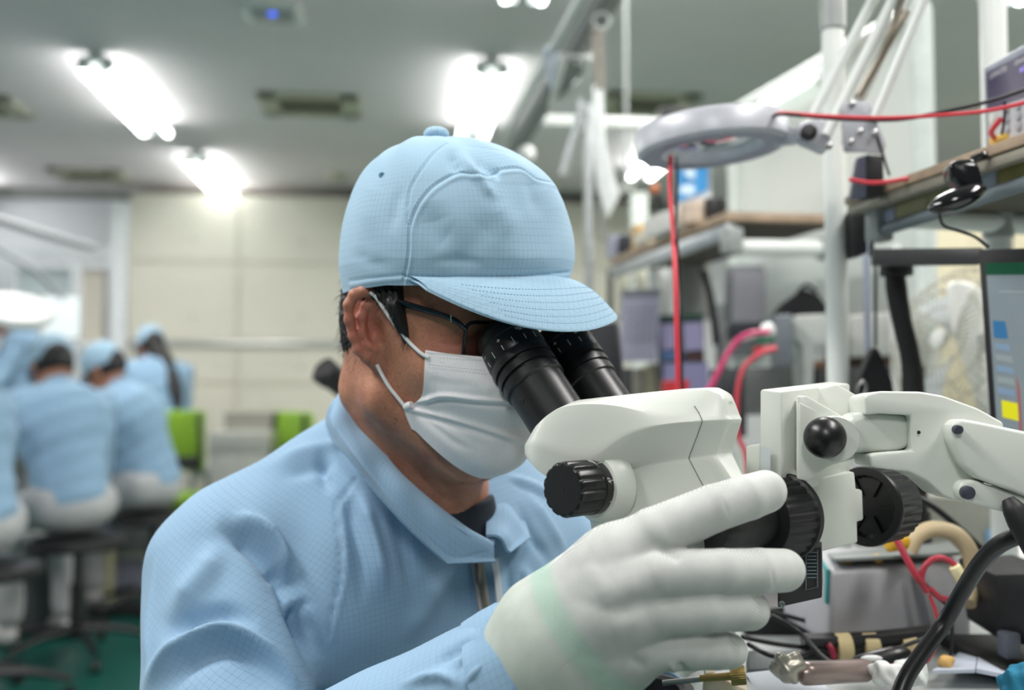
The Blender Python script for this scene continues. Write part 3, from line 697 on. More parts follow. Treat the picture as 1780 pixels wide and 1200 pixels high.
# cuffs: open rolled ends of the sleeves
for (E_, W_c, r0) in ((RE, RW, .0512), (LE, LW, .043)):
    ax = nrm(W_c-E_); x_, y_, _ = frame(ax, ar(0, 1, .2)); prof = [(r0+.001, -.030), (r0+.0022, -.015), (r0+.0022, -.002), (r0+.001, .001), (r0-.001, .0015), (r0-.0025, 0), (r0-.003, -.03)]
    vf = lathe(prof, W_c+ax*.010, ax, 90)
    q = vf[0]-W_c; ang = np.arctan2(q@y_, q@x_); v2 = vf[0]+(.0022*np.sin(ang*3+1)+.0012*np.sin(ang*7))[:, None]*(q-np.outer(q@ax, ax))/r0+ax*(.004*np.sin(ang*2))[:, None]
    c_ = mk('cuff', (v2, vf[1][:-2]), m_jacket, jac, angle=180); attr(c_, 'cloth', np.stack([ang*.05, q@ax+.2, ang*0], 1))

# collar: a folded band round the neck, sewn to the neckline
inner = PL([(842, 938, .878), (800, 908, .868), (757, 875, .866), (705, 830, .872), (664, 785, .885), (638, 740, .902), (626, 695, .925), (626, 660, .962), (655, 640, 1.000), (715, 650, 1.03), (775, 690, 1.045), (822, 750, 1.035), (842, 805, 1.005), (848, 850, .965), (846, 895, .925), (845, 930, .888)])
outer = PL([(862, 976, .868), (778, 980, .848), (716, 922, .838), (655, 855, .838), (608, 795, .846), (574, 755, .860), (567, 722, .885), (585, 690, .930), (630, 672, 1.010), (700, 700, 1.075), (790, 745, 1.09), (862, 780, 1.075), (890, 830, 1.03), (905, 880, .985), (922, 934, .925), (888, 960, .893)])
ia, oa = resamp(catmull(inner, 16), 260), resamp(catmull(outer[1:-1], 16), 260)
# sharp collar corners
oa = np.vstack([np.linspace(outer[0], outer[1], 22)[:-1], resamp(catmull(outer[1:-1], 16), 218), np.linspace(outer[-2], outer[-1], 22)[1:]]); ia = resamp(catmull(inner, 16), len(oa))
nn_ = len(oa); ks = 34; V = np.zeros((nn_, ks, 3)); cen = NB+ar(0, 0, .02)
stand = []
for i in range(nn_):
    o_ = nrm((ia[i]-cen)*ar(1, 1, 0)); 
    for k in range(ks):
        s = k/(ks-1)
        V[i, k] = ia[i]+(oa[i]-ia[i])*s+(o_*.007+ZZ*.006)*math.sin(min(1, s*1.15)*PI)*(1-.5*s)
V2 = V.copy()
nb = [(i*ks) for i in range(nn_)]
vf0 = (V.reshape(-1, 3), grid_faces(nn_, ks)); Nn = vnormals(vf0[0], np.array(vf0[1]))
if np.einsum('ij,ij->i', Nn, vf0[0]-cen).mean() < 0: Nn = -Nn; vf0 = (vf0[0], [a[::-1] for a in vf0[1]])
jit = .0008*np.sin(np.arange(nn_)*.35)[:, None]*np.sin(np.linspace(0, PI, ks))[None]
Vo = vf0[0]+Nn*jit.reshape(-1)[:, None]
CS = [([(842, 960), (785, 968), (715, 908), (655, 840), (612, 785), (585, 748)], 2.0, -.0007, 'full'), ([(640, 700), (660, 770), (700, 830)], 12, .0015), ([(600, 700), (640, 790), (690, 850)], 10, -.001)]
Vo = strokes(Vo, Nn, CS); Vi = Vo-Nn*.0026; n1 = nn_*ks
fs = [tuple(a) for a in vf0[1]]+[tuple(i+n1 for i in a[::-1]) for a in vf0[1]]
bd = [i*ks for i in range(nn_)]+[(nn_-1)*ks+j for j in range(1, ks)]+[i*ks+ks-1 for i in range(nn_-2, -1, -1)]+[j for j in range(ks-2, 0, -1)]
fs += [(bd[i], bd[(i+1) % len(bd)], bd[(i+1) % len(bd)]+n1, bd[i]+n1) for i in range(len(bd))]
# collar stand going down inside the neckline
collar = mk('collar', (np.vstack([Vo, Vi]), fs), m_jacket, jac, angle=70)
cc_ = np.zeros((nn_, ks, 3)); sl = np.r_[0, np.cumsum(np.linalg.norm(np.diff((ia+oa)/2, axis=0), axis=1))]; cc_[:, :, 0] = sl[:, None]; cc_[:, :, 1] = (np.linalg.norm(oa-ia, axis=1)[:, None]*np.linspace(0, 1, ks)[None]); attr(collar, 'cloth', np.vstack([cc_.reshape(-1, 3)]*2))
sv = np.zeros((nn_, 10, 3))
for i in range(nn_):
    o_ = nrm((ia[i]-cen)*ar(1, 1, 0))
    for k in range(10): sv[i, k] = ia[i]-o_*(.0005+.001*k/9)-ZZ*((.008+.037*min(1, max(0, min(i, nn_-1-i)-26)/50))*k/9)+o_*.012*(k/9)**2
stc = mk('collar_stand', (sv.reshape(-1, 3), grid_faces(nn_, 10)), m_jacket, jac, angle=180); attr(stc, 'cloth', np.stack([np.repeat(sl, 10), np.tile(np.linspace(0, .045, 10), nn_), np.zeros(nn_*10)], 1))

# front placket and zip
m_tape = mat('zip_tape', (148, 150, 150), .9, bump=.3, bs=1500); m_zip = mat('zip_metal', (120, 116, 108), .35, .8)
def onj(px, py, off=.001): return on(px, py, jb, off)
zl = [(828, 972), (834, 1010), (840, 1045), (850, 1092), (866, 1150)]; za = [(858, 970), (864, 1010), (868, 1050), (872, 1100), (880, 1160)]
def strip(L1, off, wpx, th):
    pts = [onj(a, b, off) for a, b in catmull(np.array(L1, float), 6)]; pts = [p for p in pts if p is not None and (p-CAM)@CF > .83]; V = []
    for p in pts:
        for s, h in ((-1, 0), (-1, th), (1, th), (1, 0)): V.append(p+tl*s*wpx-tf*0+tf*h)
    n = len(pts); f = [(i*4+k, i*4+(k+1) % 4, (i+1)*4+(k+1) % 4, (i+1)*4+k) for i in range(n-1) for k in range(4)]+[(3, 2, 1, 0), (n*4-4, n*4-3, n*4-2, n*4-1)]
    return np.array(V), f, pts
a_, b_, zp = strip(zl, .003, .0066, .0015); zip_ = mk('zip', (a_, b_), m_tape, jac, angle=30)
a_, b_, _ = strip(za, .004, .0036, .002); mk('placket_edge', (a_, b_), mat('zip_tape_light', (196, 204, 208), .9, bump=.3, bs=1500), jac, angle=30)
zr = resamp(np.array(zp), 60); tv = []
for i, p in enumerate(zr): tv.append(box(p+tf*.0022+tl*(.0011 if i % 2 else -.0011), (.0030, .0014, .0012), np.array([tl, tf, ZZ]), .0003, 1))
s_ = mk('zip_teeth', join(*tv), m_zip, zip_); s_['kind'] = 'stuff'
p = zr[1]+tf*.004; mk('zip_slider', box(p, (.006, .003, .010), np.array([tl, tf, ZZ]), .001), m_zip, zip_)
mk('zip_pull', box(p-ZZ*.012+tf*.001, (.0042, .0016, .018), np.array([tl, tf, ZZ]), .0008), m_zip, zip_)
pb = onj(921, 1040, .001)
if pb is not None: mk('badge', tube([pb-tl*.004-ZZ*.002, pb, pb+tl*.006+ZZ*.003], .002, 8), mat('teal_thread', (20, 150, 190), .6), jac)
# sleeve and yoke stitching
th_ = []
for L in ([(600, 885), (605, 930), (606, 1000), (594, 1060), (580, 1115)], [(862, 962), (784, 970)], [(816, 1000), (822, 1050), (830, 1100)]):
    c = resamp(catmull(np.array(L, float), 8) if len(L) > 2 else np.array(L, float), 90); pts = [onj(a, b, .0002) for a, b in c]
    for a, b in zip(pts[::2], pts[1::2]):
        if a is not None and b is not None and np.linalg.norm(a-b) < .008: th_.append(tube([a, b], .00024, 4, spline=False))
s_ = mk('stitching', join(*th_), m_thread, jac); s_['kind'] = 'stuff'

# ---- glove: palm, four fingers and the thumb, closing on the focus knob
def PH_(px, py, d): return P(px, py, d*1.05)
GK = 1.088
def D_(px): return 0
fing = {
 'index': ([(1060, 985, .615), (1135, 929, .613), (1240, 884, .622), (1300, 865, .632), (1330, 855, .638)], [.021, .0156, .0142, .0138, .0132]),
 'middle': ([(1060, 1030, .605), (1140, 1000, .600), (1255, 995, .606), (1320, 993, .618), (1362, 992, .628)], [.021, .0150, .0136, .0134, .0130]),
 'ring': ([(1050, 1075, .603), (1140, 1065, .600), (1230, 1062, .603), (1280, 1060, .612), (1304, 1062, .622)], [.021, .0145, .0126, .0124, .0118]),
 'little': ([(1030, 1130, .612), (1110, 1128, .606), (1200, 1130, .606), (1245, 1130, .612), (1268, 1132, .620)], [.021, .0140, .0118, .0116, .0108])}
thumb = ([(990, 1080, .645), (1070, 1020, .668), (1150, 972, .684), (1215, 945, .684), (1246, 934, .684)], [.020, .018, .0155, .0135, .012])
WR0, WR1 = PH_(850, 1215, .650), PH_(960, 1130, .628)
def glove_sdf(X):
    d = sd_rc(X, WR0, WR1, .034*GK, .037*GK)
    d = smin(d, sd_rc(X, PH_(960, 1090, .625), PH_(1070, 985, .618), .032*GK, .025*GK), .02)
    d = smin(d, sd_rc(X, PH_(975, 1150, .628), PH_(1080, 1060, .612), .034*GK, .026*GK), .02)
    d = smin(d, sd_rc(X, PH_(990, 1190, .632), PH_(1080, 1130, .620), .032*GK, .025*GK), .02)
    fs = None
    for n_, (pts, rs) in fing.items():
        e = sd_poly(X, [PH_(*p) for p in pts], np.array(rs)*GK, .0012); fs = e if fs is None else smin(fs, e, .0020)
    d = smin(d, fs, .009)
    t = sd_poly(X, [PH_(*p) for p in thumb[0]], np.array(thumb[1])*GK, .006)
    return smin(d, t, .010)
V, F = nets(glove_sdf, P(850, 1215, .67)+ar(-.07, -.10, -.07), P(1380, 850, .70)+ar(.05, .10, .05), .0014)
N = vnormals(V, F)
GS = [([(1040, 1045), (1085, 1022), (1130, 1015)], 26, .0010), ([(1040, 1110), (1090, 1085), (1130, 1080)], 24, .0012), ([(1060, 1075), (1100, 1052), (1150, 1040)], 16, -.0016), ([(1130, 940), (1170, 965), (1185, 975)], 9, -.002),
      ([(1262, 845), (1258, 870), (1270, 905)], 3, -.0006), ([(1345, 955), (1342, 990), (1348, 1035)], 3, -.0006), ([(1180, 1150), (1195, 1175)], 5, -.002), ([(1165, 1150), (1175, 1180)], 5, .0018), ([(1140, 1055), (1200, 1040)], 4, -.001),
      ([(1000, 960), (1040, 1010), (1060, 1060)], 16, .0008), ([(1090, 1140), (1130, 1165)], 10, -.0012)]
V = strokes(V, N, GS)
X = V.astype(np.float32); tipf = np.zeros(len(V)); allf = dict(fing); allf['thumb'] = thumb
for n_, (pts, rs) in allf.items():
    w3 = [PH_(*p) for p in pts]; tot = nrm(w3[-1]-w3[-3]); base = w3[3] if n_ in ('index', 'middle') else w3[4]
    near = sd_poly(X, w3[2:], np.array(rs[2:])*GK) < .004; a = (V-base)@tot
    tipf = np.maximum(tipf, near*np.clip((a+.004)/.004, 0, 1))
gax = nrm(PH_(1100, 1040, .615)-PH_(890, 1190, .64)); gv = (V-PH_(890, 1190, .64))@gax/GK
m = bpy.data.materials.new('knit_glove'); m.use_nodes = True; t = NT(m); A = t.attr('glv').outputs['Vector']; sp = t.new('ShaderNodeSeparateXYZ'); t.l.new(A, sp.inputs[0])
ribs = t.math('SINE', t.math('MULTIPLY', t.math('ADD', sp.outputs[1], t.math('MULTIPLY', t.noise(40, 2, A), .001)), 2*PI/.00115)); r2 = t.math('SINE', t.math('MULTIPLY', sp.outputs[0], 2*PI/.0013)); kn = t.math('MULTIPLY', t.math('ADD', ribs, t.math('MULTIPLY', r2, .6)), .5)
tipk = t.attr('tip').outputs['Fac']; knm = t.math('MULTIPLY', kn, t.math('SUBTRACT', 1.0, tipk))
base = t.ramp(knm, [(0, col(184, 188, 184)), (.8, col(220, 223, 220))])
base = t.mix(t.math('MULTIPLY', tipk, .35), base, col(228, 231, 227))
g0 = t.attr('green').outputs['Fac']; base = t.mix(t.math('MULTIPLY', g0, .75), base, col(158, 198, 178))
w0 = t.attr('wrist').outputs['Fac']; base = t.mix(t.math('MULTIPLY', w0, .35), base, col(190, 208, 190))
nn0 = t.ramp(t.noise(60, 3, t.gen()), [(.35, (.93,)*3), (.65, (1.03,)*3)]); base = t.mix(1, base, nn0, 'MULTIPLY')
t.l.new(base, t.b.inputs['Base Color']); t.b.inputs['Roughness'].default_value = .85; t.b.inputs['Specular IOR Level'].default_value = .25; t.bump(knm, .35, .0005)
m_glove = m
def glove_attrs(o, V, tipf, gv):
    attr(o, 'tip', tipf); attr(o, 'green', np.exp(-((gv-.064)/.008)**4)*.8); attr(o, 'wrist', np.clip((.056-gv)/.004, 0, 1))
    side = nrm(np.cross(gax, CF)); s2 = np.cross(gax, side); q = V0g-WR1; lin = V0g@side; an = np.arctan2(q@side, -(q@s2))*.038+WR1@side; attr(o, 'glv', np.stack([gv, np.where(gv < .064, an, lin), V[:, 0]*0], 1))
V0g = V.copy()
glove = mk('glove', (V, F), m_glove, man, angle=180); glove_attrs(glove, V, tipf, gv); glove['label'] = 'white knit glove with a pale green band at the wrist'
# left hand, gloved, below the frame holding the work piece
mv = V.copy(); Lc = P(1130, 950, .66); q = (V-PH_(890, 1190, .64)); up_ = ZZ
ml = (q*ar(-.0+1, -1, 1))@rotz(math.radians(60)).T+LW+ar(-.004, .01, -.02)
g2 = mk('glove', (ml, F[:, ::-1]), m_glove, man, angle=180); glove_attrs(g2, ml, tipf, gv)
# trousers and legs, seated (below the frame)
tr = []
def leg_sdf(X):
    d = None
    hip = CH0*ar(1, 1, 0)+ar(0, 0, .56)
    for s in (-1, 1):
        h0 = hip+tl*.09*s; k0 = h0+tf*.40+tl*.05*s-ar(0, 0, .02); a0 = k0-ar(0, 0, .43)+tf*.02
        e = smin(sd_rc(X, h0, k0, .085, .062), sd_rc(X, k0, a0, .060, .045), .03); d = e if d is None else smin(d, e, .02)
        d = smin(d, sd_rc(X, a0-ar(0, 0, .03), a0+tf*.15-ar(0, 0, .055), .04, .032), .02)
    d = smin(d, sd_el(X, hip+ar(0, 0, .08), (.18, .13, .17), TM), .05); return d
V, F = nets(leg_sdf, CH0*ar(1, 1, 0)+ar(-.35, -.65, .0), CH0*ar(1, 1, 0)+ar(.55, .25, .85), .012)
tro = mk('trousers', (V, F), cloth('trouser_cloth', (196, 202, 208), line=False), man, angle=180); attr(tro, 'cloth', V)
# ================================================================ stereo microscope on its articulated arm
AM = math.radians(45); mF = ar(math.sin(AM), -math.cos(AM), 0); mb_ = ar(math.cos(AM), math.sin(AM), 0); IP = .033
E1 = P(888, 603, .808); S0 = E1+mb_*IP; MA = np.array([mF, mb_, ZZ])
def mw(u, v, z): return S0+u*mF+v*mb_+z*ZZ
def sl(px, py, v): q = hit(px, py, S0+v*mb_, mb_)-S0; return np.array([q@mF, v, q[2]])
scope = thing('stereo_microscope', 'white stereo microscope with black eyepieces on a white jointed arm, held by the gloved hand', 'microscope', mw(.18, 0, -.40))
LV = [(.034, [(955, 722), (1000, 696), (1100, 686), (1180, 679), (1228, 677), (1252, 686), (1268, 706)]),
      (.062, [(922, 750), (958, 716), (1003, 702), (1066, 704), (1144, 722), (1200, 722), (1273, 723)]),
      (.066, [(905, 778), (925, 770), (990, 788), (1035, 790), (1090, 755), (1160, 737), (1279, 729)]),
      (.0645, [(906, 786), (937, 822), (988, 842), (1040, 806), (1095, 766), (1165, 742), (1278, 735)]),
      (.047, [(1018, 888), (1040, 862), (1078, 828), (1130, 808), (1195, 797), (1254, 788)]),
      (.049, [(1019, 893), (1042, 868), (1080, 836), (1134, 815), (1197, 804), (1256, 794)]),
      (.054, [(1022, 922), (1100, 912), (1180, 902), (1250, 892), (1318, 884)]),
      (.044, [(1034, 940), (1100, 936), (1180, 930), (1250, 918), (1312, 902)])]
ns_ = 60; rings = []
for w, pl in LV:
    p2 = resamp(catmull(np.array(pl, float), 6) if w > .04 else np.array(pl, float), ns_); ww = (w+.010)*(1-.93*np.clip((p2[:, 0]-905)/378, 0, 1)**1.25)*(1-np.abs(2*np.linspace(0, 1, ns_)-1)**26)**(1/3.)
    near = np.array([sl(x, y, -v_) for (x, y), v_ in zip(p2, ww)]); far = near[::-1].copy()[1:-1]; far[:, 1] *= -1; rings.append(np.vstack([near, far]))
nr_ = len(rings[0]); Vb = []
# smooth loft between the levels with a few in-between rings for rounded edges
def lofts(rings, fr):
    out = []
    for i in range(len(rings)-1):
        for t_ in fr: out.append(rings[i]*(1-t_)+rings[i+1]*t_)
    out.append(rings[-1]); return out
RL = lofts(rings, (0, .12, .5, .88)); Vb = np.vstack(RL); Fb = grid_faces(len(RL), nr_, False, True)
off = len(Vb); crest = RL[0]; mid_ = np.array([(crest[i]+crest[(nr_-i) % nr_ if i else 0])/2 for i in range(ns_)])
top_in = crest.copy(); top_in[:, 1] *= .55; top_in[:, 2] += .0016; Vb = np.vstack([Vb, top_in]); Fb += [(i, (i+1) % nr_, off+(i+1) % nr_, off+i) for i in range(nr_)]
Fb += [(off+i, off+i+1, off+(nr_-i-1) % nr_, off+(nr_-i) % nr_) for i in range(1, ns_-2)]+[(off, off+1, off+nr_-1), (off+ns_-2, off+ns_-1, off+ns_)]
b0 = (len(RL)-1)*nr_; Fb += [(b0+i, b0+i+1, b0+(nr_-i-1) % nr_, b0+(nr_-i) % nr_) for i in range(1, ns_-2)]+[(b0, b0+1, b0+nr_-1), (b0+ns_-2, b0+ns_-1, b0+ns_)]
bm = bmesh.new(); bvs = [bm.verts.new(tuple(S0+q@MA)) for q in Vb]
for f in Fb:
    try: bm.faces.new([bvs[i] for i in f])
    except Exception: pass
bmesh.ops.recalc_face_normals(bm, faces=bm.faces)
for _ in range(2): bmesh.ops.smooth_vert(bm, verts=bm.verts, factor=.35, use_axis_x=True, use_axis_y=True, use_axis_z=True)
hv = bm_out(bm); housing = mk('housing', hv, m_white, scope, angle=24)
hb = BVHTree.FromPolygons([tuple(a) for a in hv[0]], hv[1])
m_gap = mat('seam_dark_grey', (86, 92, 88), .8, var=0)  # dark grey line along the housing's panel seam
pts = [on(x, y, hb, .0001) for x, y in resamp(catmull(np.array([(1207, 706), (1215, 718), (1221, 732), (1213, 755), (1205, 776), (1197, 797), (1210, 822), (1224, 848), (1240, 876)], float), 1), 50)]
mk('seam', tube([p for p in pts if p is not None], .00032, 5, spline=False), m_gap, housing)
# objective turret and ring light under the head (mostly behind the hand)
oc = mw(.105, 0, 0); oc[2] = rings[-1][:, 2].mean()+S0[2]
mk('objective', lathe([(.034, 0), (.034, -.030), (.028, -.036), (.028, -.070), (.025, -.073)], oc+ZZ*.012, ZZ, 48), m_white, scope)
# eyepieces
TA = math.radians(48.5); tax = nrm(mF*math.cos(TA)-ZZ*math.sin(TA))
m_mark = mat('white_marking', (225, 228, 228), .6, var=0)
for s in (-1, 1):
    o_ = S0+s*mb_*IP
    R0 = .0262
    prof = [(R0*.60, -.004), (R0*.70, -.014), (R0*.88, -.016), (R0*.96, -.013), (R0, -.008), (R0, .014), (R0*.985, .015), (R0*.985, .017), (R0, .018), (R0*1.0, .0235), (R0*.93, .0240), (R0*.93, .0262), (R0*.985, .0268), (R0*.985, .0325), (R0*.92, .0330), (R0*.92, .0350), (R0*.97, .0356), (R0*.97, .0425), (R0*.90, .0436), (R0*.90, .086)]
    ep = mk('eyepiece', lathe(prof, o_, tax, 72), m_black, scope, angle=30)
    mk('lens_glass', lathe([(0, -.006), (R0*.59, -.0045)], o_, tax, 32), mat('coated_glass', (30, 30, 60), .05, var=0, coat=1), ep)
    mk('rubber_ring', lathe([(R0*.985, -.0035), (R0*1.015, -.003), (R0*1.015, -.0005), (R0*.985, 0)], o_, tax, 60, None), m_matblack, ep)
    x_, y_, a_ = frame(tax); mk_ = []
    for k in range(16):
        t_ = 2*PI*k/16; n_ = math.cos(t_)*x_+math.sin(t_)*y_; tg = np.cross(a_, n_); c_ = o_+n_*(R0+.00005)+a_*(.0115 if k % 2 else .0105)
        mk_.append(box(c_, (.00045, .0048 if k % 2 else .0062, .0002), np.array([tg, a_, n_])))
        if k % 4 == 1: mk_.append(box(o_+n_*(R0+.00005)+a_*.004, (.0030, .0005, .0002), np.array([tg, a_, n_])))
        if k % 4 == 3: mk_.append(box(o_+n_*(R0+.00005)+a_*.004, (.0005, .0030, .0002), np.array([tg, a_, n_]))); mk_.append(box(o_+n_*(R0+.00005)+a_*.004, (.0030, .0005, .0002), np.array([tg, a_, n_])))
    mk('scale_marks', join(*mk_), m_mark, ep)
    n_ = nrm((CAM-o_)-a_*np.dot(CAM-o_, a_)); c_ = o_+a_*.056+nrm(n_+np.cross(a_, n_)*(.9 if np.cross(a_, n_)[0] < 0 else -.9))*(R0*.90)
    mk('set_screw', lathe([(.0021, 0), (.0021, .0004), (.0013, .0005), (.0012, .0001), (0, .0001)], c_, nrm(c_-o_-a_*.056), 18), m_dsteel, ep)
def text3(body, org, ex, ey, size, m, parent, name='lettering'):
    cu_ = bpy.data.curves.new(name, 'FONT'); cu_.body = body; cu_.size = size; cu_.align_x = 'CENTER'; cu_.align_y = 'CENTER'; cu_.extrude = .00005
    o = bpy.data.objects.new(name, cu_); C.objects.link(o); dg = bpy.context.evaluated_depsgraph_get(); me = bpy.data.meshes.new_from_object(o.evaluated_get(dg)); bpy.data.objects.remove(o)
    V = np.array([v.co for v in me.vertices]); f = [list(p.vertices) for p in me.polygons]; ex, ey = nrm(ex), nrm(ey); V = V@np.array([ex, ey, np.cross(ex, ey)])+np.asarray(org)
    return mk(name, (V, f), m, parent, smooth=False)
o_ = S0-mb_*IP; n_ = nrm((CAM-o_)-tax*np.dot(CAM-o_, tax)); tg = np.cross(tax, n_); n2 = nrm(n_-tg*.75)if tg[0] < 0 else nrm(n_+tg*.75)
text3('WF10X', o_+tax*.003+n2*(R0+.0004), np.cross(tax, n2)*(1 if np.cross(tax, n2)[0] > 0 else -1), -tax, .0042, m_mark, scope)
# zoom knobs on both sides
kz = sl(1035, 846, -.050)
for s in (-1, 1):
    kc = mw(kz[0], s*.043, kz[2]); ax = mb_*s
    mk('knob_boss', lathe([(.0285, -.004), (.0275, .002), (.0235, .0085), (.0225, .0100)], kc, ax, 48), m_white, scope)
    kn = mk('zoom_knob', lathe([(.0195, .0095), (.0198, .0102), (.0198, .0165), (.0190, .0170), (.0190, .0180), (.0196, .0186), (.0196, .0400), (.0186, .0418), (.0172, .0424), (.0166, .0424), (.015, .0424), (0, .0424)], kc, ax, 168, (.0186, .0419, 14, .075, 2)), m_black, scope, angle=30)
    x_, y_, a_ = frame(ax); mk_ = []
    for k, tx in enumerate(('.67', '1', '1.5', '2', '3', '4', '4.5', '')):
        t_ = 2*PI*k/8+.3; n_ = math.cos(t_)*x_+math.sin(t_)*y_; tg = np.cross(a_, n_); mk_.append(box(kc+n_*.0199+a_*.0112, (.0004, .0016, .0002), np.array([tg, a_, n_])))
        if tx and s < 0: text3(tx, kc+n_*.0200+a_*.0142, tg, a_, .0040, m_mark, kn)
    mk('scale_marks', join(*mk_), m_mark, kn)
    mk('screw', lathe([(.0012, .0), (.0012, .0004), (0, .0003)], kc+a_*.0424, a_, 12), m_matblack, kn)
    if s < 0:
        n_ = nrm((CAM-kc)-a_*np.dot(CAM-kc, a_)); mk('grub_hole', lathe([(.0016, 0), (.0016, .0003), (0, .0001)], kc+a_*.027+n_*.0194, n_, 14), m_matblack, kn)
KS = 1.085; P0_, lathe0, tube0, prism0, plate0, sphere0 = P, lathe, tube, prism, plate, sphere
def P(px, py, d): return P0_(px, py, d*KS)
def PL(pts): return [P(*p) for p in pts]
def lathe(pr, o, a, seg=40, rib=None, caps=True): return lathe0([(r_*KS, h_*KS) for r_, h_ in pr], o, a, seg, None if rib is None else (rib[0]*KS, rib[1]*KS)+tuple(rib[2:]), caps)
def tube(p, r, *a, **k): return tube0(p, np.asarray(r)*KS if np.ndim(r) else r*KS, *a, **k)
def prism(p, ext, *a, **k): return prism0(p, np.asarray(ext, float)*KS, *a, **k)
def plate(px, q, n, th, bev=0.0, seg=2):
    n = nrm(n); pts = [hit(x, y, q, n) for x, y in px]; n = -n if np.dot(n, ray(*px[0])) < 0 else n
    return prism0(pts, n*th*KS, bev, seg)
def sphere(c, r, *a, **k): return sphere0(c, np.asarray(r)*KS, *a, **k)
# focus block with the two big knobs
kb = nrm(ar(.777, .629, 0)); kf = ar(kb[1], -kb[0], 0)
fb = mk('focus_block', prism(PL([(1392, 838, .712), (1486, 820, .742), (1489, 850, .743), (1500, 852, .747), (1502, 905, .747), (1491, 908, .744), (1492, 944, .744), (1388, 970, .712)]), -kf*.045, .0018, 2), m_white, scope, angle=35)
kc = P(1369, 897, .700)
mk('focus_knob', lathe([(.010, -.001), (.0290, -.001), (.0300, .001), (.0300, .0050), (.0286, .0062), (.0272, .0300), (.0255, .0330), (.0180, .0338)], kc, -kb, 180, (.0062, .031, 26, .035, .6)), m_matblack, scope, angle=30)
mk('fine_knob', lathe([(.0176, 0), (.0178, .0015), (.0172, .022), (.0182, .024), (.0182, .050), (.0170, .053), (0, .053)], kc-kb*.0332*KS, -kb, 120, (.026, .050, 20, .03, .6)), m_matblack, scope, angle=30)
kc2 = P(1503, 881, .765)
fk = mk('focus_knob', lathe([(.008, .006), (.0220, .006), (.0240, .0015), (.0300, 0), (.0309, .0015), (.0309, .0030), (.0303, .0040), (.0290, .0330), (.0275, .0350), (0, .0356)], kc2, kb, 180, (.0040, .0330, 30, .03, .6)), m_black, scope, angle=30)
for k in range(6):
    t_ = PI*k/3; x_, y_, a_ = frame(kb); d_ = math.cos(t_)*x_+math.sin(t_)*y_; mk('web', box(kc2+d_*.0168+a_*.0052, (.0146, .0014, .003), np.array([d_, np.cross(a_, d_), a_])), m_black, fk)
DS = 1.08*KS
def P(px, py, d): return P0_(px, py, d*DS)
def PL(pts): return [P(*p) for p in pts]
# column, dovetail plate and bracket
mk('rail', plate([(1296, 776), (1322, 771), (1323, 832), (1296, 834)], P(1310, 800, .665), -mb_, .030, .0015), m_white, scope, angle=35)
mk('mount_plate', prism(PL([(1320, 677, .652), (1358, 681, .640), (1358, 862, .640), (1320, 858, .652)]), P(1470, 668, .690)-P(1358, 681, .640), .0022, 2), m_white, scope, angle=35)
mk('label_patch', prism(PL([(1322.5, 776, .6465), (1339, 778, .6412), (1339, 826, .6412), (1322.5, 824, .6465)]), (0, .0004, 0), 0), mat('pale_label', (196, 206, 208), .5), scope, angle=35)
bt_ = 0.0
def pxz(L, d): return [(x, y) for x, y in L]
qB = P(1440, 760, .635); nB = nrm(ar(-.12, -1, 0))
mk('bracket', plate([(1386, 688), (1402, 688), (1472, 728), (1482, 760), (1470, 800), (1440, 812), (1404, 838), (1386, 834)], qB, nB, .006, .0018), m_white, scope, angle=35)
mk('bracket', plate([(1386, 683), (1455, 668), (1505, 696), (1560, 722), (1560, 780), (1480, 800), (1404, 820), (1386, 815)], qB+ar(0, .038, 0), nB, .006, .0018), m_white, scope, angle=35)
mk('bracket_floor', prism(PL([(1390, 700, .637), (1475, 742, .635), (1475, 800, .635), (1390, 826, .637)]), ar(.002, .036, .004), .001), m_white, scope, angle=35)
mk('bracket_boss', lathe([(.0158, 0), (.0158, .013), (.0150, .014)], P(1446, 762, .640), nB, 48), m_white, scope, angle=35)
bk = P(1434, 761, .622); mk('ball_knob', sphere(bk, .0141, 48, 30), m_black, scope)
mk('neck', lathe([(.007, 0), (.007, .016)], bk-nB*.014, nB, 24), m_matblack, bpy.data.objects['ball_knob'])
# pivot link, fork and the two-bar arm running out to the right
mk('pivot_link', plate([(1476, 724), (1502, 716), (1583, 722), (1587, 776), (1560, 786), (1486, 788), (1474, 762)], P(1530, 750, .628), nrm(ar(-.05, -1, 0)), .030, .006, 4), m_white, scope, angle=50)
fork = [(1502, 692), (1508, 685), (1530, 680), (1600, 681), (1640, 688), (1700, 710), (1745, 735), (1745, 790), (1700, 858), (1690, 872), (1668, 872), (1640, 862), (1612, 836), (1580, 820), (1540, 816), (1514, 812), (1511, 792), (1520, 788), (1586, 783), (1583, 722), (1530, 719), (1505, 722)]
mk('fork', plate(fork, P(1620, 760, .618), nrm(ar(-.08, -1, .03)), .042, .0030, 3), m_white, scope, angle=50)
mk('arm_cover', plate([(1652, 746), (1658, 733), (1672, 728), (1700, 733), (1800, 754), (1960, 790), (1960, 935), (1800, 870), (1700, 832), (1680, 812), (1656, 766)], P(1700, 780, .600), nrm(ar(-.10, -1, .02)), .020, .0035, 3), m_white, scope, angle=50)
mk('lower_bar', plate([(1665, 852), (1672, 838), (1692, 834), (1760, 856), (1960, 930), (1960, 985), (1800, 905), (1690, 876), (1672, 870)], P(1700, 850, .603), nrm(ar(-.10, -1, .02)), .022, .003, 3), m_white, scope, angle=50)
for x, y, d, r_ in ((1666, 747, .5985, .0030), (1683, 857, .6005, .0044)): mk('pivot_bolt', lathe([(r_, -.004), (r_, .0008), (r_*.8, .0013), (0, .0013)], P(x, y, d), nrm(ar(-.1, -1, .02)), 24), mat('navy_cap', (52, 56, 70), .5, var=0), scope)
mk('clamp_lever', tube(PL([(1752, 868, .597), (1762, 885, .594), (1775, 910, .592), (1800, 960, .59)]), [.004, .007, .008, .007], 12), m_matblack, scope)
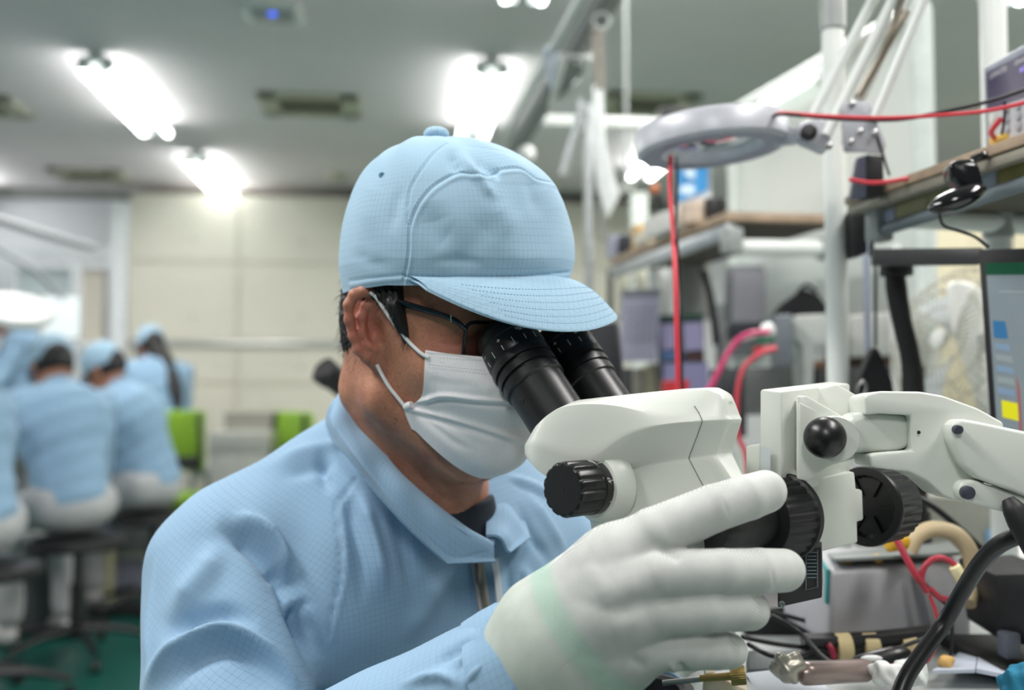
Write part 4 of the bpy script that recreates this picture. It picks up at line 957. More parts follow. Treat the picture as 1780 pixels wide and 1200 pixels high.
mk('hole', lathe([(.0012, 0), (.0012, .0004), (0, .0002)], P(1597, 752, .6170), nB, 12), m_matblack, scope)
# illuminator box with its adjustment scale, hanging below the focus block
ib = mk('illuminator_box', prism(PL([(1350, 962, .640), (1428, 952, .650), (1429, 1040, .650), (1352, 1057, .640)]), ar(.016, .05, .002), .0012), m_matblack, scope, angle=35)
sc_ = [box(P(1411, 961+k*6.2, .6465), (.0068 if k % 3 else .009, .0004, .0006), bev=0) for k in range(8)]
mk('scale_marks', join(*sc_), mat('grey_marking', (120, 150, 160), .6, var=0), ib)
mk('label_frame', tube(PL([(1401, 961, .6455), (1421, 957, .6480), (1421, 1021, .6480), (1401, 1026, .6455)]), .00035, 4, spline=False, closed=True), mat('grey_marking2', (130, 135, 138), .6, var=0), ib)
mk('screw', lathe([(.0022, 0), (.0022, .001), (.0012, .0012), (.0010, .0004), (0, .0004)], P(1359, 1050, .6385), ar(-.3, -1, 0), 18), m_steel, ib)
P, lathe, tube, prism, plate, sphere = P0_, lathe0, tube0, prism0, plate0, sphere0
def PL(pts): return [P(*p) for p in pts]
mk('holder_arm', tube([oc-ZZ*.012, P(1230, 925, .80), P(1330, 930, .80), P(1440, 900, .83)], [.030, .022, .020, .020], 16), m_white, scope)
# ring light with a brass thumbscrew at the lower edge
rc = P(1110, 1235, .735)
rl = thing('ring_light', 'blue ring light with brass thumbscrew under the microscope, below the gloved hand', 'ring light', rc-ZZ*.02)
mk('ring', lathe([(.030, -.014), (.040, -.014), (.042, -.010), (.042, .004), (.039, .006), (.039, .010), (.0405, .011), (.0405, .017), (.034, .018), (.030, .016), (.030, -.014)], rc, ZZ, 80), m_matblack, rl, angle=30)
mk('led_ring', lathe([(.030, -.015), (.039, -.015), (.039, -.0145), (.030, -.0145), (.030, -.015)], rc, ZZ, 60), mat('blue_led', (90, 110, 230), .5, var=0, emit=(110, 120, 255), es=2), rl)
mk('clamp_arm', prism(PL([(1226, 1170, .705), (1241, 1168, .705), (1246, 1178, .705), (1300, 1200, .71), (1300, 1230, .71), (1222, 1215, .705)]), ar(.002, .014, 0), .001), mat('cream_plastic', (226, 214, 190), .5), rl, angle=35)
m_brass = mat('brass', (176, 152, 96), .35, .9)
ts_ = mk('thumbscrew', lathe([(.0062, 0), (.0066, .001), (.0066, .0095), (.0062, .0105), (.0028, .0106), (.0024, .032)], P(1296, 1174, .700), nrm(P(1230, 1179, .704)-P(1296, 1174, .700)), 72, (.001, .0095, 24, .06, 1)), m_brass, rl, angle=30)
mk('screw_shaft', lathe([(.0019, 0), (.0019, .045)], P(1262, 1177, .7015), nrm(P(1190, 1184, .708)-P(1262, 1177, .7015)), 16), m_steel, rl)
# ================================================================ the room
RY = math.radians(6.6); RX = ar(math.cos(RY), math.sin(RY), 0); RD = ar(-math.sin(RY), math.cos(RY), 0); RM = np.array([RX, RD, ZZ])
CZ = 2.72
def rw(x, y, z): return x*RX+y*RD+z*ZZ
m_wall = mat('painted_wall', (244, 245, 250), .8, var=.02, vs=3)
m_ceil = mat('ceiling_board', (240, 232, 234), .9, var=.02, vs=2)
m_cab = mat('beige_cabinet', (222, 219, 204), .45, var=.02, vs=3)
def struct(name, vf, m, **k): o = mk(name, vf, m, **k); o['kind'] = 'structure'; return o
m_floor = mat('green_floor', (14, 84, 74), .35, var=.12, vs=4)
XL, XR, YB, YF = -5.6, 4.2, 8.35, -3.4
struct('floor', box(rw((XL+XR)/2, (YB+YF)/2, -.05), (XR-XL, YB-YF, .1), RM), m_floor, smooth=False)
struct('ceiling', box(rw((XL+XR)/2, (YB+YF)/2, CZ+.05), (XR-XL, YB-YF, .1), RM), m_ceil, smooth=False)
struct('wall_back', box(rw((XL+XR)/2, YB+.05, CZ/2), (XR-XL, .1, CZ), RM), m_wall, smooth=False)
struct('wall_left', box(rw(XL-.05, (YB+YF)/2, CZ/2), (.1, YB-YF, CZ), RM), m_wall, smooth=False)
struct('wall_right', box(rw(XR+.05, (YB+YF)/2, CZ/2), (.1, YB-YF, CZ), RM), mat('warm_wall', (214, 212, 196), .8, var=.02, vs=3), smooth=False)
struct('trim_1', box(rw((XL+XR)/2, YB-.03, CZ-.035), (XR-XL, .06, .07), RM), mat('dark_trim', (150, 152, 148), .6), smooth=False)
# built-in cabinets along the back wall: every door a part
def onback(px, py): q = hit(px, py, rw(0, YB-.45, 0), RD); return q@RX, q[2]
cx0, cx1 = onback(224, 400)[0], onback(1120, 400)[0]; step = onback(415, 400)[0]-cx0
cab = thing('wall_cabinet', 'wall of beige steel cabinets with flush panels across the back of the room', 'cabinet', rw((cx0+cx1)/2, YB-.22, 0))
mk('body', box(rw((cx0+cx1)/2, YB-.21, CZ/2-.04), (cx1-cx0, .40, CZ-.09), RM), m_cab, cab, smooth=False)
zl_ = [CZ-.09]+[onback(415, y)[1] for y in (457, 592, 603, 668)]+[.02]
k = 0; x0 = cx0
while x0 < cx1-.1:
    x1 = min(x0+step, cx1)
    for a, b in zip(zl_[:-1], zl_[1:]):
        if a-b < .1: continue
        p_ = mk('panel', box(rw((x0+x1)/2, YB-.42, (a+b)/2), (x1-x0-.018, .02, a-b-.018), RM, .003, 1), m_cab, cab, angle=30)
        if a > 1.2: mk('latch', lathe([(.018, 0), (.018, .006), (.012, .008), (0, .008)], rw((x0+x1)/2+.07, YB-.43, b+.14*(a-b)+.1), -RD, 16), mat('latch_grey', (196, 194, 182), .4), p_)
    x0 = x1
mk('handle_rail', box(rw((cx0+cx1)/2, YB-.44, (zl_[2]+zl_[3])/2), (cx1-cx0, .03, .045), RM, .006), mat('polished_rail', (214, 216, 210), .18, .3), cab, angle=30)

# ceiling luminaires: white channel with two fluorescent tubes
m_tube = mat('lit_tube', (255, 255, 255), .5, var=0, emit=(250, 255, 252), es=13)
def luminaire(far, label, first=None):
    q = hz(far[0], far[1], CZ-.09)-.62*RD; o = thing('ceiling_luminaire', label, 'ceiling light', (q[0], q[1], CZ-.005), RY+1e-9, 'twin-tube ceiling luminaires') if first is None else copytree(first, None, label=label)
    o.location = (q[0], q[1], CZ-.005)
    if first is None:
        mk('channel', box((0, 0, -.022), (.075, 1.26, .044), None, .006), m_wplastic, o, local=True, angle=30)
        for s in (-1, 1):
            mk('tube', lathe([(.014, -.60), (.016, -.595), (.016, .595), (.014, .60)], (s*.072, 0, -.075), ar(0, 1, 0), 16), m_tube, o, local=True)
            for e in (-1, 1): mk('lamp_holder', box((s*.055, e*.612, -.05), (.06, .022, .07), None, .004), m_wplastic, o, local=True)
    return o
l0 = luminaire((273, 237), 'twin-tube ceiling light directly left of and above the blue cap, beside the wide vent')
for far, lab in (((395, 346), 'small distant twin-tube ceiling light above the beige cabinets'), ((821, 242), 'twin-tube ceiling light whose ends show just above the cap button'), ((908, 9), 'twin-tube ceiling light cut by the top edge, showing two round ends above the cap'),
                 ((-28, 338), 'twin-tube ceiling light cut off at the left edge of the view'), ((1735, 8), 'twin-tube ceiling light behind the white pole above the bench meter'),
                 ((1112, 312), 'far twin-tube ceiling light behind the hanging white strip')):
    luminaire(far, lab, l0)
# ceiling vents
m_vent = mat('vent_cream', (196, 194, 172), .6); m_vdark = mat('vent_dark', (96, 96, 78), .8)
def vent(a, b, label, first=None):
    p, q = hz(*a, CZ-.01), hz(*b, CZ-.01); c = (p+q)/2; w = abs((q-p)@RX)
    o = thing('ceiling_vent', label, 'air vent', (c[0], c[1], CZ-.002), RY+1e-9, 'ceiling air vents'); d = .42
    mk('frame', join(box((0, d/2-.03, -.01), (w, .06, .02)), box((0, -d/2+.03, -.01), (w, .06, .02)), box((w/2-.05, 0, -.01), (.10, d, .02)), box((-w/2+.05, 0, -.01), (.10, d, .02))), m_vent, o, local=True, smooth=False)
    mk('backing', box((0, 0, -.004), (w-.2, d-.12, .004)), m_vdark, o, local=True, smooth=False)
    for k in range(5): mk('slat', box((0, -.12+.06*k, -.014), (w-.2, .03, .004), np.array([[1, 0, 0], [0, .8, .6], [0, -.6, .8]])), m_vent, o, local=True, smooth=False)
    return o
vent((455, 183), (625, 183), 'cream slatted ceiling vent between the two nearest luminaires')
vent((1040, 182), (1205, 182), 'cream slatted ceiling vent beyond the hanging white paper strip')
vent((95, 305), (218, 305), 'faint cream vent on the far ceiling, left of the small luminaire')
vent((-120, 185), (36, 185), 'cream vent at the left edge whose corner only shows')
sp_ = hz(585, 306, CZ-.01); so = thing('smoke_detector', 'small cream smoke detector on the far ceiling beside the cap', 'detector', (sp_[0], sp_[1], CZ))
mk('base', lathe([(.07, 0), (.07, -.02), (.05, -.045), (0, -.05)], (sp_[0], sp_[1], CZ), ZZ, 32), m_vent, so); mk('indicator', lathe([(.006, 0), (.006, -.004), (0, -.005)], (sp_[0]+.03, sp_[1], CZ-.045), ZZ, 12), m_vdark, so)
# wireless access point with a blue light
ap = hz(475, 22, CZ-.03); apo = thing('access_point', 'white rounded ceiling unit with a blue indicator light', 'access point', (ap[0], ap[1], CZ), RY+1e-9)
mk('shell', box((0, 0, -.022), (.24, .24, .044), None, .020, 4), m_wplastic, apo, local=True); mk('indicator', sphere((0, -.03, -.046), (.020, .020, .006), 20, 8), mat('blue_indicator', (60, 90, 240), .4, var=0, emit=(60, 100, 255), es=2.2), apo, local=True)
mk('face_plate', box((0, .0, -.0455), (.17, .15, .003), None, .001), mat('ap_grey', (150, 158, 162), .4), apo, local=True)

# left part of the back: white framed partition and shelving
def bp(px, py, y=7.9): return hit(px, py, rw(0, y, 0), RD)
part_ = thing('partition_frame', 'white framed glass partition at the far left beside the cabinets', 'partition', ar(*bp(110, 700)[:2], 0))
m_fr = mat('white_frame', (236, 240, 242), .5)
for a, b, w in (((205, 352), (205, 880), 26), ((20, 470), (20, 870), 8), ((130, 455), (130, 870), 16)): 
    p, q = bp(*a), bp(*b); c = (p+q)/2; mk('post', box(c, (w*7.9/FPX, .06, abs(p[2]-q[2])), RM), m_fr, part_, smooth=False)
for y, h in ((440, 12), (462, 8), (600, 10)):  p, q = bp(-120, y), bp(205, y); mk('rail', box((p+q)/2, (np.linalg.norm(p-q), .05, h*7.9/FPX), RM), m_fr, part_, smooth=False)
p, q = bp(160, 470, 7.95), bp(160, 860, 7.95); mk('door_leaf', box((p+q)/2, (36*7.9/FPX, .04, abs(p[2]-q[2])), RM), mat('pale_door', (216, 210, 196), .6), part_, smooth=False)
p, q = bp(75, 470, 7.97), bp(75, 600, 7.97); mk('pane', box((p+q)/2, (100*7.9/FPX, .01, abs(p[2]-q[2])), RM), mat('pane_glass', (214, 226, 228), .1, var=0), part_, smooth=False)
# bench frames in the left row, with their rails and shelf
m_alu = mat('aluminium', (176, 182, 184), .35, .5)
def rail(pts, r, name, label, cat, m=m_alu, box_=None, group=None):
    o = mk(name, tube(PL(pts), r, 10, spline=False), m); tag(o, label, cat, group); return o
rail([(-40, 372, 4.3), (165, 432, 5.4)], .020, 'rail', 'grey overhead rail slanting across the far left', 'rail', mat('grey_rail', (150, 156, 158), .5))
rail([(-10, 430, 5.0), (60, 470, 5.4), (110, 520, 5.6)], .012, 'swing_bracket', 'thin grey swing bracket hanging under the slanting rail', 'bracket', mat('grey_rail', (150, 156, 158), .5))
# ring magnifier lamp at the far left
mg = P(28, 541, 3.9); mo = thing('magnifier_lamp', 'bright white ring magnifier lamp over the workers at the far left', 'lamp', mg)
mk('ring', lathe([(.09, -.02), (.13, -.02), (.14, 0), (.13, .02), (.09, .02), (.085, 0), (.09, -.02)], mg, nrm(ar(.35, -.45, 1)), 48), m_wplastic, mo)
mk('lens', lathe([(.088, 0), (0, .004)], mg, nrm(ar(.35, -.45, 1)), 32), mat('milky_glass', (250, 250, 246), .3, var=0, emit=(255, 252, 240), es=.7), mo)
mk('arm', tube([mg+ar(-.12, 0, 0), mg+ar(-.35, .1, .12), mg+ar(-.5, .2, .4)], .010, 8), m_wplastic, mo)
# pale monitor behind the left workers
def flat_screen(name, corners, th, label, cat, mframe, mscreen, inset=.04, zb=None):
    A, B, Cc, D = [np.asarray(c) for c in corners]; n = nrm(np.cross(B-A, D-A)); n = -n if np.dot(n, CAM-A) < 0 else n
    o = thing(name, label, cat, (A+B+Cc+D)/4*ar(1, 1, 0)+ar(0, 0, zb))
    mk('bezel', prism([A, B, Cc, D], -n*th, .002), mframe, o, angle=30)
    c = (A+B+Cc+D)/4; ins = [c+(q-c)*(1-inset)+n*.0008 for q in (A, B, Cc, D)]; s = mk('screen', prism(ins, -n*.0004), mscreen, o, smooth=False)
    b = (D+Cc)/2; mk('stand', box(ar(b[0], b[1], (b[2]+.04+zb)/2)-n*(th+.01), (.05, .03, b[2]+.04-zb)), mframe, o); mk('foot', box(ar(b[0], b[1], zb+.006)-n*th, (.2, .14, .012), None, .004), mframe, o)
    return o, n, ins
flat_screen('monitor', PL([(68, 512, 6.2), (142, 512, 6.3), (142, 592, 6.3), (68, 592, 6.2)]), .04, 'pale grey monitor behind the workers at the far left', 'monitor', mat('monitor_grey', (158, 164, 166), .5), mat('pale_screen', (214, 222, 224), .3, var=0, emit=(205, 215, 220), es=.35), .10, .80)
# ================================================================ the other workers
m_shoe = mat('white_shoe', (200, 200, 198), .5); m_trou = cloth('grey_trousers', (186, 188, 190), line=False)
WB = {}
def worker_meshes(kind):
    """seated or standing worker facing +x: body, trousers and jacket from one skeleton"""
    if kind in WB: return WB[kind]
    sh = {'sit': .56, 'high': .74, 'stand': .90}[kind]; st_ = kind == 'stand'
    hip = ar(0, 0, sh+.10); ch = ar(.12, 0, sh+.36) if not st_ else ar(.03, 0, sh+.40); nk = ar(.19, 0, sh+.53) if not st_ else ar(.06, 0, sh+.57); hd = nk+ar(.06, 0, .115)
    sho = [nk+ar(-.035, s*.17, -.06) for s in (-1, 1)]; elb = [sho[i]+ar(.14, s*.05, -.25) for i, s in enumerate((-1, 1))]; wr = [elb[i]+ar(.20, -s*.07, .05) for i, s in enumerate((-1, 1))]
    fp = ar(.42, 0, -.22); fd = nrm(ar(.9, 0, -.45)); fu = nrm(ar(.45, 0, .9)) 
    def body(X):
        q = X-hd.astype(np.float32); B = np.array([fd, ar(0, 1, 0), fu], np.float32); q = q@B.T; qs = q.copy(); qs[:, 1] = np.abs(qs[:, 1])
        d = sd_el(q, (-.01, 0, .02), (.098, .076, .10)); d = smin(d, sd_el(q, (.03, 0, -.05), (.06, .055, .065)), .03)
        d = smin(d, sd_rc(q, (.09, 0, -.005), (.108, 0, -.035), .008, .011), .01); d = smax(d, -sd_el(qs, (.098, .032, -.005), (.014, .017, .010)), .01); d = smin(d, sd_el(q, (.088, 0, -.07), (.010, .022, .008)), .006)
        d = smin(d, sd_el(qs, (-.005, .08, -.01), (.018, .007, .030)), .006); d = smin(d, sd_rc(X, hd-ar(.03, 0, .03), nk-ar(.02, 0, .03), .052, .06), .03)
        d = smin(d, sd_el(X, ch, (.09, .14, .20)), .04)
        for i, s in enumerate((-1, 1)):
            d = smin(d, sd_rc(X, sho[i], elb[i], .038, .034), .03); d = smin(d, sd_rc(X, elb[i], wr[i], .034, .026), .02)
            h = wr[i]+ar(.045, 0, 0); d = smin(d, sd_el(X, h, (.045, .034, .016)), .01)
            for k in range(4): d = smin(d, sd_poly(X, [h+ar(.03, (k-1.5)*.019, 0), h+ar(.07-.006*abs(k-1.5), (k-1.5)*.022, -.004), h+ar(.095-.010*abs(k-1.5), (k-1.5)*.022, -.022)], [.009, .0085, .007]), .003)
            d = smin(d, sd_poly(X, [h+ar(-.01, -s*.03, 0), h+ar(.025, -s*.052, -.008), h+ar(.05, -s*.052, -.016)], [.010, .009, .008]), .004)
        return d
    def jacket(X):
        d = sd_rc(X, hip+ar(0, 0, .0), ch+ar(-.02, 0, .0), .15, .16); d = smin(d, sd_el(X, ch+ar(-.03, 0, .03), (.135, .20, .19)), .05); d = smin(d, sd_rc(X, nk+ar(-.04, 0, -.03), sho[0], .075, .07), .05); d = smin(d, sd_rc(X, nk+ar(-.04, 0, -.03), sho[1], .075, .07), .05)
        for i in (0, 1): d = smin(d, smin(sd_rc(X, sho[i], elb[i], .074, .064), sd_rc(X, elb[i], wr[i], .064, .045), .03), .03)
        d = smin(d, sd_rc(X, nk+ar(-.03, 0, -.02), nk+ar(-.005, 0, .03), .075, .066), .015)
        d = d+.005*np.sin(X[:, 2]*48+X[:, 1]*16)*np.sin(X[:, 0]*34+X[:, 2]*14)
        d = smax(d, -sd_rc(X, nk+ar(0, 0, .01), nk+ar(.03, 0, .1), .058, .06), .006)
        for i in (0, 1): d = smax(d, -sd_rc(X, wr[i]+ar(.01, 0, .0), wr[i]+ar(.08, 0, 0), .038, .06), .004)
        return smax(d, (hip[2]-.10)-X[:, 2], .01)
    def trous(X):
        d = sd_el(X, hip+ar(0, 0, -.02), (.15, .17, .13))
        for s in (-1, 1):
            if st_: k0 = ar(.02, s*.10, .48); a0 = ar(0, s*.10, .09); e = smin(sd_rc(X, hip+ar(0, s*.09, 0), k0, .095, .07), sd_rc(X, k0, a0, .07, .055), .03)
            else: k0 = ar(.42, s*.12, sh-.01 if kind == 'sit' else sh-.14); a0 = ar(.36, s*.12, .14 if kind == 'sit' else .34); e = smin(sd_rc(X, hip+ar(0, s*.09, -.03), k0, .092, .072), sd_rc(X, k0, a0, .07, .058), .03)
            d = smin(d, e, .03)
        return d+.003*np.sin(X[:, 0]*50+X[:, 2]*30)
    zt = sh+.95
    out = dict(sh=sh, hd=hd, fd=fd, fu=fu, nk=nk, body=nets(body, (-.25, -.36, sh), (.75, .36, zt), .007), jacket=nets(jacket, (-.3, -.4, sh-.05), (.62, .4, zt), .010), trousers=nets(trous, (-.3, -.36, 0), (.62, .36, sh+.25), .012))
    a0 = [ar(0 if st_ else .36, s*(.10 if st_ else .12), .0 if kind != 'high' else .20) for s in (-1, 1)]; out['feet'] = a0; WB[kind] = out; return out
SHR = {}
def worker(loc, face, kind, label, skin=True, longhair=False, seed=0):
    w = worker_meshes(kind); o = thing('person', label, 'person', (loc[0], loc[1], 0), face+1e-9, 'workers along the far left benches')
    key = kind
    if key in SHR:
        for nme, ob in SHR[key]: c = ob.copy(); C.objects.link(c); c.parent = o
        if not longhair: return o
    else: SHR[key] = []
    hd, fd, fu = w['hd'], w['fd'], w['fu']; B = np.array([fd, ar(0, 1, 0), fu])
    def add(nme, vf, m, **k): ob = mk(nme, vf, m, o, local=True, **k); SHR[key].append((nme, ob)); return ob
    if not SHR[key]:
        b = add('body', w['body'], m_skin, angle=180); attr(b, 'redness', np.zeros(len(w['body'][0])))
        j = add('jacket', w['jacket'], m_jacket, angle=180); attr(j, 'cloth', np.stack([w['jacket'][0][:, 1]+w['jacket'][0][:, 0]*.3, w['jacket'][0][:, 2], w['jacket'][0][:, 0]*0], 1))
        t_ = add('trousers', w['trousers'], m_trou, angle=180); attr(t_, 'cloth', w['trousers'][0])
        def hs(X):
            q = (X-hd.astype(np.float32))@B.T.astype(np.float32); d = sd_el(q, (-.018, 0, .015), (.104, .083, .10)); return smax(smax(d, q[:, 0]-.03, .006), -.045-q[:, 2], .006)
        add('hair', nets(hs, hd-.16, hd+.16, .006), m_hair, angle=180)
        th, ph = np.meshgrid(np.linspace(0, 2*PI, 72, endpoint=False), np.linspace(0, PI/2-.01, 26), indexing='ij'); x_, y_, z_ = cap_pt(th, ph)
        cv = hd+np.stack([x_-.012, y_, z_+.016], -1).reshape(-1, 3)@B; cf_ = grid_faces(72, 26, True)+[tuple(i*26+25 for i in range(72))[::-1]]
        cp = add('cap', (cv, cf_), m_cap, angle=180); attr(cp, 'cloth', cv)
        bt_ = np.array([brim_pt(t, s) for t in np.linspace(-1.5, 1.5, 30) for s in np.linspace(0, 1, 8)])+ar(-.012, 0, .016); bb_ = bt_-ar(0, 0, .004); bf_ = grid_faces(30, 8)+[tuple(i+240 for i in f[::-1]) for f in grid_faces(30, 8)]+[(i*8+7, i*8+15, 240+i*8+15, 240+i*8+7) for i in range(29)]
        bv_ = hd+np.vstack([bt_, bb_])@B; br = add('cap_brim', (bv_, bf_), m_cap, angle=50); attr(br, 'cloth', bv_)
        mk_ = add('face_mask', (lambda g: (hd+np.stack([.098-.35*g[0]**2*8-.06*(g[1]+.045)**2*10, g[0], g[1]], -1).reshape(-1, 3)@B, grid_faces(20, 12)))(np.meshgrid(np.linspace(-.06, .06, 20), np.linspace(-.10, -.005, 12), indexing='ij')), m_mask, angle=180)
        for s, a0 in zip((-1, 1), w['feet']):
            add('shoe', (lambda v: (v[0]*ar(1, 1, 1)+a0+ar(.06, 0, .05), v[1]))(sphere((0, 0, 0), (.14, .05, .05), 20, 12)), m_shoe, angle=180)
    if longhair:
        mk('long_hair', tube([hd+ar(-.08, 0, .0), hd+ar(-.18, -.03, -.12), hd+ar(-.33, -.05, -.28), hd+ar(-.38, -.05, -.42)], [.06, .065, .045, .015], 14, 8), m_hair, o, local=True)
    return o
def gp(px, d): q = P(px, 680, d); return q[0], q[1]
worker(gp(-42, 3.5), math.radians(150), 'sit', 'seated worker in light blue cut off at the left edge, nearest of the far row')
worker(gp(128, 4.15), math.radians(134), 'sit', 'seated worker in light blue on a black stool, back turned, second from the left edge')
worker(gp(262, 4.95), math.radians(172), 'sit', 'seated worker in light blue bending low, directly beside the lime green chair')
worker(gp(284, 6.3), math.radians(128), 'high', 'worker in light blue cap with long black hair in front of the beige cabinets', longhair=True)
worker(gp(40, 6.6), math.radians(205), 'stand', 'standing worker behind the white magnifier lamp at the far left')
# stools
def stool(loc, h, label, first=None):
    if first: o = copytree(first, None, label=label); o.location = (loc[0], loc[1], 0); return o
    o = thing('lab_stool', label, 'stool', (loc[0], loc[1], 0), 1e-9, 'black stools under the far workers'); md = mat('black_metal', (26, 27, 28), .4)
    mk('seat', lathe([(.10, -.03), (.18, -.03), (.19, -.015), (.185, .012), (.15, .022), (0, .025)], (0, 0, h-.02), ZZ, 40), mat('black_vinyl', (28, 28, 30), .5), o, local=True)
    mk('column', lathe([(.026, .08), (.026, .30), (.016, .31), (.016, h-.05)], (0, 0, 0), ZZ, 16), md, o, local=True)
    for k in range(5):
        a = 2*PI*k/5+.35; d_ = ar(math.cos(a), math.sin(a), 0); mk('leg', tube([d_*.02+ZZ*.12, d_*.16+ZZ*.11, d_*.29+ZZ*.075], [.020, .017, .012], 8), md, o, local=True)
        c_ = mk('caster', lathe([(.024, -.012), (.024, .012)], d_*.28+ZZ*.025, ar(-math.sin(a), math.cos(a), 0), 16), md, o, local=True)
    return o
s0 = stool(gp(140, 4.15), .50, 'black stool under the second worker from the left edge')
stool(gp(-20, 3.5), .50, 'black stool under the worker cut off at the left edge', s0); stool(gp(272, 4.95), .50, 'black stool under the bending worker by the green chair', s0)
# lime green chairs
m_lime = mat('lime_mesh', (128, 170, 40), .7); m_dk = mat('charcoal_plastic', (48, 50, 50), .5)
def gchair(loc, rz, label, first=None):
    if first: o = copytree(first, None, label=label); o.location = (loc[0], loc[1], 0); o.rotation_euler = (0, 0, rz); return o
    o = thing('office_chair', label, 'chair', (loc[0], loc[1], 0), rz, 'lime green office chairs')
    mk('seat', box((0, 0, .46), (.46, .46, .07), None, .03, 3), m_lime, o, local=True); mk('backrest', box((-.20, 0, .82), (.045, .44, .34), None, .02, 3), m_lime, o, local=True)
    mk('back_frame', join(tube([ar(-.23, -.2, .66), ar(-.24, -.22, .82), ar(-.23, -.2, .98)], .013, 8), tube([ar(-.23, .2, .66), ar(-.24, .22, .82), ar(-.23, .2, .98)], .013, 8), box((-.235, 0, .70), (.03, .42, .07), None, .01)), m_dk, o, local=True)
    mk('back_support', tube([ar(-.1, 0, .42), ar(-.26, 0, .46), ar(-.25, 0, .72)], .022, 8), m_dk, o, local=True); mk('column', lathe([(.025, .08), (.025, .42)], (0, 0, 0), ZZ, 14), m_dk, o, local=True)
    for s in (-1, 1): mk('armrest', tube([ar(-.12, s*.23, .44), ar(-.1, s*.27, .64), ar(.14, s*.27, .66)], .014, 8), m_dk, o, local=True)
    for k in range(5): a = 2*PI*k/5; d_ = ar(math.cos(a), math.sin(a), 0); mk('leg', tube([ZZ*.10, d_*.28+ZZ*.06], .016, 8), m_dk, o, local=True); mk('caster', sphere(d_*.28+ZZ*.028, .027, 12, 8), m_dk, o, local=True)
    return o
c0 = gchair(gp(572, 5.5), math.radians(35), 'lime green office chair in front of the cabinets, directly left of the seated man')
gchair(gp(332, 5.85), math.radians(75), 'lime green office chair beside the bending worker', c0)
# work tables and trolley in the far room
m_top = mat('grey_laminate', (196, 200, 196), .5); m_leg = mat('grey_steel', (150, 156, 154), .5)
def table(px, d, w, dp, h, rz, label):
    x, y = gp(px, d); o = thing('work_table', label, 'table', (x, y, 0), rz)
    mk('top', box((0, 0, h-.015), (w, dp, .03), None, .004), m_top, o, local=True)
    for sx in (-1, 1):
        for sy in (-1, 1): mk('leg', box((sx*(w/2-.04), sy*(dp/2-.04), (h-.03)/2), (.035, .035, h-.03)), m_leg, o, local=True)
    for sy in (-1, 1): mk('rail', box((0, sy*(dp/2-.04), h-.06), (w-.08, .025, .05)), m_leg, o, local=True)
    mk('shelf', box((0, 0, .22), (w-.1, dp-.1, .02)), m_top, o, local=True); return x, y
table(446, 6.8, .8, .6, .62, RY, 'small grey work table between the two lime green chairs')
table(217, 5.42, .50, .26, .52, RY, 'low grey work table behind the stool of the second worker')
table(-60, 6.1, 1.5, .6, .80, RY, 'long grey work table in front of the far left workers')
def smallbox(px, py, d, w, h, label, name='parts_box', cat='box', m=None, dp=None, bev=.004, rz=None, zb=None):
    if zb is not None: q = P(px, py, d); top = q[2]+h/2; h = max(.04, top-zb); py = 680+(1.1-(zb+h/2))*FPX/d
    q = P(px, py, d); o = thing(name, label, cat, q-ZZ*h/2, 1e-9); M_ = rotz(RY if rz is None else rz).T; m = m or m_leg; dp = dp or w*.8
    mk('shell', box((0, 0, h*.44), (w, dp, h*.88), M_, bev), m, o, local=True, angle=30); mk('lid', box((0, 0, h*.94), (w*1.03, dp*1.03, h*.12), M_, bev*.7), m, o, local=True, angle=30); return o
smallbox(168, 985, 5.2, .16, .20, 'cream waste bin standing behind the black stool', 'waste_bin', 'bin', mat('cream', (206, 200, 168), .6), zb=0)
smallbox(245, 905, 5.42, .22, .14, 'grey parts box on the shelf of the low table', m=mat('mid_grey', (128, 134, 136), .6), zb=.231, dp=.2)
smallbox(180, 905, 5.42, .12, .10, 'pale blue carton on the low table shelf', 'carton', 'carton', mat('pale_blue', (176, 182, 210), .7), zb=.231)
smallbox(225, 985, 5.4, .14, .10, 'pale lavender carton on the floor under the low table', 'carton', 'carton', mat('pale_lav', (170, 172, 196), .7), zb=0)
smallbox(420, 800, 5.3, .30, .30, 'pale grey steel trolley unit between the workers and the man', 'trolley', 'trolley', mat('pale_steel', (170, 172, 164), .5), zb=0)
smallbox(440, 745, 6.8, .34, .22, 'grey equipment case on the small work table', 'equipment_case', 'case', mat('case_grey', (150, 148, 138), .5), zb=.62)
smallbox(80, 1000, 4.6, .3, .34, 'dark grey floor unit under the left row of benches', 'floor_unit', 'equipment', mat('unit_grey', (84, 90, 92), .5), zb=0)
# floor duct and dark foot rail
fr0 = thing('floor_channel', 'dark low channel running across the green floor behind the stool', 'channel', (*gp(150, 4.9), 0)); q0, q1 = ar(*gp(-40, 4.9), 0), ar(*gp(330, 5.0), 0)
mk('cover', box((q0+q1)/2+ZZ*.025, (np.linalg.norm(q1-q0), .10, .05), np.array([nrm(q1-q0), np.cross(ZZ, nrm(q1-q0)), ZZ]), .008), m_dk, fr0); mk('end_cap', box(q1+ZZ*.027, (.02, .11, .054)), m_dk, fr0)
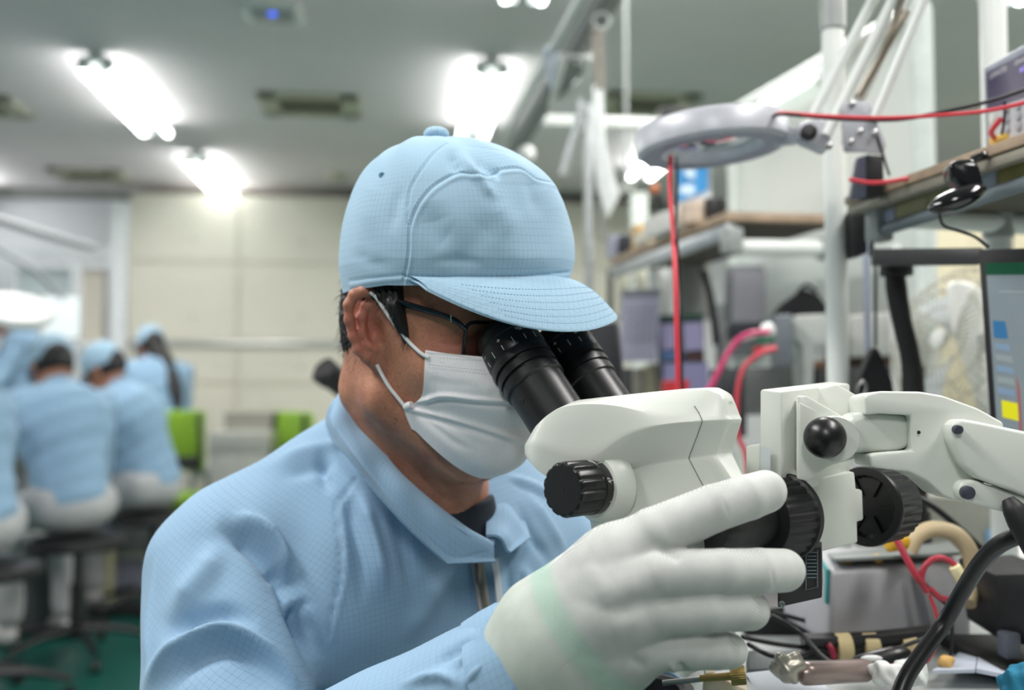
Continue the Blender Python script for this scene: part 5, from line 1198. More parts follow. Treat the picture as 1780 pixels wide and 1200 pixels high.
# eyepiece of a second microscope behind the man's shoulder
o = P(588, 664, 1.95); ax = nrm(P(566, 648, 1.92)-P(620, 690, 1.98)); fq_ = (o-ax*.18); tb_ = thing('side_table', 'small side table under the second microscope behind the mans shoulder', 'table', (fq_[0], fq_[1], 0)); mk('top', box((fq_[0], fq_[1], .81), (.42, .36, .03), None, .004), m_top, tb_); [mk('leg', box((fq_[0]+sx*.18, fq_[1]+sy*.15, .3975), (.03, .03, .795)), m_leg, tb_) for sx in (-1, 1) for sy in (-1, 1)]
me_ = thing('microscope', 'second microscope with black eyepiece standing behind the mans shoulder', 'microscope', ar(*gp(640, 2.0), .82))
mk('eyepiece', lathe([(.024, -.10), (.024, .02), (.027, .022), (.027, .045), (.020, .050)], o, ax, 32), m_matblack, me_); mk('housing', box(o-ax*.16-ZZ*.02, (.14, .12, .12), None, .02, 3), m_white, me_); mk('column', lathe([(.02, -.24), (.02, 0)], o-ax*.18-ZZ*.05, ZZ, 16), m_steel, me_); mk('foot', box((o-ax*.18)*ar(1, 1, 0)+ar(0, 0, .84), (.22, .22, .03), None, .01), m_white, me_)
# ================================================================ right-hand benches
BY = math.radians(16.7); BD = ar(-math.sin(BY), math.cos(BY), 0); BX = ar(math.cos(BY), math.sin(BY), 0); BM = np.array([BX, BD, ZZ])
BT = .83
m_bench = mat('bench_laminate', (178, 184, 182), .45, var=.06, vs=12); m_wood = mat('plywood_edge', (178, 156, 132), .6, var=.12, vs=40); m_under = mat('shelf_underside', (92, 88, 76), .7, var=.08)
m_pole = mat('white_pipe', (226, 232, 228), .3, var=.01); m_joint = mat('pipe_joint', (158, 164, 162), .4)
m_red = mat('red_cable', (214, 58, 72), .45, var=0); m_red2 = mat('dull_red_cable', (176, 52, 68), .45, var=0); m_blk = mat('black_cable', (20, 21, 23), .4, var=0); m_bluegrey = mat('blue_grey', (112, 124, 130), .45)
def bench(org, w, l, label):
    c = org+BX*w/2+BD*l/2; o = thing('workbench', label, 'bench', (c[0], c[1], 0)); c = c*ar(1, 1, 0)
    mk('top', box(c+ZZ*(BT-.015), (w, l, .03), BM, .003), m_bench, o, angle=30); mk('edge_band', box(c-BX*(w/2+.002)+ZZ*(BT-.015), (.006, l, .032), BM), mat('bench_edge', (96, 66, 52), .6), o)
    for sx in (-1, 1):
        for sy in (-1, 1): mk('leg', lathe([(.014, 0), (.014, BT-.03)], c+BX*sx*(w/2-.04)+BD*sy*(l/2-.04), ZZ, 16), m_pole, o)
    return o
bench(ar(.17, .80, 0)-BD*.9, .80, 1.95, 'grey workbench under the white microscope'); bench(P(1000, 680, 2.35)*ar(1, 1, 0)-BD*.25, .95, 1.7, 'second grey workbench further back on the right')
def pole(px, d, r, z0, z1, label, joints=(), m=None, name='pole'):
    x, y = gp(px, d); o = thing(name, label, 'pole', (x, y, z0), 1e-9); mk('pipe', lathe([(r, 0), (r, z1-z0)], (0, 0, 0), ZZ, 28), m or m_pole, o, local=True)
    for z in joints: mk('joint', lathe([(r, 0), (r*1.18, .002), (r*1.18, .058), (r, .06)], (0, 0, z-z0), ZZ, 28), m_joint, o, local=True)
    return o
pole(1457, 1.32, .0145, BT, 1.95, 'white pipe pole in front of the white board, right of the ring magnifier', (1.585,))
pole(1741, 1.30, .0165, BT, 1.95, 'thick white pipe pole behind the bench meter', (1.30,))
pole(1024, 2.75, .012, BT, 1.9, 'pale pole beside the right side of the cap, behind the hanging paper', (1.45,), m_alu); pole(1256, 2.30, .0145, BT, 1.30, 'short pale pole under the far shelf, right of the red cable', (), m_alu); pole(1510, 1.42, .0050, .90, 1.31, 'thin bluish metal rod under the near shelf beside the white pole', (), mat('bluish_rod', (170, 178, 196), .3, .4), 'rod')
pole(1608, 2.0, .020, 0, 2.05, 'wide pale frame post right of the white board', (), mat('frame_post', (206, 216, 212), .45), 'post')
pole(1280, 2.72, .018, BT, 1.86, 'pale frame post at the far end of the white board', (), mat('frame_post', (206, 216, 212), .45), 'post'); pole(1560, 1.75, .010, BT, 1.36, 'slim white pole behind the black monitor arm', (), m_pole)
# white board panel with its top frame
bd_ = thing('white_board', 'large white partition board standing behind the benches', 'board', P(1450, 600, 2.3)*ar(1, 1, 0)+ar(0, 0, 1.25))
A, B = P(1283, 192, 2.74), P(1606, 8, 2.02); pn = [A, B, B*ar(1, 1, 0)+ZZ*1.12, A*ar(1, 1, 0)+ZZ*1.12]
mk('panel', prism(pn, ar(.02, .006, 0)), mat('board_white', (214, 222, 218), .5, var=.02, vs=4), bd_, smooth=False); mk('top_frame', tube([A, B], .017, 12, spline=False), m_pole, bd_); mk('bottom_frame', tube([pn[3], pn[2]], .017, 12, spline=False), m_pole, bd_)
lb_ = thing('glow_strip', 'slim glowing strip added to the white board in place of a ceiling light showing in it', 'lamp glow', hit(1365, 165, A-ar(.02, .03, 0), nrm(np.cross(B-A, ZZ)))); l1_, l2_ = [hit(x, y, A-ar(.02, .03, 0), nrm(np.cross(B-A, ZZ))) for x, y in ((1312, 193), (1420, 132))]  # added glowing strip standing in for a ceiling light showing in the board
mk('tube', tube([l1_, l2_], .011, 12, spline=False), mat('strip_glow', (250, 255, 252), .5, var=0, emit=(248, 255, 250), es=1.3), lb_)
for q_ in (l1_, l2_): mk('end_cap', box(q_+ar(.01, .012, 0), (.03, .025, .03), BM, .004), m_wplastic, lb_)  # ends of the added glowing strip
def prod(name, pts, ext, m, label, cat, bev=.002, group=None, parts=()):
    pp = PL(pts); c = np.mean(pp, 0); c[2] = min(q[2] for q in pp); o = thing(name, label, cat, c, group=group); mk('body', prism(pp, ext, bev), m, o, angle=30); return o
# near shelf (over the microscope bench)
S1, S2 = P(1468, 357, 1.265), P(1800, 243, .93); sh_ = thing('pipe_shelf', 'near plywood shelf on a pipe frame carrying the bench meter', 'shelf', (S1+S2)/2-ZZ*.06); sx = BX*.36
SD_ = nrm((S2-S1)*ar(1, 1, 0))
mk('board', prism([S1, S2, S2+ZZ*.0105, S1+ZZ*.0105], sx, .001), m_wood, sh_, angle=30)
mk('front_channel', prism([S1-ZZ*.001+sx*.01, S2-ZZ*.001+sx*.01, S2-ZZ*.012+sx*.01, S1-ZZ*.012+sx*.01], sx*.04, .001), mat('dull_aluminium', (150, 146, 132), .5, .3), sh_, angle=30)
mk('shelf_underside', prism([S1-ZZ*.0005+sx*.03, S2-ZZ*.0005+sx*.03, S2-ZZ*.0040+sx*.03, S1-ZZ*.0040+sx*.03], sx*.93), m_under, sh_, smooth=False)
T1, T2 = P(1528, 403, 1.25), P(1800, 313, .965); mk('lower_rail', tube([T1, T2], .0075, 16, spline=False), m_bluegrey, sh_)
mk('label_holder', prism([T1+ZZ*.004, T2+ZZ*.004, T2+ZZ*.026, T1+ZZ*.026], ar(.004, .001, 0)), mat('label_strip', (150, 148, 112), .5), sh_, smooth=False)
for t0, t1, cc in ((.04, .13, (168, 176, 196)), (.15, .36, (166, 160, 120)), (.66, .70, (60, 130, 140)), (.71, .80, (176, 184, 196)), (.82, .99, (156, 148, 84))):
    a, b = T1+(T2-T1)*t0, T1+(T2-T1)*t1; mk('label_card', prism([a+ZZ*.008-BX*.001, b+ZZ*.008-BX*.001, b+ZZ*.023-BX*.001, a+ZZ*.023-BX*.001], ar(.0008, 0, 0)), mat('card_%d_%d_%d' % cc, cc, .6), sh_, smooth=False)
mk('corner_joint', join(box(T1+ar(0, 0, .012), (.026, .026, .05), BM, .004), box(T1+ar(-.012, 0, .034), (.03, .03, .018), BM, .003)), m_joint, sh_, angle=30); mk('cross_pipe', tube([T1+ar(.0, 0, .02), T1+BX*.34+ZZ*.02], .0135, 14, spline=False), m_pole, sh_)
# bench meter
MA_, MB_, MC_, MD_ = P(1708, 116, 1.165), P(1850, 38, .985), P(1850, 232, .985), P(1712, 258, 1.165); mn = nrm(np.cross(MB_-MA_, MD_-MA_)); mn = -mn if mn@(CAM-MA_) < 0 else mn
mt = thing('bench_meter', 'grey bench multimeter with a dark violet display on the near shelf', 'meter', (MD_+MC_)/2); mk('case', prism([MA_, MB_, MC_, MD_], -mn*.22, .004, 3), mat('meter_grey', (132, 140, 156), .5), mt, angle=35)
def mp(u, v, off=.0012): return MA_+(MB_-MA_)*u+((MD_-MA_)*(1-u)+(MC_-MB_)*u)*v+mn*off
def mquad(u0, v0, u1, v1, off, th=.0006): return prism([mp(u0, v0, off), mp(u1, v0, off), mp(u1, v1, off), mp(u0, v1, off)], -mn*th)
mk('front_panel', mquad(.06, .10, .97, .96, .0006), mat('meter_panel', (196, 200, 204), .5), mt, smooth=False)
mk('display', mquad(.065, .10, .97, .56, .0014), mat('violet_display', (48, 38, 66), .15, var=.3, vs=30, emit=(60, 40, 100), es=.35, coat=.6), mt, smooth=False)
ex_, ey_ = MB_-MA_, nrm(MA_-MD_)
m_dig = mat('display_digit', (170, 150, 250), .4, var=0, emit=(150, 140, 250), es=1.2)
text3('GWINSTEK', mp(.24, .175, .0022), ex_, ey_, .0085, m_mark, mt); text3('GDM-8341', mp(.53, .165, .0022), ex_, ey_, .0060, m_mark, mt)
text3('DCV  AUTO', mp(.62, .26, .0022), ex_, ey_, .0065, m_dig, mt); text3('0.0000', mp(.80, .40, .0022), ex_, ey_, .024, m_dig, mt)
for r_ in range(3):
    for c_ in range(4): mk('button', lathe([(.0055, 0), (.0055, .0025), (.0045, .0035), (0, .0035)], mp(.34+.15*c_, .62+.11*r_, .0005), mn, 18), mat('button_grey', (168, 174, 184) if r_ < 2 else (110, 124, 146), .5), mt)
mk('power_button', lathe([(.006, 0), (.006, .003), (0, .0035)], mp(.15, .67, .0005), mn, 18), m_wplastic, mt)
pl_ = thing('test_plug', 'yellow and red test plugs hanging from the bench meter', 'plug', mp(.36, .95, .02)-ZZ*.01); mk('collar', lathe([(.006, 0), (.006, .016), (.004, .018)], mp(.32, .93, .001), nrm(mn-.3*ZZ), 16), mat('yellow_plug', (236, 200, 96), .5), pl_); mk('tip', tube([mp(.36, .93, .018), mp(.48, .88, .03), mp(.60, .78, .03)], .0030, 8), m_red, pl_); mk('lead', tube([mp(.52, .92, .022), mp(.58, .76, .024), mp(.66, .62, .03)], .0016, 8), m_blk, pl_)
# cables strung in the air
def cable(name, pts, r, m, label, cat='cable', group=None, n=8):
    o = mk(name, tube(PL(pts), r, 10, n), m); tag(o, label, cat, group); return o
cable('cable', [(1350, 200, 1.16), (1360, 196, 1.14), (1440, 202, 1.10), (1540, 205, 1.06), (1640, 200, 1.03), (1720, 192, 1.0), (1800, 174, .97)], .0021, m_red, 'red cable strung from the ring magnifier to the bench meter')
cable('cable', [(1340, 206, 1.17), (1360, 199, 1.13), (1460, 207, 1.11), (1560, 208, 1.07), (1650, 192, 1.05), (1720, 176, 1.03), (1800, 150, 1.0)], .0021, m_blk, 'black cable running beneath and then above the red one to the meter')
cable('cable', [(1476, 312, 1.15), (1520, 318, 1.14), (1580, 310, 1.13), (1650, 296, 1.09), (1700, 286, 1.07), (1735, 262, 1.05)], .0024, m_red, 'red cable lying along the near shelf edge')
cable('cable', [(1166, 272, 1.20), (1165, 330, 1.17), (1170, 400, 1.14), (1174, 480, 1.11), (1176, 560, 1.10), (1178, 640, 1.10), (1179, 720, 1.10), (1182, 900, 1.08)], .0029, m_red, 'red cable hanging straight down from the ring magnifier')
cable('cable', [(1176, 272, 1.205), (1177, 330, 1.18), (1176, 400, 1.13), (1181, 480, 1.13), (1184, 560, 1.12), (1186, 700, 1.12), (1188, 900, 1.10)], .0016, m_blk, 'thin black cable hanging beside the straight red cable')
# ring magnifier lamp
mc_ = P(1236, 240, 1.22); mg2 = thing('magnifier_lamp', 'round silver ring magnifier lamp hanging from rods above the microscope', 'lamp', mc_-ZZ*.03); axm = nrm(ar(-.085, .012, 1))
m_sil = mat('silver_grey', (192, 195, 202), .38, .1); m_dull = mat('lamp_underside', (150, 154, 168), .45)
mk('ring', lathe([(.062, -.0165), (.086, -.0175), (.0920, -.013), (.0930, .010), (.088, .016), (.062, .016), (.060, 0), (.062, -.0165)], mc_, axm, 90), m_sil, mg2, angle=50)
mk('under_plate', lathe([(.063, -.0172), (.086, -.0180), (.086, -.0176)], mc_, axm, 60, caps=False), m_dull, mg2)
mk('magnifying_lens', lathe([(0, -.0105), (.03, -.0095), (.061, -.005), (.061, .002), (.03, .008), (0, .010)], mc_, axm, 60), mat('optical_glass', (240, 250, 250), .02, var=0, trans=.9), mg2)
mk('neck', prism(PL([(1350, 214, 1.19), (1392, 222, 1.17), (1392, 248, 1.17), (1352, 252, 1.19)]), ar(.0, .022, .002), .003), m_sil, mg2, angle=40)
mk('joint_plate', prism(PL([(1390, 212, 1.165), (1440, 206, 1.16), (1446, 252, 1.16), (1434, 266, 1.16), (1388, 246, 1.165)]), ar(.0, .016, 0), .003), m_sil, mg2, angle=40)
mk('tilt_knob', lathe([(.0085, 0), (.0098, .002), (.0098, .008), (.008, .010), (0, .010)], P(1410, 232, 1.158), nrm(ar(-.75, -.65, .1)), 32, (.001, .009, 8, .1, 1)), m_matblack, mg2)
mk('arm_plate', prism(PL([(1466, 178, 1.15), (1512, 176, 1.15), (1542, 252, 1.15), (1536, 268, 1.15), (1478, 262, 1.155), (1464, 250, 1.155)]), ar(.0, .004, 0), .0012), m_sil, mg2, angle=40); mk('arm_plate', prism(PL([(1460, 182, 1.19), (1506, 180, 1.19), (1530, 264, 1.19), (1468, 264, 1.19)]), ar(.0, .004, 0), .0012), m_dull, mg2, angle=40)
for a, b, r_ in (((1372, 340-20, 1.16), (1555, -60, 1.16), .0), ((1398, 232, 1.17), (1548, -60, 1.17), .0062), ((1436, 236, 1.16), (1582, -60, 1.16), .0062), ((1518, 212, 1.15), (1630, -60, 1.13), .0060), ((1492, 190, 1.17), (1606, -60, 1.15), .0045)):
    if r_: mk('rod', tube([P(*a), P(*b)], r_, 14, spline=False), m_pole, mg2)
sp = []; a, b = P(1490, 172, 1.155), P(1576, 18, 1.145); x_, y_, ax_ = frame(b-a)
sp = [a+(b-a)*t+(x_*math.cos(2*PI*46*t)+y_*math.sin(2*PI*46*t))*.0042 for t in np.linspace(0, 1, 46*9)]; mk('spring', tube(sp, .0009, 5, spline=False), mat('spring_steel', (168, 160, 146), .35, .8), mg2)
sp = [P(1536, 90, 1.16)+(P(1582, -30, 1.155)-P(1536, 90, 1.16))*t+(x_*math.cos(2*PI*34*t)+y_*math.sin(2*PI*34*t))*.0042 for t in np.linspace(0, 1, 34*9)]; mk('spring', tube(sp, .0009, 5, spline=False), mat('spring_steel', (168, 160, 146), .35, .8), mg2)
mk('elbow_plate', prism(PL([(1540, -50, 1.14), (1640, -50, 1.12), (1650, -110, 1.12), (1560, -120, 1.14)]), ar(0, .05, 0), .004), m_sil, mg2, angle=40); mk('upper_arm', tube([P(1600, -90, 1.15), P(1741, -180, 1.30)], .012, 12, spline=False), m_pole, mg2)
for x, y in ((1480, 182), (1478, 248), (1494, 230), (1520, 232), (1440, 255)): mk('bolt', lathe([(.0042, 0), (.0042, .003), (.002, .004), (0, .004)], P(x, y, 1.148), ar(0, -1, 0), 6), m_steel, mg2)
mk('lamp_cable', tube(PL([(1522, 226, 1.15), (1532, 260, 1.15), (1546, 305, 1.16)]), .0016, 8), m_blk, mg2)
mk('clamp', prism(PL([(1506, 268, 1.17), (1536, 270, 1.17), (1538, 338, 1.17), (1506, 342, 1.17)]), ar(0, .03, 0), .002), m_matblack, mg2, angle=35); mk('clamp_side', prism(PL([(1488, 274, 1.19), (1506, 268, 1.17), (1506, 342, 1.17), (1478, 345, 1.20)]), ar(0.004, .02, 0), .002), mat('slate', (96, 98, 116), .5), mg2, angle=35)
# webcam clipped to the shelf edge
wc = thing('clip_camera', 'glossy black camera clipped over the near shelf edge', 'camera', P(1670, 365, 1.04)); m_gl = mat('gloss_black', (12, 13, 16), .12, var=0, coat=.5)
mk('body', prism(PL([(1650, 285, .99), (1662, 277, .99), (1692, 274, .985), (1704, 290, .98), (1712, 325, .98), (1710, 345, .98), (1672, 330, .99), (1652, 308, .99)]), ar(.004, .026, 0), .004, 3), m_gl, wc, angle=40)
mk('lens_barrel', (lambda v: v)(sphere(P(1664, 346, .975), (.029, .016, .0110), 32, 18, np.array([nrm(ar(.92, -.1, .36)), nrm(ar(0, 1, .1)), nrm(ar(-.36, 0, .92))]))), m_gl, wc)
mk('clip_arm', tube(PL([(1690, 277, 1.0), (1715, 268, 1.0), (1735, 262, 1.01)]), .004, 8), m_gl, wc); mk('cable', tube(PL([(1632, 368, .98), (1640, 392, .99), (1668, 402, 1.0), (1695, 412, 1.0), (1718, 430, .99)]), .0016, 8), m_blk, wc)
# near monitor
def scr(u, v, o_=.0012): return q4[0]*(1-u)*(1-v)+q4[1]*u*(1-v)+q4[2]*u*v+q4[3]*(1-u)*v+sn*o_
mo_, sn, q4 = flat_screen('monitor', PL([(1700, 434, 1.02), (1960, 426, .93), (1960, 930, .93), (1728, 845, 1.02)]), .022, 'black-framed monitor showing coloured table rows beside the microscope arm', 'monitor', m_matblack, mat('screen_grey', (120, 130, 134), .25, var=.04, emit=(104, 116, 122), es=.42), .11, BT)
def cell(u0, v0, u1, v1, c, e=.5): mk('screen_cell', prism([scr(u0, v0), scr(u1, v0), scr(u1, v1), scr(u0, v1)], -sn*.0004), mat('cell_%d_%d_%d' % c, c, .4, var=0, emit=c, es=e), mo_, smooth=False)
cell(0, 0, 1, .055, (8, 70, 44), .4); cell(.03, .27, .18, .35, (44, 98, 140), .45); cell(.185, .26, .215, .355, (176, 180, 50), .5); cell(.20, .36, .225, .95, (140, 84, 84), .4)
for k in range(5): cell(.035, .375+.052*k, .18, .405+.052*k, (112, 134, 156) if k % 2 == 0 else (128, 138, 140), .4)
cell(.06, .64, .20, .72, (190, 186, 20), .6); cell(.10, .13, 1, .135, (140, 150, 152), .4); cell(.4, .3, .9, .9, (150, 158, 160), .4)
bar = thing('monitor_mount', 'black mounting bar and curved arm behind the near monitor', 'monitor arm', P(1560, 680, 1.28)); mk('bar', prism(PL([(1518, 432, 1.22), (1710, 430, 1.08), (1710, 458, 1.08), (1518, 460, 1.22)]), ar(.004, .02, 0), .002), mat('dark_grey', (58, 60, 60), .5), bar, angle=35)
mk('arm', tube(PL([(1555, 455, 1.25), (1558, 500, 1.25), (1568, 560, 1.25), (1582, 620, 1.25), (1588, 690, 1.25), (1590, 900, 1.25)]), [.011, .013, .012, .012, .014, .016], 14), m_matblack, bar); mk('pivot', lathe([(.020, 0), (.020, .012), (.012, .014)], P(1558, 462, 1.245), -ZZ, 24), m_matblack, bar)
mk('base', lathe([(.05, 0), (.05, .015), (.02, .02), (.016, .12)], ar(*gp(1590, 1.25), BT), ZZ, 32), m_matblack, bar)
# black junction box under the shelf
jbx = thing('junction_box', 'black box hanging under the end of the near shelf', 'box', P(1495, 445, 1.3)); mk('body', prism(PL([(1480, 362, 1.29), (1508, 360, 1.27), (1508, 440, 1.27), (1482, 446, 1.29)]), ar(.004, .04, 0), .002), m_matblack, jbx, angle=35); mk('bracket', prism(PL([(1512, 360, 1.26), (1520, 360, 1.26), (1520, 445, 1.26), (1512, 445, 1.26)]), ar(.001, .008, 0)), m_bluegrey, jbx, smooth=False)
# desk fan
fc = P(1668, 600, 1.62); fa = nrm(ar(-.86, -.44, .22)); fan = thing('desk_fan', 'white desk fan with a wire guard behind the near monitor', 'fan', ar(*gp(1690, 1.66), BT)); fx, fy, _ = frame(fa)
m_fan = mat('fan_white', (234, 236, 232), .35); m_wire = mat('fan_wire', (158, 156, 140), .4)
wv = []
for k in range(44):
    t_ = 2*PI*k/44; d_ = math.cos(t_)*fx+math.sin(t_)*fy; wv.append(tube([fc+fa*.052+d_*.02, fc+fa*.048+d_*.07, fc+fa*.025+d_*.118, fc+d_*.128, fc-fa*.03+d_*.112, fc-fa*.05+d_*.03], .0009, 4, 3))
for r_, h_ in ((.02, .052), (.05, .050), (.08, .045), (.105, .033), (.128, 0), (.112, -.03), (.07, -.042)): wv.append(tube([fc+fa*h_+r_*(math.cos(t_)*fx+math.sin(t_)*fy) for t_ in np.linspace(0, 2*PI, 36, endpoint=False)], .0013, 4, 1, closed=True))
g_ = mk('guard', join(*wv), m_wire, fan); mk('hub', lathe([(.013, .045), (.013, .052), (.009, .054), (0, .054)], fc, fa, 24), m_fan, fan)
for k in range(3):
    t_ = 2*PI*k/3; pts_ = []
    for r_ in (.02, .06, .105):
        for s_ in (-1, 1): a_ = t_+s_*.42*(.5+r_*4); pts_.append(fc+r_*(math.cos(a_)*fx+math.sin(a_)*fy)+fa*(.010*s_))
    v = np.array(pts_); v = np.vstack([v, v-fa*.0015]); mk('blade', (v, [(0, 1, 3, 2), (2, 3, 5, 4), (7, 6, 8, 9), (9, 8, 10, 11), (0, 2, 8, 6), (2, 4, 10, 8), (1, 7, 9, 3), (3, 9, 11, 5), (4, 5, 11, 10)]), mat('fan_blade', (190, 200, 205), .3), fan)
mk('motor_housing', prism(PL([(1644, 492, 1.56), (1662, 486, 1.56), (1692, 492, 1.57), (1708, 520, 1.58), (1716, 700, 1.60), (1700, 712, 1.60), (1676, 640, 1.58), (1645, 545, 1.56)]), ar(.03, .045, 0), .008, 3), m_fan, fan, angle=50)
mk('stem', lathe([(.018, .02), (.014, .25)], ar(*gp(1712, 1.66), BT), ZZ, 20), m_fan, fan); mk('foot', lathe([(.09, 0), (.09, .012), (.05, .025), (.018, .03)], ar(*gp(1712, 1.66), BT), ZZ, 40), m_fan, fan)
# hanging black bag
bg = thing('tool_bag', 'black fabric bag hanging behind the bracket of the microscope', 'bag', P(1520, 700, 1.3)); mk('bag', prism(PL([(1522, 600, 1.32), (1530, 612, 1.32), (1552, 660, 1.30), (1560, 720, 1.30), (1480, 722, 1.30), (1492, 668, 1.30), (1512, 615, 1.32)]), ar(.01, .05, 0), .008, 3), mat('black_fabric', (24, 25, 28), .9, bump=.3), bg, angle=60)
mk('strap', tube(PL([(1522, 452, 1.32), (1522, 602, 1.32)]), .0022, 8, spline=False), m_blk, bg); mk('carabiner', tube(PL([(1494, 668, 1.27), (1502, 664, 1.27), (1506, 676, 1.27), (1498, 690, 1.27), (1490, 682, 1.27)]), .0018, 8, 6, closed=True), m_steel, bg)
# ---------------- far shelf and what stands on and under it
A, B, Cc = P(1060, 456, 2.66), P(1262, 390, 1.96), P(1452, 388, 1.99); fsf = thing('pipe_shelf', 'far plywood shelf on a pipe frame holding boxes, cup and blue poster', 'shelf', (A+Cc)/2-ZZ*.08)
zz_ = (A[2]+B[2]+Cc[2])/3; A[2] = B[2] = Cc[2] = zz_; Dd = A+(Cc-B)
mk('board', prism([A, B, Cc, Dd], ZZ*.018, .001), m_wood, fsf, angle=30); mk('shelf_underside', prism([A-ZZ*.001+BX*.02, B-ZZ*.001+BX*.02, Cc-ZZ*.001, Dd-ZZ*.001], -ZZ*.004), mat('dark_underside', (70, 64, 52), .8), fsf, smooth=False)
u_ = nrm(A-B); mk('side_rail', prism([B-ZZ*.006, A-ZZ*.006, A-ZZ*.034, B-ZZ*.034], BX*.022, .002), m_alu, fsf, angle=30); mk('front_pipe', tube([B-ZZ*.052+BX*.03, Cc-ZZ*.052], .0165, 16, spline=False), m_pole, fsf)
mk('joint', box(B-ZZ*.040+BX*.012, (.034, .04, .05), BM, .006), m_joint, fsf, angle=30); mk('joint', box(Cc-ZZ*.052-BX*.02, (.03, .045, .045), BM, .006), m_joint, fsf, angle=30)
SZ = zz_+.019
def onshelf(px, d, w, dp, h, label, name, cat, m, bev=.003):
    q = P(px, 500, d); o = thing(name, label, cat, (q[0], q[1], SZ), BY); mk('body', box((0, 0, h/2), (w, dp, h), None, bev), m, o, local=True, angle=30); mk('flap', box((0, 0, h+.0006), (w*.96, dp*.3, .0012)), m, o, local=True, smooth=False); return o
onshelf(1180, 2.25, .10, .16, .045, 'flat white carton at the front of the far shelf', 'carton', 'carton', mat('white_card', (230, 230, 224), .7)); onshelf(1120, 2.5, .05, .05, .06, 'small orange-brown box at the left end of the far shelf', 'small_box', 'box', mat('orange_card', (214, 172, 110), .7)); onshelf(1086, 2.64, .04, .06, .055, 'small navy box at the far end of the far shelf', 'small_box', 'box', mat('navy_card', (24, 34, 48), .5)); onshelf(1070, 2.66, .03, .05, .06, 'narrow lavender box at the far end of the far shelf', 'small_box', 'box', mat('lav_card', (176, 180, 200), .6)); onshelf(1238, 2.10, .035, .05, .05, 'small black box by the right side of the paper cup', 'small_box', 'box', mat('black_card', (26, 28, 30), .5)); onshelf(1145, 2.42, .10, .08, .03, 'low cream tray on the far shelf behind the red cable', 'tray', 'tray', mat('cream_card', (228, 222, 206), .7))
q = P(1208, 500, 2.12); cu = thing('tape_roll', 'stack of brown tape rolls on the far shelf under the blue poster', 'tape', (q[0], q[1], SZ), 1e-9); mk('roll', lathe([(.018, 0), (.032, 0), (.033, .004), (.033, .022), (.032, .024), (.018, .024), (.018, 0)], (0, 0, 0), ZZ, 36), mat('tape_tan', (206, 188, 168), .5), cu, local=True); mk('roll', lathe([(.018, 0), (.032, 0), (.033, .004), (.033, .022), (.032, .024), (.018, .024), (.018, 0)], (0.001, 0, .0245), ZZ, 36), mat('tape_tan2', (216, 200, 184), .5), cu, local=True)
# poster, with a white lower part
po = thing('poster', 'tilted light blue poster with white shapes standing on the far shelf', 'poster', P(1207, 362, 2.35)); pa = PL([(1176, 276, 2.4), (1232, 266, 2.3), (1236, 358, 2.3), (1176, 372, 2.4)]); mk('sheet', prism(pa, ar(.003, .006, 0)), mat('poster_white', (232, 238, 242), .6), po, smooth=False)
pb2 = PL([(1177, 280, 2.398), (1230, 270, 2.298), (1229, 330, 2.298), (1177, 357, 2.398)]); mk('blue_print', prism([q_-ar(0, .003, 0) for q_ in pb2], ar(0, -.0006, 0)), mat('poster_blue', (72, 164, 232), .6, var=0), po, smooth=False)
for x, y, a_, b_ in ((1206, 300, 17, 12), (1198, 330, 17, 10), (1186, 285, 8, 7), (1218, 318, 8, 6)):
    c_ = P(x, y, 2.334); mk('white_shape', sphere(c_, (a_*2.33/FPX, .0008, b_*2.33/FPX), 20, 10), mat('poster_cloud', (206, 228, 244), .6, var=0), po)
# tall bottle-like tool with red cap
q = P(1150, 385, 2.5); tb = thing('spray_tool', 'slanting black tool with red and amber tip on the far shelf', 'tool', q); mk('handle', tube(PL([(1152, 384, 2.5), (1148, 355, 2.5), (1142, 338, 2.5)]), .008, 12), m_matblack, tb); mk('tip', sphere(P(1138, 328, 2.5), (.012, .012, .012), 16, 10), mat('amber', (196, 110, 60), .3), tb)
# hanging things under the far shelf
cal = thing('wall_calendar', 'pale lavender calendar sheet hanging right of the cap brim', 'calendar', P(1110, 632, 2.3)); m_cal = mat('calendar_paper', (168, 170, 190), .7, var=.02)
mk('sheet', prism(PL([(1082, 508, 2.3), (1148, 506, 2.3), (1142, 628, 2.3), (1076, 630, 2.3)]), ar(0, .003, 0)), m_cal, cal, smooth=False); mk('binding', prism(PL([(1081, 504, 2.297), (1149, 502, 2.297), (1148, 514, 2.297), (1081, 516, 2.297)]), ar(0, .006, 0)), mat('calendar_head', (124, 130, 138), .6), cal, smooth=False)
cells = []
for r_ in range(5):
    for c_ in range(5): p = P(1091+c_*11.5-r_*.6, 538+r_*13, 2.2985); cells.append(box(p, (.0085, .0008, .0085)))
mk('date_grid', join(*cells), mat('calendar_ink', (140, 146, 160), .7), cal, smooth=False)
def slab(name, pts, ext, c, label, cat, rough=.5, bev=.002, em=None):
    o = prod(name, pts, ext, mat('m_%s_%d_%d_%d' % (name, *c), c, rough) if em is None else mat('m_%s_%d_%d_%de' % (name, *c), c, rough, emit=c, es=em), label, cat, bev); return o
def detail(o, name, pts, ext, c, em=None): return mk(name, prism(PL(pts), ext), mat('d_%d_%d_%d_%s' % (*c, em), c, .5, var=.02, emit=c if em else None, es=em or 0), o, smooth=False)
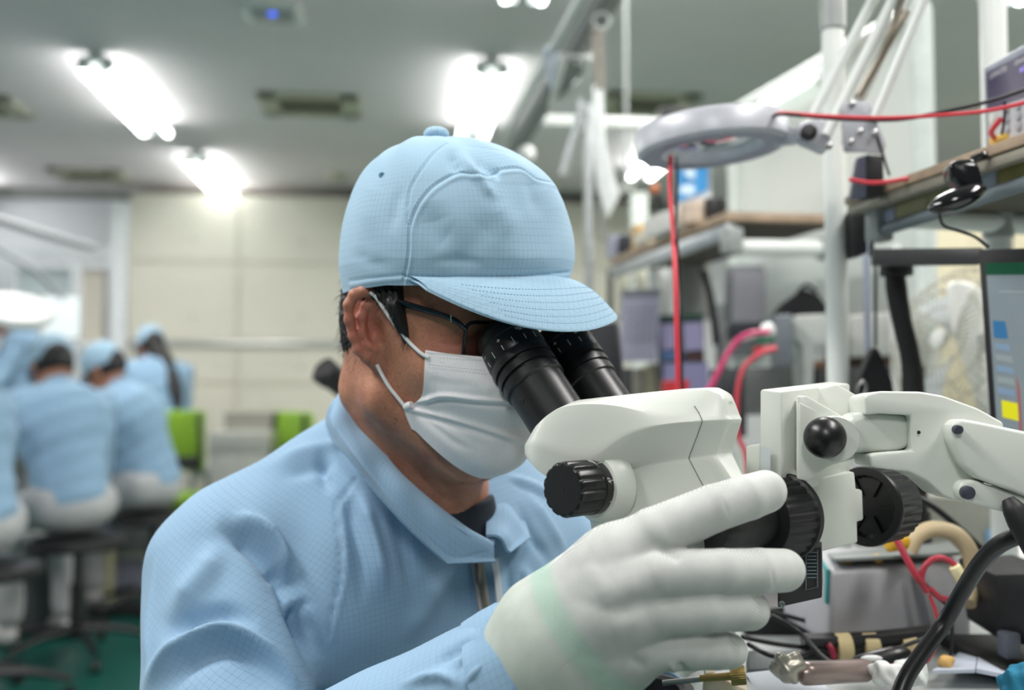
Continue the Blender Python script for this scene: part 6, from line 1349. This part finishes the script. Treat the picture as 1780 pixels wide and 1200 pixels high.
# lavender double screen
ls = slab('display_unit', [(1142, 556, 2.35), (1222, 552, 2.25), (1234, 876, 2.25), (1150, 876, 2.35)], ar(.01, .05, 0), (70, 76, 88), 'dark-framed display with lavender screens behind the red cable', 'display')
detail(ls, 'screen', [(1146, 564, 2.335), (1172, 563, 2.30), (1174, 606, 2.30), (1150, 610, 2.335)], ar(0, -.001, 0), (132, 128, 158), .25); detail(ls, 'screen', [(1188, 562, 2.28), (1219, 560, 2.235), (1224, 608, 2.235), (1190, 610, 2.28)], ar(0, -.001, 0), (132, 128, 160), .25); detail(ls, 'screen', [(1152, 632, 2.33), (1230, 630, 2.23), (1233, 688, 2.23), (1155, 690, 2.33)], ar(0, -.001, 0), (122, 122, 156), .2); detail(ls, 'blue_strip', [(1150, 612, 2.33), (1186, 610, 2.28), (1187, 624, 2.28), (1151, 626, 2.33)], ar(0, -.001, 0), (70, 98, 140), .2); detail(ls, 'dark_strip', [(1194, 614, 2.27), (1222, 613, 2.235), (1223, 626, 2.235), (1195, 628, 2.27)], ar(0, -.001, 0), (74, 46, 44)); detail(ls, 'green_edge', [(1142, 549, 2.34), (1222, 545, 2.24), (1222, 554, 2.24), (1142, 558, 2.34)], ar(0, .02, 0), (36, 70, 60))
slab('parts_bin', [(1156, 662, 2.05), (1198, 660, 2.05), (1200, 906, 2.05), (1158, 906, 2.05)], ar(0, .06, 0), (176, 30, 34), 'red parts bin low behind the straight red cable', 'bin')
slab('back_of_screen', [(1022, 568, 1.62), (1070, 560, 1.62), (1078, 640, 1.62), (1080, 964, 1.62), (1024, 964, 1.62)], ar(.01, .04, 0), (28, 30, 36), 'matte black screen back directly right of the far eyepiece', 'screen')
slab('file_box', [(1104, 640, 2.4), (1124, 640, 2.4), (1124, 872, 2.4), (1104, 872, 2.4)], ar(0, .1, 0), (120, 120, 108), 'narrow greyish file box under the calendar', 'box'); slab('file_box', [(1126, 634, 2.38), (1148, 632, 2.38), (1150, 874, 2.38), (1128, 874, 2.38)], ar(0, .1, 0), (150, 150, 126), 'pale olive file box under the calendar', 'box')
slab('cable_box', [(1078, 640, 2.1), (1100, 640, 2.1), (1102, 900, 2.1), (1080, 900, 2.1)], ar(0, .06, 0), (36, 40, 44), 'dark narrow box under the left edge of the calendar', 'box')
# upright slats seen under far shelf
for k, (x, w, c, lab) in enumerate(((1078, 14, (196, 200, 180), 'pale green-white folder under the far shelf, left of the ring clip'), (1106, 18, (206, 208, 190), 'cream folder under the far shelf by the ring clip'), (1150, 14, (214, 218, 216), 'white folder directly left of the straight red cable'), (1058, 8, (70, 74, 70), 'dark folder at the far left under the far shelf'))):
    slab('folder', [(x, 466, 2.75), (x+w, 464, 2.75), (x+w, 548, 2.75), (x, 548, 2.75)], ar(0, .05, 0), c, lab, 'folder')
slab('document_ledge', [(1030, 549, 2.75), (1240, 547, 2.75), (1240, 554, 2.75), (1030, 556, 2.75)], ar(0, .1, 0), (150, 152, 148), 'thin grey ledge carrying the upright folders', 'ledge')
cl_ = mk('ring_clip', tube([P(1104+8*math.cos(t_), 488+8*math.sin(t_), 2.3) for t_ in np.linspace(0, 2*PI, 16, endpoint=False)], .0016, 6, 1, closed=True), m_steel); tag(cl_, 'small steel ring clip above the calendar', 'clip')
slab('wall_panel', [(1182, 440, 2.6), (1236, 436, 2.6), (1236, 546, 2.6), (1182, 550, 2.6)], ar(0, .02, 0), (150, 152, 148), 'grey notice panel behind the straight red cable', 'panel')
mk_arm = mk('slanting_strut', tube(PL([(1222, 470, 2.2), (1236, 520, 2.2), (1246, 600, 2.2)]), .008, 10), m_matblack); tag(mk_arm, 'dark slanting strut left of the short pale pole', 'strut')
# behind the short pole: cabinets and boxes in grey
dk = slab('grey_cabinet', [(1262, 462, 2.6), (1445, 458, 2.6), (1445, 620, 2.6), (1262, 620, 2.6)], ar(.01, .07, 0), (112, 116, 120), 'grey cabinet under the far shelf between the poles', 'cabinet')
detail(dk, 'door', [(1272, 472, 2.59), (1348, 470, 2.59), (1348, 560, 2.59), (1272, 560, 2.59)], ar(0, .006, 0), (150, 152, 160)); detail(dk, 'door', [(1374, 470, 2.59), (1440, 470, 2.59), (1440, 520, 2.59), (1374, 520, 2.59)], ar(0, .006, 0), (140, 138, 150))
bgk = thing('tool_bag', 'black soft bag heaped on the pale machine right of the short pole', 'bag', P(1400, 545, 2.0)); mk('bag', prism(PL([(1352, 548, 2.02), (1372, 522, 2.02), (1400, 502, 2.02), (1424, 512, 2.02), (1446, 542, 2.02), (1444, 552, 2.02)]), ar(.01, .12, 0), .012, 3), mat('black_fabric', (24, 25, 28), .9), bgk, angle=60); mk('handle', tube(PL([(1385, 512, 2.04), (1402, 496, 2.04), (1420, 508, 2.04)]), .004, 8), m_blk, bgk)
mc2 = slab('soldering_unit', [(1380, 548, 1.85), (1448, 545, 1.85), (1448, 600, 1.85), (1416, 604, 1.85), (1414, 690, 1.85), (1396, 690, 1.85), (1392, 600, 1.85), (1380, 590, 1.85)], ar(.01, .10, 0), (176, 182, 178), 'pale bent machine housing behind the white pole', 'machine', .4, .006); slab('pump_unit', [(1344, 548, 1.8), (1378, 545, 1.8), (1384, 636, 1.8), (1350, 640, 1.8)], ar(.01, .08, 0), (104, 112, 118), 'grey pump block with a white nozzle', 'pump', .5, .006)
wn = mk('nozzle', lathe([(.006, 0), (.014, .004), (.014, .02), (.006, .024), (.005, .06)], P(1346, 572, 1.76), nrm(P(1300, 586, 1.76)-P(1346, 572, 1.76)), 20), m_wplastic); tag(wn, 'white round nozzle at the end of the pink hose', 'nozzle')
m_pink = mat('pink_hose', (206, 66, 116), .35, var=0)
cable('hose', [(1338, 577, 1.72), (1305, 580, 1.72), (1282, 592, 1.72), (1262, 620, 1.72), (1246, 652, 1.72), (1226, 690, 1.72), (1210, 730, 1.7)], .0052, m_pink, 'pink hose curving down from the white nozzle', 'hose')
cable('hose', [(1350, 606, 1.5), (1320, 616, 1.5), (1294, 638, 1.5), (1283, 672, 1.5), (1280, 720, 1.5), (1284, 760, 1.5), (1296, 790, 1.5), (1300, 850, 1.5), (1304, 985, 1.5)], .0040, mat('rose_cable', (196, 70, 84), .4, var=0), 'rose red hose dropping between the microscope head and its mount', 'hose')
slab('terminal_block', [(1318, 588, 1.75), (1345, 584, 1.75), (1346, 594, 1.75), (1318, 598, 1.75)], ar(0, .02, 0), (30, 104, 72), 'small green terminal block beside the pump', 'terminal', .5, .001); slab('terminal_block', [(1314, 604, 1.75), (1350, 600, 1.75), (1351, 610, 1.75), (1315, 616, 1.75)], ar(0, .02, 0), (206, 44, 56), 'small red terminal block beside the pump', 'terminal', .5, .001)
slab('tool_case', [(1280, 566, 2.1), (1325, 560, 2.1), (1325, 582, 2.1), (1280, 588, 2.1)], ar(0, .1, 0), (34, 36, 48), 'dark tool case behind the pink hose', 'case'); slab('grey_box', [(1300, 640, 1.95), (1390, 636, 1.95), (1392, 720, 1.95), (1300, 722, 1.95)], ar(.01, .15, 0), (104, 108, 108), 'grey equipment box under the pump block', 'box'); slab('grey_box', [(1250, 640, 2.0), (1298, 640, 2.0), (1298, 760, 2.0), (1250, 760, 2.0)], ar(.01, .15, 0), (52, 56, 60), 'dark equipment box behind the rose red hose', 'box')
slab('wooden_strip', [(1418, 628, 2.1), (1600, 620, 2.1), (1600, 634, 2.1), (1418, 642, 2.1)], ar(0, .1, 0), (150, 110, 82), 'brown wooden strip across the back under the white board', 'board'); bk2 = slab('notice_board', [(1400, 470, 2.45), (1610, 470, 2.2), (1610, 560, 2.2), (1400, 560, 2.45)], ar(0, .02, 0), (118, 116, 126), 'grey violet notice board behind the poles', 'board'); slab('machine_case', [(1476, 548, 1.9), (1604, 540, 1.9), (1604, 618, 1.9), (1476, 622, 1.9)], ar(.01, .2, 0), (166, 170, 166), 'pale machine case behind the monitor arm', 'machine', .5, .006)
slab('dark_unit', [(1420, 640, 1.9), (1610, 634, 1.9), (1610, 760, 1.9), (1420, 760, 1.9)], ar(.01, .15, 0), (46, 48, 50), 'dark unit under the wooden strip', 'equipment'); slab('cream_cabinet', [(1600, 330, 2.9), (1900, 320, 2.7), (1900, 900, 2.7), (1600, 900, 2.9)], ar(.02, .3, 0), (216, 208, 178), 'cream cabinet behind the desk fan', 'cabinet'); slab('chrome_column', [(1722, 352, 1.75), (1738, 350, 1.75), (1738, 560, 1.75), (1722, 560, 1.75)], ar(.0, .02, 0), (190, 196, 206), 'silver column behind the near shelf rail', 'column', .25); slab('dark_column', [(1740, 350, 1.74), (1762, 349, 1.74), (1762, 560, 1.74), (1740, 560, 1.74)], ar(.0, .02, 0), (52, 50, 46), 'dark brown column beside the silver one', 'column')
# ---------------- overhead rail with hanging papers and balancers
rl_ = thing('overhead_rail', 'grey overhead rail running back above the right side of the cap', 'rail', P(960, 150, 2.4)); ra, rb2 = P(884, 268, 3.5), P(1058, -20, 2.1); zc = (ra[2]+rb2[2])/2; mk('rail', prism([ra, rb2, rb2+ZZ*.045, ra+ZZ*.045], ar(.045, .01, 0), .003), mat('rail_grey', (120, 126, 124), .5), rl_, angle=30); mk('rail_lip', tube([ra-ar(.02, 0, -.05), rb2-ar(.02, 0, -.05)], .013, 8, spline=False), m_pole, rl_); mk('cross_bar', prism(PL([(918, 198, 3.2), (1172, 206, 3.2), (1172, 222, 3.2), (918, 216, 3.2)]), ar(0, .03, 0), .003), m_pole, rl_, angle=30); mk('drop_post', tube(PL([(905, 262, 3.4), (880, 330, 3.4)]), .012, 8, spline=False), m_alu, rl_); mk('end_ball', sphere(P(915, 268, 3.1), .028, 20, 12), m_wplastic, rl_)
def sheet(pts, c, label, name='paper_sheet', cat='paper'): return slab(name, pts, ar(.002, .004, 0), c, label, cat, .8, .0005)
sheet([(1030, 148, 2.5), (1046, 142, 2.5), (1052, 250, 2.5), (1076, 340, 2.5), (1056, 380, 2.5), (1040, 330, 2.5), (1028, 240, 2.5)], (232, 238, 238), 'long curled white paper strip hanging right of the cap'); sheet([(1024, 40, 2.3), (1048, 30, 2.3), (1050, 150, 2.45), (1036, 160, 2.45)], (196, 190, 184), 'greyish pink strip hanging above the long white paper'); sheet([(944, 84, 2.6), (960, 72, 2.6), (970, 100, 2.6), (962, 160, 2.6), (950, 140, 2.6)], (190, 202, 214), 'bluish white label tied to the left side of the overhead rail')
fr = thing('hanging_tray', 'pale tray hanging with its open frame under the overhead rail', 'tray', P(985, 160, 2.5)); mk('frame', tube(PL([(980, 98, 2.45), (1030, 98, 2.45), (1012, 140, 2.6), (958, 188, 2.8)]), .010, 8, spline=False, closed=True), m_pole, fr); mk('base', prism(PL([(984, 104, 2.48), (1018, 118, 2.52), (966, 186, 2.8), (952, 180, 2.8)]), ZZ*.006), mat('tray_grey', (128, 134, 132), .5), fr, smooth=False)
cable('tool_balancer', [(1010, 175, 2.6), (1004, 215, 2.6), (990, 260, 2.6), (978, 305, 2.6)], .013, m_alu, 'grey slanting tool balancer hanging under the overhead rail', 'balancer'); cable('balancer_line', [(1036, 100, 2.6), (1040, 200, 2.6), (1042, 300, 2.6), (1046, 420, 2.6)], .005, mat('line_grey', (140, 146, 144), .5), 'thin grey line hanging beside the long paper strip', 'line')
rg = mk('ring', tube([P(1046+14*math.cos(t_), 36+14*math.sin(t_), 2.2) for t_ in np.linspace(0, 2*PI, 20, endpoint=False)], .0035, 6, 1, closed=True), m_wplastic); tag(rg, 'white ring tied near the top of the overhead rail', 'ring')
slab('ceiling_bracket', [(1148, 186, 3.1), (1212, 186, 3.1), (1212, 198, 3.1), (1148, 200, 3.1)], ar(0, .04, 0), (40, 44, 42), 'black bracket on the far cross bar above the ring magnifier', 'bracket')
slab('lamp_housing', [(1072, 322, 3.4), (1106, 320, 3.4), (1106, 334, 3.4), (1072, 336, 3.4)], ar(0, .08, 0), (150, 154, 148), 'small grey lamp housing beyond the far shelf', 'lamp')
hr_ = P(1089, 322, 3.44); o_ = bpy.data.objects['lamp_housing']; mk('drop_rod', tube([hr_, hr_*ar(1, 1, 0)+ZZ*2.72], .006, 8, spline=False), m_joint, o_)
slab('frame_upright', [(1098, 336, 3.2), (1126, 334, 3.2), (1126, 824, 3.2), (1098, 824, 3.2)], ar(0, .06, 0), (204, 212, 206), 'pale frame upright behind the orange-brown box', 'frame')
# ---------------- things on the near bench top
cb = thing('control_unit', 'light grey control unit with teal side on the near bench', 'control unit', P(1540, 1120, 1.05)); gA = [(1424, 970, 1.03), (1444, 985, .98), (1690, 962, 1.05), (1690, 1125, 1.05), (1450, 1120, .98), (1418, 1080, 1.03)]
f1, f2, f3, f4 = P(1446, 992, 1.00), P(1694, 976, 1.08), P(1690, 1118, 1.08), P(1440, 1122, 1.00); m_cu = mat('unit_light_grey', (190, 190, 195), .45, var=.03)
mk('shell', prism([f1, f2, f3, f4], ar(-.02, .10, .004), .007, 3), m_cu, cb, angle=45); mk('side_panel', prism(PL([(1424, 962, 1.055), (1442, 990, 1.005), (1440, 1050, 1.005), (1424, 1042, 1.055)]), ar(-.003, -.002, 0), .001), mat('teal_panel', (24, 150, 150), .4), cb, angle=30)
for x, y in ((1471, 978), (1525, 972)): mk('warning_dot', lathe([(.0055, 0), (.0055, .002), (0, .002)], P(x, y, 1.04), nrm(ar(0, -.6, .8)), 16), mat('amber_dot', (232, 186, 66), .4), cb)
mk('groove', prism(PL([(1586, 992, 1.030), (1596, 991, 1.033), (1622, 1108, 1.038), (1610, 1109, 1.036)]), ar(0, -.001, 0)), mat('groove_grey', (120, 122, 128), .5), cb, smooth=False); mk('top_plate', prism(PL([(1436, 968, 1.10), (1452, 978, 1.00), (1670, 966, 1.06), (1650, 948, 1.18)]), ZZ*.004, .001), mat('top_grey', (140, 146, 144), .5), cb, angle=30)
cable('hose', [(1580, 958, 1.02), (1595, 932, 1.02), (1625, 920, 1.02), (1662, 930, 1.02), (1686, 962, 1.02), (1690, 1005, 1.02), (1682, 1050, 1.0)], .0085, mat('beige_hose', (196, 178, 142), .5), 'thick beige hose arching over the grey control unit', 'hose')
cable('cable', [(1552, 926, .95), (1570, 960, .94), (1592, 1000, .93), (1604, 1015, .93)], .0034, m_red2, 'short thick red lead running down to the red loop')
cable('cable', [(1612, 1030, .93), (1602, 1010, .93), (1608, 985, .93), (1630, 970, .93), (1654, 978, .93), (1672, 1000, .93), (1674, 1025, .93), (1660, 1040, .93), (1636, 1040, .93), (1616, 1024, .93)], .0029, m_red2, 'red cable loop in front of the control unit'); ct_ = mk('cable_tag', lathe([(.0052, 0), (.0056, .001), (.0056, .016), (.0052, .017)], P(1659, 985, .927), nrm(P(1670, 1005, .927)-P(1659, 985, .927)), 16), mat('cream_sleeve', (232, 222, 176), .5)); tag(ct_, 'cream marker sleeve on the red loop', 'cable tag')
cable('cable', [(1554, 930, .96), (1585, 985, .95), (1620, 1030, .94), (1650, 1060, .94), (1655, 1110, .95), (1650, 1160, .95)], .0018, m_blk, 'thin black lead crossing the red loop'); cable('cable', [(1616, 1035, .93), (1628, 1070, .93), (1630, 1110, .93), (1618, 1140, .93), (1600, 1165, .93)], .0016, m_red, 'thin red lead falling from the loop to the bench')
cable('cable', [(1800, 928, .70), (1765, 934, .71), (1730, 952, .73), (1700, 985, .75), (1672, 1030, .77), (1640, 1085, .78), (1600, 1140, .77), (1570, 1190, .76), (1550, 1260, .75)], .0064, mat('black_rubber', (20, 21, 23), .35, var=0), 'thick black cable sweeping down across the lower right')
cable('cable', [(1560, 850, 1.1), (1620, 880, 1.1), (1680, 930, 1.1), (1740, 985, 1.1), (1790, 1010, 1.1)], .0038, m_blk, 'black cable slanting behind the beige hose'); cable('cable', [(1500, 1150, .9), (1540, 1135, .9), (1580, 1120, .92), (1620, 1105, .93)], .0020, m_blk, 'thin black lead joining the inline connector')
# taped cable bundle
bn = thing('cable_bundle', 'black cable bundle bound with tan tape on the near bench', 'cable bundle', P(1500, 1140, .985)); bp_ = PL([(1395, 1128, .975), (1440, 1128, .975), (1500, 1126, .975), (1560, 1121, .975), (1618, 1114, .98)])
for k, (dx, dz) in enumerate(((0, 0), (.004, .009), (-.004, .008), (.002, -.007))): mk('cable', tube([p+ar(0, dx, dz) for p in bp_], .0055, 8), m_blk, bn)
for x in (1465, 1512, 1577): mk('tape_band', lathe([(.0130, 0), (.0135, .001), (.0135, .013), (.0130, .014)], P(x-12, 1126, .975), nrm(bp_[3]-bp_[1]), 20), mat('tan_tape', (206, 188, 142), .6), bn)
mk('colour_leads', tube(PL([(1440, 1120, .965), (1446, 1130, .962), (1450, 1144, .962)]), .0030, 8), mat('crimson', (150, 30, 60), .5), bn)
for k, pts in enumerate(([(1290, 1108, .95), (1350, 1120, .97), (1420, 1128, .98)], [(1340, 1070, .96), (1390, 1100, .96), (1440, 1150, .92), (1490, 1158, .90)], [(1300, 1120, .94), (1340, 1140, .92), (1380, 1142, .95), (1440, 1124, .98)], [(1330, 1060, 1.05), (1420, 1085, 1.05), (1500, 1100, 1.05)])): cable('cable', pts, .0024, m_blk, ('black lead beneath the little finger running to the cable bundle', 'black lead looping to the inline connector', 'lower black lead under the gloved little finger', 'black lead behind the illuminator box')[k])
dm = slab('cable_tray', [(1296, 1060, 1.1), (1440, 1050, 1.1), (1440, 1122, 1.1), (1296, 1122, 1.1)], ar(.01, .2, 0), (30, 32, 36), 'dark cable tray behind the gloved fingers', 'tray'); slab('blue_tool', [(1375, 1062, 1.08), (1405, 1066, 1.08), (1410, 1076, 1.08), (1380, 1074, 1.08)], ar(0, .01, 0), (70, 110, 170), 'small blue tool handle lying in the dark tray', 'tool')
ic = thing('inline_connector', 'black inline connector with a white mark on the near bench', 'connector', P(1505, 1165, .89)); mk('shell', lathe([(.003, 0), (.008, .006), (.0095, .02), (.0095, .04), (.007, .052), (.003, .056)], P(1478, 1160, .90), nrm(P(1550, 1143, .90)-P(1478, 1160, .90)), 24), m_black, ic); mk('mark', sphere(P(1515, 1145, .885), (.010, .003, .003), 16, 8), m_wplastic, ic)
# hot-air hand tool with crumpled tip
ht = thing('hand_tool', 'rose metallic hand tool with a crumpled tip at the lower edge', 'tool', P(1450, 1190, .80)); mk('barrel', lathe([(.006, 0), (.0095, .004), (.0098, .01), (.0098, .068), (.008, .074), (.004, .076)], P(1390, 1172, .83), nrm(P(1520, 1165, .86)-P(1390, 1172, .83)), 32), mat('rose_metal', (158, 142, 136), .3, .5), ht)
def crumple(c, r, m, name, par, seed):
    v, f = sphere(c, r, 40, 26); rg_ = np.random.default_rng(seed); ph = rg_.uniform(0, 6, 6); q = v-c; n_ = (np.sin(q@ar(320, 210, 150)+ph[0])+np.sin(q@ar(-180, 340, 260)+ph[1])+np.sin(q@ar(400, -250, 300)+ph[2]))*(.05 if 'heap' in name else .11); return mk(name, (c+q*(1+n_)[:, None], f), m, par)
crumple(P(1368, 1160, .83), ar(.014, .010, .012), mat('foil', (176, 172, 160), .35, .6), 'crumpled_tip', ht, 1)
sheet([(1296, 1172, .86), (1400, 1160, .92), (1440, 1200, .86), (1330, 1225, .80)], (206, 214, 222), 'white sheet of paper on the bench under the hand tool')
bo2 = slab('metal_plate', [(1300, 1130, .95), (1390, 1130, .95), (1400, 1162, .93), (1300, 1165, .93)], ar(0, .01, -.01), (120, 128, 128), 'flat grey metal plate on the bench behind the paper', 'plate')
bk = thing('booklet', 'open white booklet lying on the near bench at the lower right', 'booklet', P(1690, 1180, .93)); bz = P(1690, 1165, .93)[2]
b1, b2_, b3, b4 = P(1620, 1172, .90), P(1668, 1140, 1.0), P(1700, 1138, 1.0), P(1760, 1182, .90); mid1 = P(1695, 1170, .90); V = []
mk('page', prism([b1, b2_, b3, mid1], ZZ*.003), mat('page_white', (196, 204, 218), .7), bk, smooth=False); mk('page', prism([mid1+ar(.001, 0, 0), b3+ar(.001, 0, 0), P(1712, 1140, 1.0), b4], ZZ*.0036), mat('page_white', (196, 204, 218), .7), bk, smooth=False)
tc = thing('cloth', 'crumpled turquoise cloth at the right edge of the bench', 'cloth', P(1790, 1200, .78)); crumple(P(1790, 1178, .80)-ZZ*.012, ar(.024, .02, .022), mat('turquoise_cloth', (40, 128, 160), .9, bump=.4, bs=600), 'cloth_heap', tc, 5)
for c_, lab, x, y, d, sc in (((226, 228, 224), 'white crumpled wipe on the bench left of the thick black cable', 1540, 1172, .84, .013), ((214, 220, 216), 'second pale wipe partly under the thick black cable', 1585, 1168, .86, .014), ((56, 120, 80), 'small green clip on the taped bundle', 1545, 1140, .9, .005), ((206, 60, 70), 'small red clip lying before the taped bundle', 1552, 1166, .86, .006), ((222, 180, 110), 'small tan foam piece beside the booklet', 1645, 1150, .92, .008)):
    t_ = crumple(P(x, y, d), ar(sc, sc, sc*.8), mat('c_%d_%d_%d' % c_, c_, .8), 'wipe' if sc > .01 else 'clip', None, x); tag(t_, lab, 'wipe' if sc > .01 else 'clip')
bx_ = slab('black_box', [(1728, 1000, .95), (1840, 995, .90), (1840, 1130, .90), (1745, 1118, .95)], ar(.01, .10, 0), (18, 19, 22), 'black monitor base block at the right edge', 'stand'); slab('steel_can', [(1750, 1105, .93), (1776, 1102, .93), (1776, 1145, .93), (1750, 1148, .93)], ar(0, .02, 0), (90, 96, 108), 'small steel grey can beneath the black base block', 'can'); slab('beige_casing', [(1628, 1002, 1.25), (1742, 990, 1.25), (1748, 1122, 1.25), (1640, 1130, 1.25)], ar(.01, .15, 0), (138, 136, 128), 'beige casing behind the beige hose', 'casing'); slab('brown_strip', [(1640, 1128, 1.12), (1760, 1124, 1.12), (1760, 1136, 1.12), (1640, 1140, 1.12)], ar(0, .05, 0), (84, 56, 44), 'brown wooden strip at the back of the near bench', 'strip')
slab('pale_machine', [(1600, 860, 1.5), (1732, 870, 1.46), (1732, 985, 1.46), (1600, 960, 1.5)], ar(.01, .05, 0), (150, 152, 142), 'pale machine housing under the microscope arm', 'machine', .5, .006); slab('clutter_box', [(1490, 850, 1.5), (1600, 850, 1.5), (1600, 950, 1.5), (1490, 950, 1.5)], ar(.01, .15, 0), (44, 46, 50), 'dark box behind the far focus knob', 'box'); slab('blue_label', [(1716, 922, 1.46), (1731, 920, 1.455), (1731, 946, 1.455), (1716, 948, 1.46)], ar(0, .004, 0), (120, 170, 210), 'small light blue label by the black base block', 'label', .6, .0003)
yc = mk('connector', lathe([(.006, 0), (.009, .002), (.009, .02), (.005, .024)], P(1540, 945, .99), nrm(ar(1, .2, .1)), 16), mat('yellow_conn', (222, 170, 40), .4)); tag(yc, 'yellow connector at the top of the red lead', 'connector')
